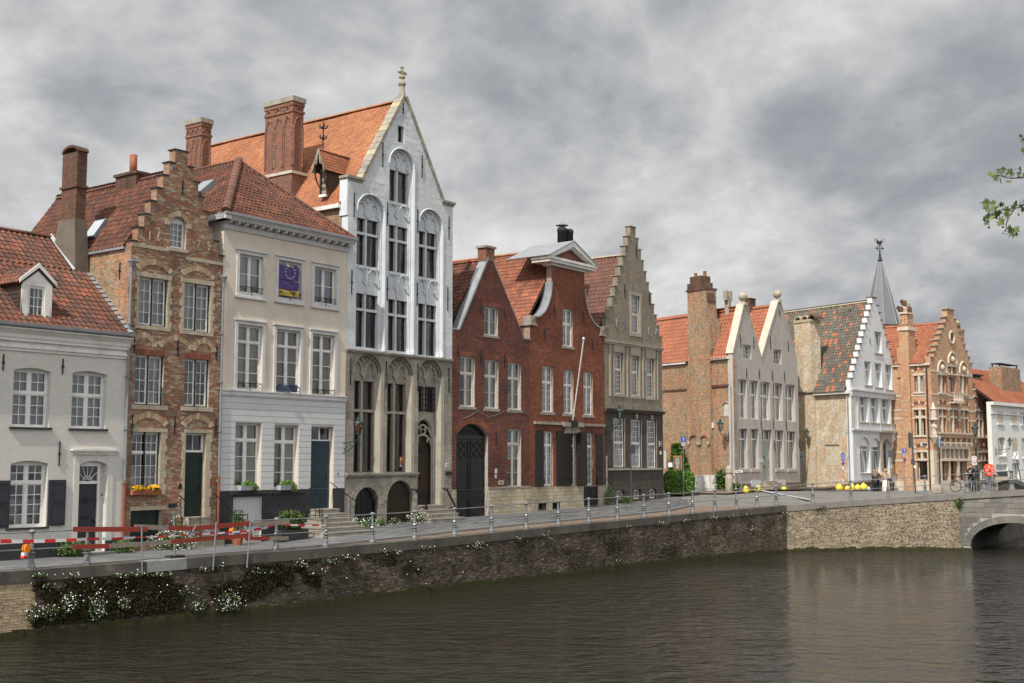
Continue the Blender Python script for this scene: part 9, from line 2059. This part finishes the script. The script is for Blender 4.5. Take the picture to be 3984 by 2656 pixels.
r3=b3.rect(D,437,550,383,430,-.08); X,Y=b3.fr.wor(r3[0],-.12); e=empty('drying_cloth',(X,Y,b3.fr.z0+r3[2]),b3.fr.a,'dark blue cloth hung over the railing of the middle window of the beige house','cloth'); fw_,fh_=r3[1]-r3[0],r3[3]-r3[2]; M['cloth_blue']=mk('cloth_blue',(.055,.075,.13),bm=0,ns=3); cloth(0,fh_,'cloth_blue','cloth')
# ================================================================ construction barrier
def qp(cr,x,y,off=-.0):     # a pixel seen on the vertical plane standing offn behind the quay edge
    px,py=cr(x,y); 
    qq=quay_at(px,off); v=at_Y((px,py),qq[1]); return Vector((v.x,v.y,v.z)),qq[3]
e=empty('plank_barrier',tuple(qp(SS,790,900,.1)[0]),0,'makeshift barrier of red and bare grey planks on steel posts closing the broken quay railing','barrier'); o0=Vector(e.location)
def plank(cr,x0,y0,x1,y1,mat,off=.06,h=.16):
    a,_=qp(cr,x0,y0,off); c,_=qp(cr,x1,y1,off); d=c-a; d.z=0; an=atan2(d.y,d.x); Ln=d.length; m=MB(); m.v=[(0,0,-h/2),(Ln,0,-h/2+c.z-a.z),(Ln,.035,-h/2+c.z-a.z),(0,.035,-h/2),(0,0,h/2),(Ln,0,h/2+c.z-a.z),(Ln,.035,h/2+c.z-a.z),(0,.035,h/2)]; m.f=[(0,3,2,1),(4,5,6,7),(0,1,5,4),(1,2,6,5),(2,3,7,6),(3,0,4,7)]; m.t=[0]*6
    l=a-o0; m.build('plank',mat,e,loc=tuple(l),rz=an)
plank(RR,958,534,1922,532,'red_plank',.02); plank(RR,1762,500,2220,515,'grey_plank',.08); plank(SS,188,518,575,525,'red_plank',.08)
plank(SS,510,524,1258,452,'red_plank',.03); plank(SS,1208,474,1770,438,'grey_plank',.07)
plank(RR,945,765,1435,752,'red_plank',.05,.15); plank(RR,1430,753,1905,722,'grey_plank',.05,.14); plank(SS,-110,715,235,700,'grey_plank',.09,.14); plank(SS,232,690,560,672,'red_plank',.05,.15); plank(SS,560,665,1285,610,'red_plank',.09,.15); plank(SS,1188,654,1505,652,'red_plank',.05,.14); plank(SS,1505,652,1758,652,'grey_plank',.05,.14)
for cr,x,y0,x1,y1,of in((RR,1852,480,1860,1135,-.10),(SS,812,435,768,1068,-.10),(SS,1258,440,1212,1035,-.10)):
    a,_=qp(cr,x,y0,of); c,_=qp(cr,x1,y1,of); MB().tube([a-o0,c-o0],.028,8).build('steel_post','galv',e)
a,_=qp(SS,255,355,.5); c,_=qp(SS,270,880,.5); MB().tube([a-o0,c-o0],.04,8).build('steel_post','galv',e); MB().box(-.28,.28,-.18,.18,-.22,.02).build('post_foot','plinth_dark',e,loc=tuple(c-o0),rz=1)
# striped tape
e2=empty('warning_tape',tuple(qp(RR,400,690,.2)[0]),0,'red and white warning tape strung along the quay from the left edge to the planter','warning tape'); t0=Vector(e2.location)
def tape(segs,cr,off,w0,w1,cols=('tape_red','tape_white'),step=.42):
    pts=[qp(cr,x,y,off)[0] for x,y in segs]; L_=[0]
    for i in range(1,len(pts)): L_.append(L_[-1]+(pts[i]-pts[i-1]).length)
    tot=L_[-1]; n=max(2,int(tot/step)); 
    def at(s):
        for i in range(1,len(pts)):
            if s<=L_[i]+1e-6: return pts[i-1].lerp(pts[i],(s-L_[i-1])/(L_[i]-L_[i-1]))
        return pts[-1]
    ms=[MB(),MB()]
    for k in range(n):
        a,c=at(tot*k/n)-t0,at(tot*(k+1)/n)-t0; w_=w0+(w1-w0)*k/n; ms[k%2].q([a-Vector((0,0,w_/2)),c-Vector((0,0,w_/2)),c+Vector((0,0,w_/2)),a+Vector((0,0,w_/2))])
    for m,mt in zip(ms,cols): m.build('tape_'+('red' if mt=='tape_red' else 'blue' if mt=='tape_blue' else 'white'),mt,e2)['kind']='stuff'
tape([(-300,683),(60,688),(400,692),(950,672),(1140,660)],RR,.12,.12,.09,step=.34)
tape([(1140,660),(1500,655),(1850,635),(2340,618)],RR,.1,.08,.03,step=.4)
tape([(330,608),(760,588),(1240,555),(1420,515),(1580,478)],SS,.15,.05,.09,step=.3); tape([(660,540),(800,585),(1000,598),(1250,570),(1400,535),(1580,480)],SS,.2,.05,.05,('tape_white','tape_blue'),.25)
tape([(1690,475),(1900,480),(2240,482)],SS,.2,.07,.05,step=.3); tape([(2250,480),(2230,560),(2170,610)],SS,.1,.08,.12,('tape_red','tape_white'),.25); tape([(545,490),(510,540),(480,590),(440,600)],SS,.0,.05,.06,('tape_white','tape_blue'),.2)
def amber_lamp(cr,x,y,r_px,label,bx,by,off=.0):
    c,an=qp(cr,x,y,off); r=r_px*.2976*c.y/4700; e=empty('warning_lamp',tuple(c),an+.3,label,'warning lamp','amber warning lamps'); m=MB(); n=16
    MB().prism([(r*cos(2*PI*i/n),r*1.1*sin(2*PI*i/n)) for i in range(n)],-.07,.07).build('lens','amber',e); MB().tube([(r*1.02*cos(2*PI*i/n),0,r*1.12*sin(2*PI*i/n)) for i in range(n)],.02,5,True).build('rim','red',e)
    w_=r*.5; MB().box(bx*r-w_,bx*r+w_,-.07,.07,by*r-r*.4,by*r+r*.45).build('battery_box','tape_white',e); MB().box(bx*r-w_-.12*r,bx*r+w_*.8,-.075,.075,by*r-r*1.0,by*r-r*.401).build('base','red',e)
amber_lamp(RR,345,785,50,'round amber warning lamp tied to the first railing post, above its red and white box',-.6,-1.4,.15)
amber_lamp(SS,1022,560,40,'round amber warning lamp hanging behind the red planks',0,-1.5,.6)
# ================================================================ yellow refuse bags
def bag(cr,x0,x1,y0,y1,Y,label,mat='yellow_bag',seed=0):
    a=at_Y(cr(x0,y1),Y); c=at_Y(cr(x1,y1),Y); h=at_Y(cr(x0,y0),Y).z-at_Y(cr(x0,y1),Y).z; r=(c.x-a.x)/2; rg=random.Random(seed); X=(a.x+c.x)/2; Z=gz(X,Y)-.02
    m=MB(); n=14; pr=[(.75,0),(1.0,.12),(1.05,.35),(.9,.6),(.55,.78),(.16,.88),(.10,.90),(.17,.96)]; base=0; ph=[rg.random()*6 for _ in range(4)]
    for i,(rr,z) in enumerate(pr):
        for j in range(n): t=2*PI*j/n; w_=1+.16*sin(3*t+ph[0]+z*4)+.10*sin(5*t+ph[1]-z*6)+.04*rg.uniform(-1,1); m.v.append((r*rr*w_*cos(t),r*.85*rr*w_*sin(t),h*z))
    for i in range(len(pr)-1):
        for j in range(n): j2=(j+1)%n; m.f.append((i*n+j,i*n+j2,(i+1)*n+j2,(i+1)*n+j)); m.t.append(0)
    m.f.append(tuple(range(n-1,-1,-1))); m.t.append(0)
    m.f.append(tuple(range((len(pr)-1)*n,len(pr)*n))); m.t.append(0)
    o=m.build('refuse_bag',mat,None,True); o.location=(X,Y,max(Z,at_Y(cr(x0,y1),Y).z-.15)); tag(o,label,'bag','yellow refuse bags' if mat=='yellow_bag' else None)
bag(H,1020,1082,1010,1090,83,'tall yellow bag at the left corner of the twin gabled house',seed=1); bag(H,1138,1202,1008,1076,85,'yellow bag before the white cellar hatch, left of the steps',seed=2); bag(H,1412,1464,1020,1058,87,'yellow bag right of the twin gabled house steps',seed=3)
for i,(a,c,d,f,lab) in enumerate(((8,62,928,985,'yellow bag left of the orange marker post'),(78,122,945,986,'low yellow bag right of the orange marker post'),(116,160,922,986,'tallest yellow bag of the heap near the people'),(160,208,932,986,'yellow bag in the middle of the heap near the people'),(200,262,922,987,'wide yellow bag at the right end of the heap'))): bag(J,a,c,d,f,85.5+(i%2)*.4,lab,seed=10+i)
bag(J,262,286,950,984,85.2,'small pale blue bag at the end of the yellow heap','pale_bag',seed=30)
# ================================================================ people and bicycle
def skin_mesh(name,chain,mat,parent,sub=2):
    """chain: list of (points,radii); each polyline is joined where points coincide"""
    vs=[];es=[];rs=[];idx={}
    for pts,rad in chain:
        last=None
        for p,r in zip(pts,rad):
            k=tuple(round(c,4) for c in p)
            if k not in idx: idx[k]=len(vs); vs.append(p); rs.append(r)
            if last is not None and last!=idx[k]: es.append((last,idx[k]))
            last=idx[k]
    me=bpy.data.meshes.new(name); me.from_pydata(vs,es,[]); me.materials.append(M[mat]); o=bpy.data.objects.new(name,me); link(o,parent)
    md=o.modifiers.new('skin','SKIN'); md.use_smooth_shade=True
    if not me.skin_vertices: 
        bpy.context.view_layer.objects.active=o
    lay=me.skin_vertices[0] if me.skin_vertices else None
    if lay is None: return o
    for i,r in enumerate(rs): lay.data[i].radius=(r,r) if not isinstance(r,tuple) else r
    lay.data[0].use_root=True
    s=o.modifiers.new('sub','SUBSURF'); s.levels=s.render_levels=sub; return o
def person(label,loc,rz,J_,hair,top,legs,skirt=None,hairlen=0,group=None,shoe='ink',coatlen=0,beard=False):
    e=empty('person',loc,rz,label,'person',group)
    pel,ch,nk,hd=J_['pel'],J_['ch'],J_['nk'],J_['hd']
    body=[([pel,ch,nk,hd],[.13,.15,.06,.10])]
    for s in('l','r'):
        body.append(([pel,J_['hip'+s],J_['kn'+s],J_['an'+s],J_['to'+s]],[.13,.09,.06,.04,.035])); body.append(([ch,J_['sh'+s],J_['el'+s],J_['wr'+s],J_['ha'+s]],[.15,.06,.045,.03,.035]))
        h=Vector(J_['ha'+s]); w_=Vector(J_['wr'+s]); d=(h-w_).normalized(); sd_=d.cross(Vector((0,0,1))); sd_=sd_.normalized() if sd_.length>.1 else Vector((1,0,0))
        for k in range(4): body.append(([tuple(h),tuple(h+d*.05+sd_*(k-1.5)*.018),tuple(h+d*(.085-.01*abs(k-1.3))+sd_*(k-1.5)*.02)],[.035,.009,.008]))
        body.append(([tuple(h),tuple(h+sd_*.04+d*.02),tuple(h+sd_*.05+d*.05)],[.035,.010,.009]))
    skin_mesh('body',body,'skin',e,1)
    skin_mesh('jacket',[([ (pel[0],pel[1],pel[2]-coatlen),pel,ch,nk],[(.19 if coatlen else .16),.165,.19,.085])]+[([ch,J_['sh'+s],J_['el'+s],J_['wr'+s]],[.19,.085,.065,.05]) for s in('l','r')],top,e,1)
    if skirt: MB().lathe([(.30,0),(.27,.3),(.2,J_['pel'][2]-J_['ank']-.0)],pel[0],pel[1],12,J_['ank']).build('long_skirt',skirt,e,True)
    else: skin_mesh('trousers',[([pel,J_['hip'+s],J_['kn'+s],J_['an'+s]],[.15,.105,.078,.062]) for s in('l','r')],legs,e,1)
    for s in('l','r'):
        a,t=Vector(J_['an'+s]),Vector(J_['to'+s]); skin_mesh('shoe',[([tuple(a-Vector((0,0,.02))),tuple((a+t)/2),tuple(t)],[.055,.05,.042])],shoe,e,1)
    hv=Vector(hd); fd=Vector(J_.get('face',(0,-1,0))).normalized(); up=Vector((0,0,1))
    MB().ball(tuple(hv-fd*.018+up*.025),.117,12,9,1.08).build('hair',hair,e,True)
    if hairlen: MB().lathe([(.03,-hairlen),(.10,-hairlen*.5),(.115,0)],hv.x-fd.x*.05,hv.y-fd.y*.05,10,hv.z).build('long_hair',hair,e,True)
    # face mask: front of the head with nose, eyes, mouth, ears
    fm=MB().ball(tuple(hv+fd*.018-up*.012),.108,12,9,1.12); sd_=fd.cross(up).normalized()
    fm.ball(tuple(hv+fd*.125-up*.012),.018,6,4); fm.ball(tuple(hv+sd_*.108-up*.01),.028,6,4); fm.ball(tuple(hv-sd_*.108-up*.01),.028,6,4); fm.build('face','skin',e,True)
    m=MB(); m.ball(tuple(hv+fd*.112+sd_*.036+up*.022),.014,6,4); m.ball(tuple(hv+fd*.112-sd_*.036+up*.022),.014,6,4); m.build('eyes','ink',e)
    MB().ball(tuple(hv+fd*.118-up*.055),.022,6,4,.35).build('mouth','tape_red',e)
    if beard: MB().ball(tuple(hv+fd*.045-up*.07),.078,9,6,.8).build('beard',hair,e,True)
    return e
def stand(h=1.68,lean=0,arm='down',turn=0,fd=(0,-1,0),spread=.1):
    k=h/1.75; J_=dict(pel=(0,0,.93*k),ch=(0,-lean*.4,1.28*k),nk=(0,-lean*.7,1.47*k),hd=(0,-lean,1.60*k),ank=.0,face=fd)
    for s,sg in(('l',1),('r',-1)):
        J_['hip'+s]=(sg*.09,0,.86*k); J_['kn'+s]=(sg*spread,-.02,.48*k); J_['an'+s]=(sg*spread,.02,.08*k); J_['to'+s]=(sg*(spread+.02),-.14,.035)
        J_['sh'+s]=(sg*.19*k,-lean*.5,1.40*k)
        if arm=='up': J_['el'+s]=(sg*.26,-lean*.5-.18,1.22*k); J_['wr'+s]=(sg*.12,-lean*.5-.34,1.42*k); J_['ha'+s]=(sg*.08,-lean*.5-.38,1.49*k)
        elif arm=='front': J_['el'+s]=(sg*.27,-.08,1.12*k); J_['wr'+s]=(sg*.14,-.28,1.12*k); J_['ha'+s]=(sg*.09,-.35,1.13*k)
        else: J_['el'+s]=(sg*.24,.02,1.10*k); J_['wr'+s]=(sg*.25,-.05,.85*k); J_['ha'+s]=(sg*.25,-.07,.77*k)
    return J_
PY=86.0
def pp(x): X,Y,Z=place_Y(J(x,960)[0],PY); return (X,PY,at_Y(J(x,978),PY).z)
zg=pp(330)[2]
x_,y_,z_=pp(322); person('dark haired woman in a grey coat, left in the group of three',(x_,y_,z_),.2,stand(1.72,arm='up',fd=(-.8,-.5,0)),'hair_dark','cloth_grey','cloth_black',hairlen=.25,coatlen=.28,group='people standing by the parapet')
x_,y_,z_=pp(356); person('blond woman in a rust brown jacket and dark trousers between the two others',(x_,y_+.45,z_),2.6,stand(1.70,arm='front',fd=(0,-1,0)),'hair_blond','cloth_rust','cloth_navy',hairlen=.3,group='people standing by the parapet',shoe='sign_white')
x_,y_,z_=pp(402); person('woman seen from behind in a camel jacket and long cream skirt with a bag strap',(x_,y_-.3,z_),3.3,stand(1.72,arm='up',fd=(.3,-1,0)),'hair_blond','cloth_camel','cloth_cream',skirt='cloth_cream',group='people standing by the parapet')
e=empty('shoulder_bag',(x_+.26,y_-.45,z_+.95),0,'small black shoulder bag of the woman in the cream skirt','bag'); MB().box(-.06,.06,-.14,.14,-.14,.12).build('pouch','cloth_black',e); MB().tube([(0,.1,.1),(-.2,.05,.45),(-.38,0,.5)],.015,5).build('strap','cloth_black',e)
# cyclist on the bridge
CYY=75.5; X0,Y0,_=place_Y(T(1180,1200)[0],CYY); zgr=at_Y(T(1300,1255),CYY).z
def bicycle(loc,rz,label):
    e=empty('bicycle',loc,rz,label,'bicycle'); e.rotation_euler=(R(-4),0,rz)
    def wheel(x):
        w_=empty('wheel',(x,0,.35),0,parent=e); n=28
        MB().tube([(.33*cos(2*PI*i/n),0,.33*sin(2*PI*i/n)) for i in range(n)],.022,6,True).build('tyre','rubber',w_); MB().tube([(.305*cos(2*PI*i/n),0,.305*sin(2*PI*i/n)) for i in range(n)],.012,5,True).build('rim','silver',w_)
        m=MB()
        for i in range(14): t=2*PI*i/14; m.tube([(.03*cos(t+.5),.02*(-1)**i,.03*sin(t+.5)),(.30*cos(t),0,.30*sin(t))],.0035,3)
        m.lathe([(.035,-.04),(.035,.04)],0,0,8,0); m.build('spokes','silver',w_)
    wheel(-.55); wheel(.55)
    m=MB().tube([(-.55,0,.35),(-.18,0,.30),(.36,0,.72),(.40,0,.88)],.024,6).tube([(-.18,0,.30),(-.28,0,.82)],.020,6).tube([(-.55,0,.35),(-.26,0,.72)],.014,5).tube([(-.24,0,.62),(.37,0,.78)],.022,6).tube([(.40,0,.90),(.38,0,.72),(.55,0,.35)],.020,6); m.build('frame','silver',e)
    MB().tube([(.40,0,.88),(.40,0,1.05)],.014,6).tube([(.28,-.28,1.06),(.36,-.2,1.08),(.42,0,1.06),(.36,.2,1.08),(.28,.28,1.06)],.014,6).build('handlebar','iron',e)
    MB().tube([(-.28,0,.82),(-.30,0,.93)],.014,6).build('seat_post','iron',e); m=MB(); m.prismz([(-.45,-.10),(-.36,-.11),(-.16,-.03),(-.16,.03),(-.36,.11),(-.45,.10)],.93,.985); m.build('saddle','rubber',e)
    MB().box(-.85,-.35,-.07,.07,.74,.76).tube([(-.8,.05,.74),(-.55,.05,.35)],.01,4).tube([(-.8,-.05,.74),(-.55,-.05,.35)],.01,4).build('luggage_rack','silver',e)
    m=MB(); n=12
    for s_ in(-.55,.55): m.tube([(s_+.375*cos(t),0,.35+.375*sin(t)) for t in np.linspace(.25,2.7,n)],.02,4)
    m.build('mudguards','silver',e); MB().lathe([(.09,-.02),(.09,.02)],0,0,12,0).build('crank','iron',e,loc=(-.18,.0,.30)); MB().box(-.26,-.10,-.14,-.08,.14,.17).build('pedal','rubber',e)
    MB().box(.5,.78,-.15,.15,.80,1.0).build('front_basket','iron',e)
    return e
bx_=at_Y(T(1180,1200),CYY-.1).x
bicycle((bx_-.0,CYY-.35,zgr+.0),R(-6),'silver city bicycle held by the man on the bridge')
mx=at_Y(T(1325,1200),CYY).x; k=1
Jm=dict(pel=(0,0,.92),ch=(-.05,-.12,1.26),nk=(-.08,-.18,1.43),hd=(-.10,-.20,1.56),ank=.05,face=(-.35,-1,0))
for s,sg in(('l',1),('r',-1)):
    Jm['hip'+s]=(sg*.09,0,.86); Jm['kn'+s]=(sg*.10,-.06,.48); Jm['an'+s]=(sg*.09,.03,.08); Jm['to'+s]=(sg*.10,-.13,.035); Jm['sh'+s]=(-.03+sg*.21,-.12,1.37)
Jm.update(elr=(-.32,-.22,1.15),wrr=(-.42,-.36,1.08),har=(-.46,-.38,1.07),ell=(.28,-.20,1.12),wrl=(.25,-.34,.92),hal=(.24,-.38,.88))
person('bearded man in a dark navy jacket and jeans leaning over his bicycle on the bridge',(mx,CYY,zgr),0,Jm,'hair_dark','cloth_navy','cloth_navy',beard=True)
# ================================================================ overgrowth and daisies on the quay wall
from mathutils import noise as mnoise
wp=[]
def wallp(px,zz,off):
    qq=quay_at(px,-off); return (qq[0],qq[1],zz),qq
cnt=0
while cnt<60000:
    cnt+=1
    px=uni(130,3060)**1.0 if rnd()<.5 else uni(130,1250)
    qq=quay_at(px,0); zt_=qq[2]-.40; f=rnd(); z=zt_-f*(zt_-.25)
    den=mnoise.fractal(Vector((qq[0]*.35,qq[1]*.35,z*.8)),1.0,2.0,4)
    thr={True:-.02,False:.16}[px<720]+ (.30*f if px>=720 else .18*f)
    if 720<=px<1250: thr-=.10
    if px>1950 and px<2900: thr-=.04
    if den>thr: off=.0+rnd()**2*.07; p,_=wallp(px,z,off); wp.append(p)
leaves_obj('wall_weeds',wp,.055,'weed','brown and green creeping weeds matting the dark quay wall',None,'stuff',aspect=1.8)
tuft=[];dz=[]
def wq(cr,x,y,off): 
    px,py=cr(x,y); px=max(20,px); qq=quay_at(px,-off); v=at_Y((px,py),qq[1]); return (v.x,v.y,max(.15,v.z))
for cr,L_ in((K,((300,555,60,14,30),(540,560,30,15,10),(370,635,40,15,12),(620,600,30,10,6),(530,770,60,60,170),(740,800,55,80,170),(380,840,60,50,60),(250,850,45,60,70),(950,770,45,45,60),(930,560,60,20,32),(1040,550,40,20,18),(1200,550,80,15,24),(1440,680,60,35,30),(1510,795,60,35,60),(1740,780,85,75,420),(1690,490,40,20,18),(1560,510,40,15,12),(1970,530,50,25,16),(2060,530,40,15,8),(2300,470,50,30,24),(1000,650,300,120,40),(600,700,400,120,50))),
  (L,((360,545,60,25,50),(520,520,50,20,36),(800,470,40,20,18),(890,490,40,15,22),(1110,445,50,12,18),(1480,425,70,25,70),(1800,380,20,12,16),(2025,360,30,25,30),(1275,545,25,12,14),(1245,637,15,8,6),(150,570,30,12,10),(320,620,30,15,16),(220,645,20,10,8),(1105,725,15,8,7),(490,680,20,10,4),(700,600,500,100,20))),
  (M_,((480,483,20,8,14),(735,458,45,12,24),(920,438,40,12,20),(1130,410,60,10,22),(1270,405,50,10,18),(1370,390,50,12,18),(1440,505,20,20,14),(380,745,20,15,10),(1950,340,35,20,40),(1680,385,25,15,20)))):
    for x,y,rx,ry,n in L_:
        for _ in range(int(n*.42)):
            a=rnd()*6.28; r=math.sqrt(rnd()); r=r**.8; dz.append(wq(cr,x+rx*gau(0,.55),y+ry*gau(0,.55),.10+rnd()*.10))
        for _ in range(int(n*3) if rx<150 else 0):
            a=rnd()*6.28; r=math.sqrt(rnd())*1.1; tuft.append(wq(cr,x+rx*r*cos(a),y+8+ry*1.1*r*sin(a),.06+rnd()*.12))
leaves_obj('green_tufts',tuft,.045,'weed_green','green tufts of daisy leaves on the quay wall',None,'stuff',aspect=1.8)
P_=np.array(dz); n=len(P_); k=6; ang_=np.arange(k)*2*PI/k
fn=np.array([.64,-.72,.28]); fn/=np.linalg.norm(fn); V=[]
for p in P_:
    nn=fn+RNG.normal(0,.35,3); nn/=np.linalg.norm(nn); u=np.cross(nn,[0,0,1]); u/=np.linalg.norm(u); v=np.cross(nn,u); r=uni(.012,.022)
    V.append(p+r*(np.cos(ang_)[:,None]*u+np.sin(ang_)[:,None]*v))
np_mesh('daisies',np.vstack(V),np.arange(n*k).reshape(n,k),None,'petal',None,True); tag(bpy.context.scene.objects['daisies'],'small white daisies scattered over the dark quay wall',None,None,'stuff')
X,Y,Z=(*fB.wor(.05,-.05),2.75); bush('green fern growing in the joint between quay wall and bridge',X,Y,Z-.3,.35,350,'leaf',h=.45,size=.07,name='wall_fern')
# ================================================================ plane tree at the right, its twigs reaching into the picture
TY=13.0
def tp_(x,y,Y=TY): v=at_Y(UC(x,y),Y); return v
tr=empty('plane_tree',(9.5,TY+.5,3.4),0,'plane tree at the right edge, only its leafy twig tips hang into view','tree'); t0=Vector(tr.location)
MB().tube([(0,0,-.5),(.1,0,3),(-.1,0,6),(.2,0,9),(0,.2,12)],.3,12,rs=[.42,.36,.30,.22,.1]).build('trunk','bark',tr,True)
m=MB(); tips=[tp_(700,710),tp_(640,1110),tp_(545,1420),tp_(760,220)]
roots=[Vector((0,0,2.2)),Vector((0,0,1.6)),None,Vector((0,0,3.0))]
def br_(a,c,r0,r1,sag=.1,n=6): pts=[a.lerp(c,i/n)+Vector((uni(-.03,.03),uni(-.03,.03),-sag*sin(PI*i/n))) for i in range(n+1)]; m.tube(pts,r0,6,rs=[r0+(r1-r0)*i/n for i in range(n+1)]); return pts
A0=tp_(800,690)-t0; B0=tp_(800,1010)-t0; C0=tp_(820,180)-t0
for rt,a in((roots[0],A0),(roots[1],B0),(roots[3],C0)): br_(rt,a,.09,.018,.15)
tw=[]
def twig(pts,r=.010): P_=[tp_(x,y)-t0 for x,y in pts]; m.tube(P_,r,5,rs=[r*(1-.6*i/len(P_)) for i in range(len(P_))]); tw.extend(P_)
twig([(800,700),(700,705),(620,712),(520,690),(440,670)]); twig([(700,705),(740,640),(735,580)],.006); twig([(800,1030),(740,1085),(660,1100),(600,1190),(560,1270),(540,1400)]); twig([(660,1100),(590,1110),(500,1120),(400,1140),(330,1180)],.007); twig([(540,1380),(500,1430)],.005); twig([(600,1190),(520,1200),(440,1230)],.005); twig([(740,1085),(770,1130)],.005); twig([(800,180),(760,200)])
m.build('branches','bark',tr)
def leaf_shape():
    pts=[]; 
    for a,r in((-90,.10),(-60,.42),(-35,.62),(-22,.40),(0,.82),(12,.52),(28,.92),(45,.55),(62,.62),(75,.60),(90,1.0)): pts.append((r*cos(math.radians(a)),r*sin(math.radians(a))))
    full=pts+[(-x,y) for x,y in pts[::-1][1:-1]]; return full
LS=leaf_shape(); lm=MB(); lm.v=[(x,y,.10*x*x-.05*abs(y)) for x,y in LS]; lm.f=[tuple(range(len(LS)))]; lm.t=[0]
v0=[(0,.05,.02)]+[(x,y,.16*abs(x)-.08*y*y) for x,y in LS]; nL=len(LS); lm=MB(); lm.v=v0; lm.f=[(0,1+i,1+(i+1)%nL) for i in range(nL)]; lm.t=[0]*nL
lme=shared('leaf',lm,'plane_leaf')
spots=[(370,670,70),(400,705,60),(475,750,50),(470,620,60),(505,605,50),(570,630,60),(610,650,45),(580,750,45),(640,660,35),(610,610,35),(735,590,40),(700,650,35),(770,665,40),(500,670,40),(300,1040,75),(280,1100,50),(390,1050,65),(430,1080,60),(490,1040,50),(545,1140,75),(400,1180,70),(330,1200,60),(470,1270,70),(370,1220,60),(280,1240,50),(295,1290,50),(340,1130,60),(440,1150,60),(560,1200,50),(640,1070,50),(680,1040,50),(730,990,45),(765,1010,50),(740,1080,40),(590,1380,70),(640,1420,75),(665,1370,65),(600,1440,60),(680,1440,45),(745,155,30),(735,225,35),(765,200,40),(775,365,55),(775,1120,40)]
for x,y,s in spots:
    p=tp_(x,y,TY+uni(-.12,.12))-t0; sz=s*.2996/4700*TY*2.1
    o=bpy.data.objects.new('leaf',lme); link(o,tr); o.location=p; o.scale=(sz*.62,)*3; o.rotation_euler=(R(90)+gau(0,.55),uni(-1.9,1.9)+3.14*(rnd()<.5),gau(0,.5))
    tw_=min(tw,key=lambda q_:(q_-p).length)
    MB().tube([tuple(tw_),tuple(p)],.0028,3).build('leaf_stalk','bark',tr)
for x,y in((325,1350),(505,1343),(710,1182)):
    p=tp_(x,y)-t0; MB().ball(tuple(p),.013,8,6).tube([tuple(p),tuple(p+Vector((0,0,.09)))],.0015,3).build('seed_ball','bark',tr)
cp=[]
for c,r,n in(((.5,0,9),(3.2,3.2,3),4500),((1.5,1,6),(2.6,2.5,2),2600)): cp.append(blob(c,r,n,.3))
leaves_obj('crown',np.vstack(cp)+np.array([1.2,-.5,1.5]),.16,'plane_leaf',parent=tr)
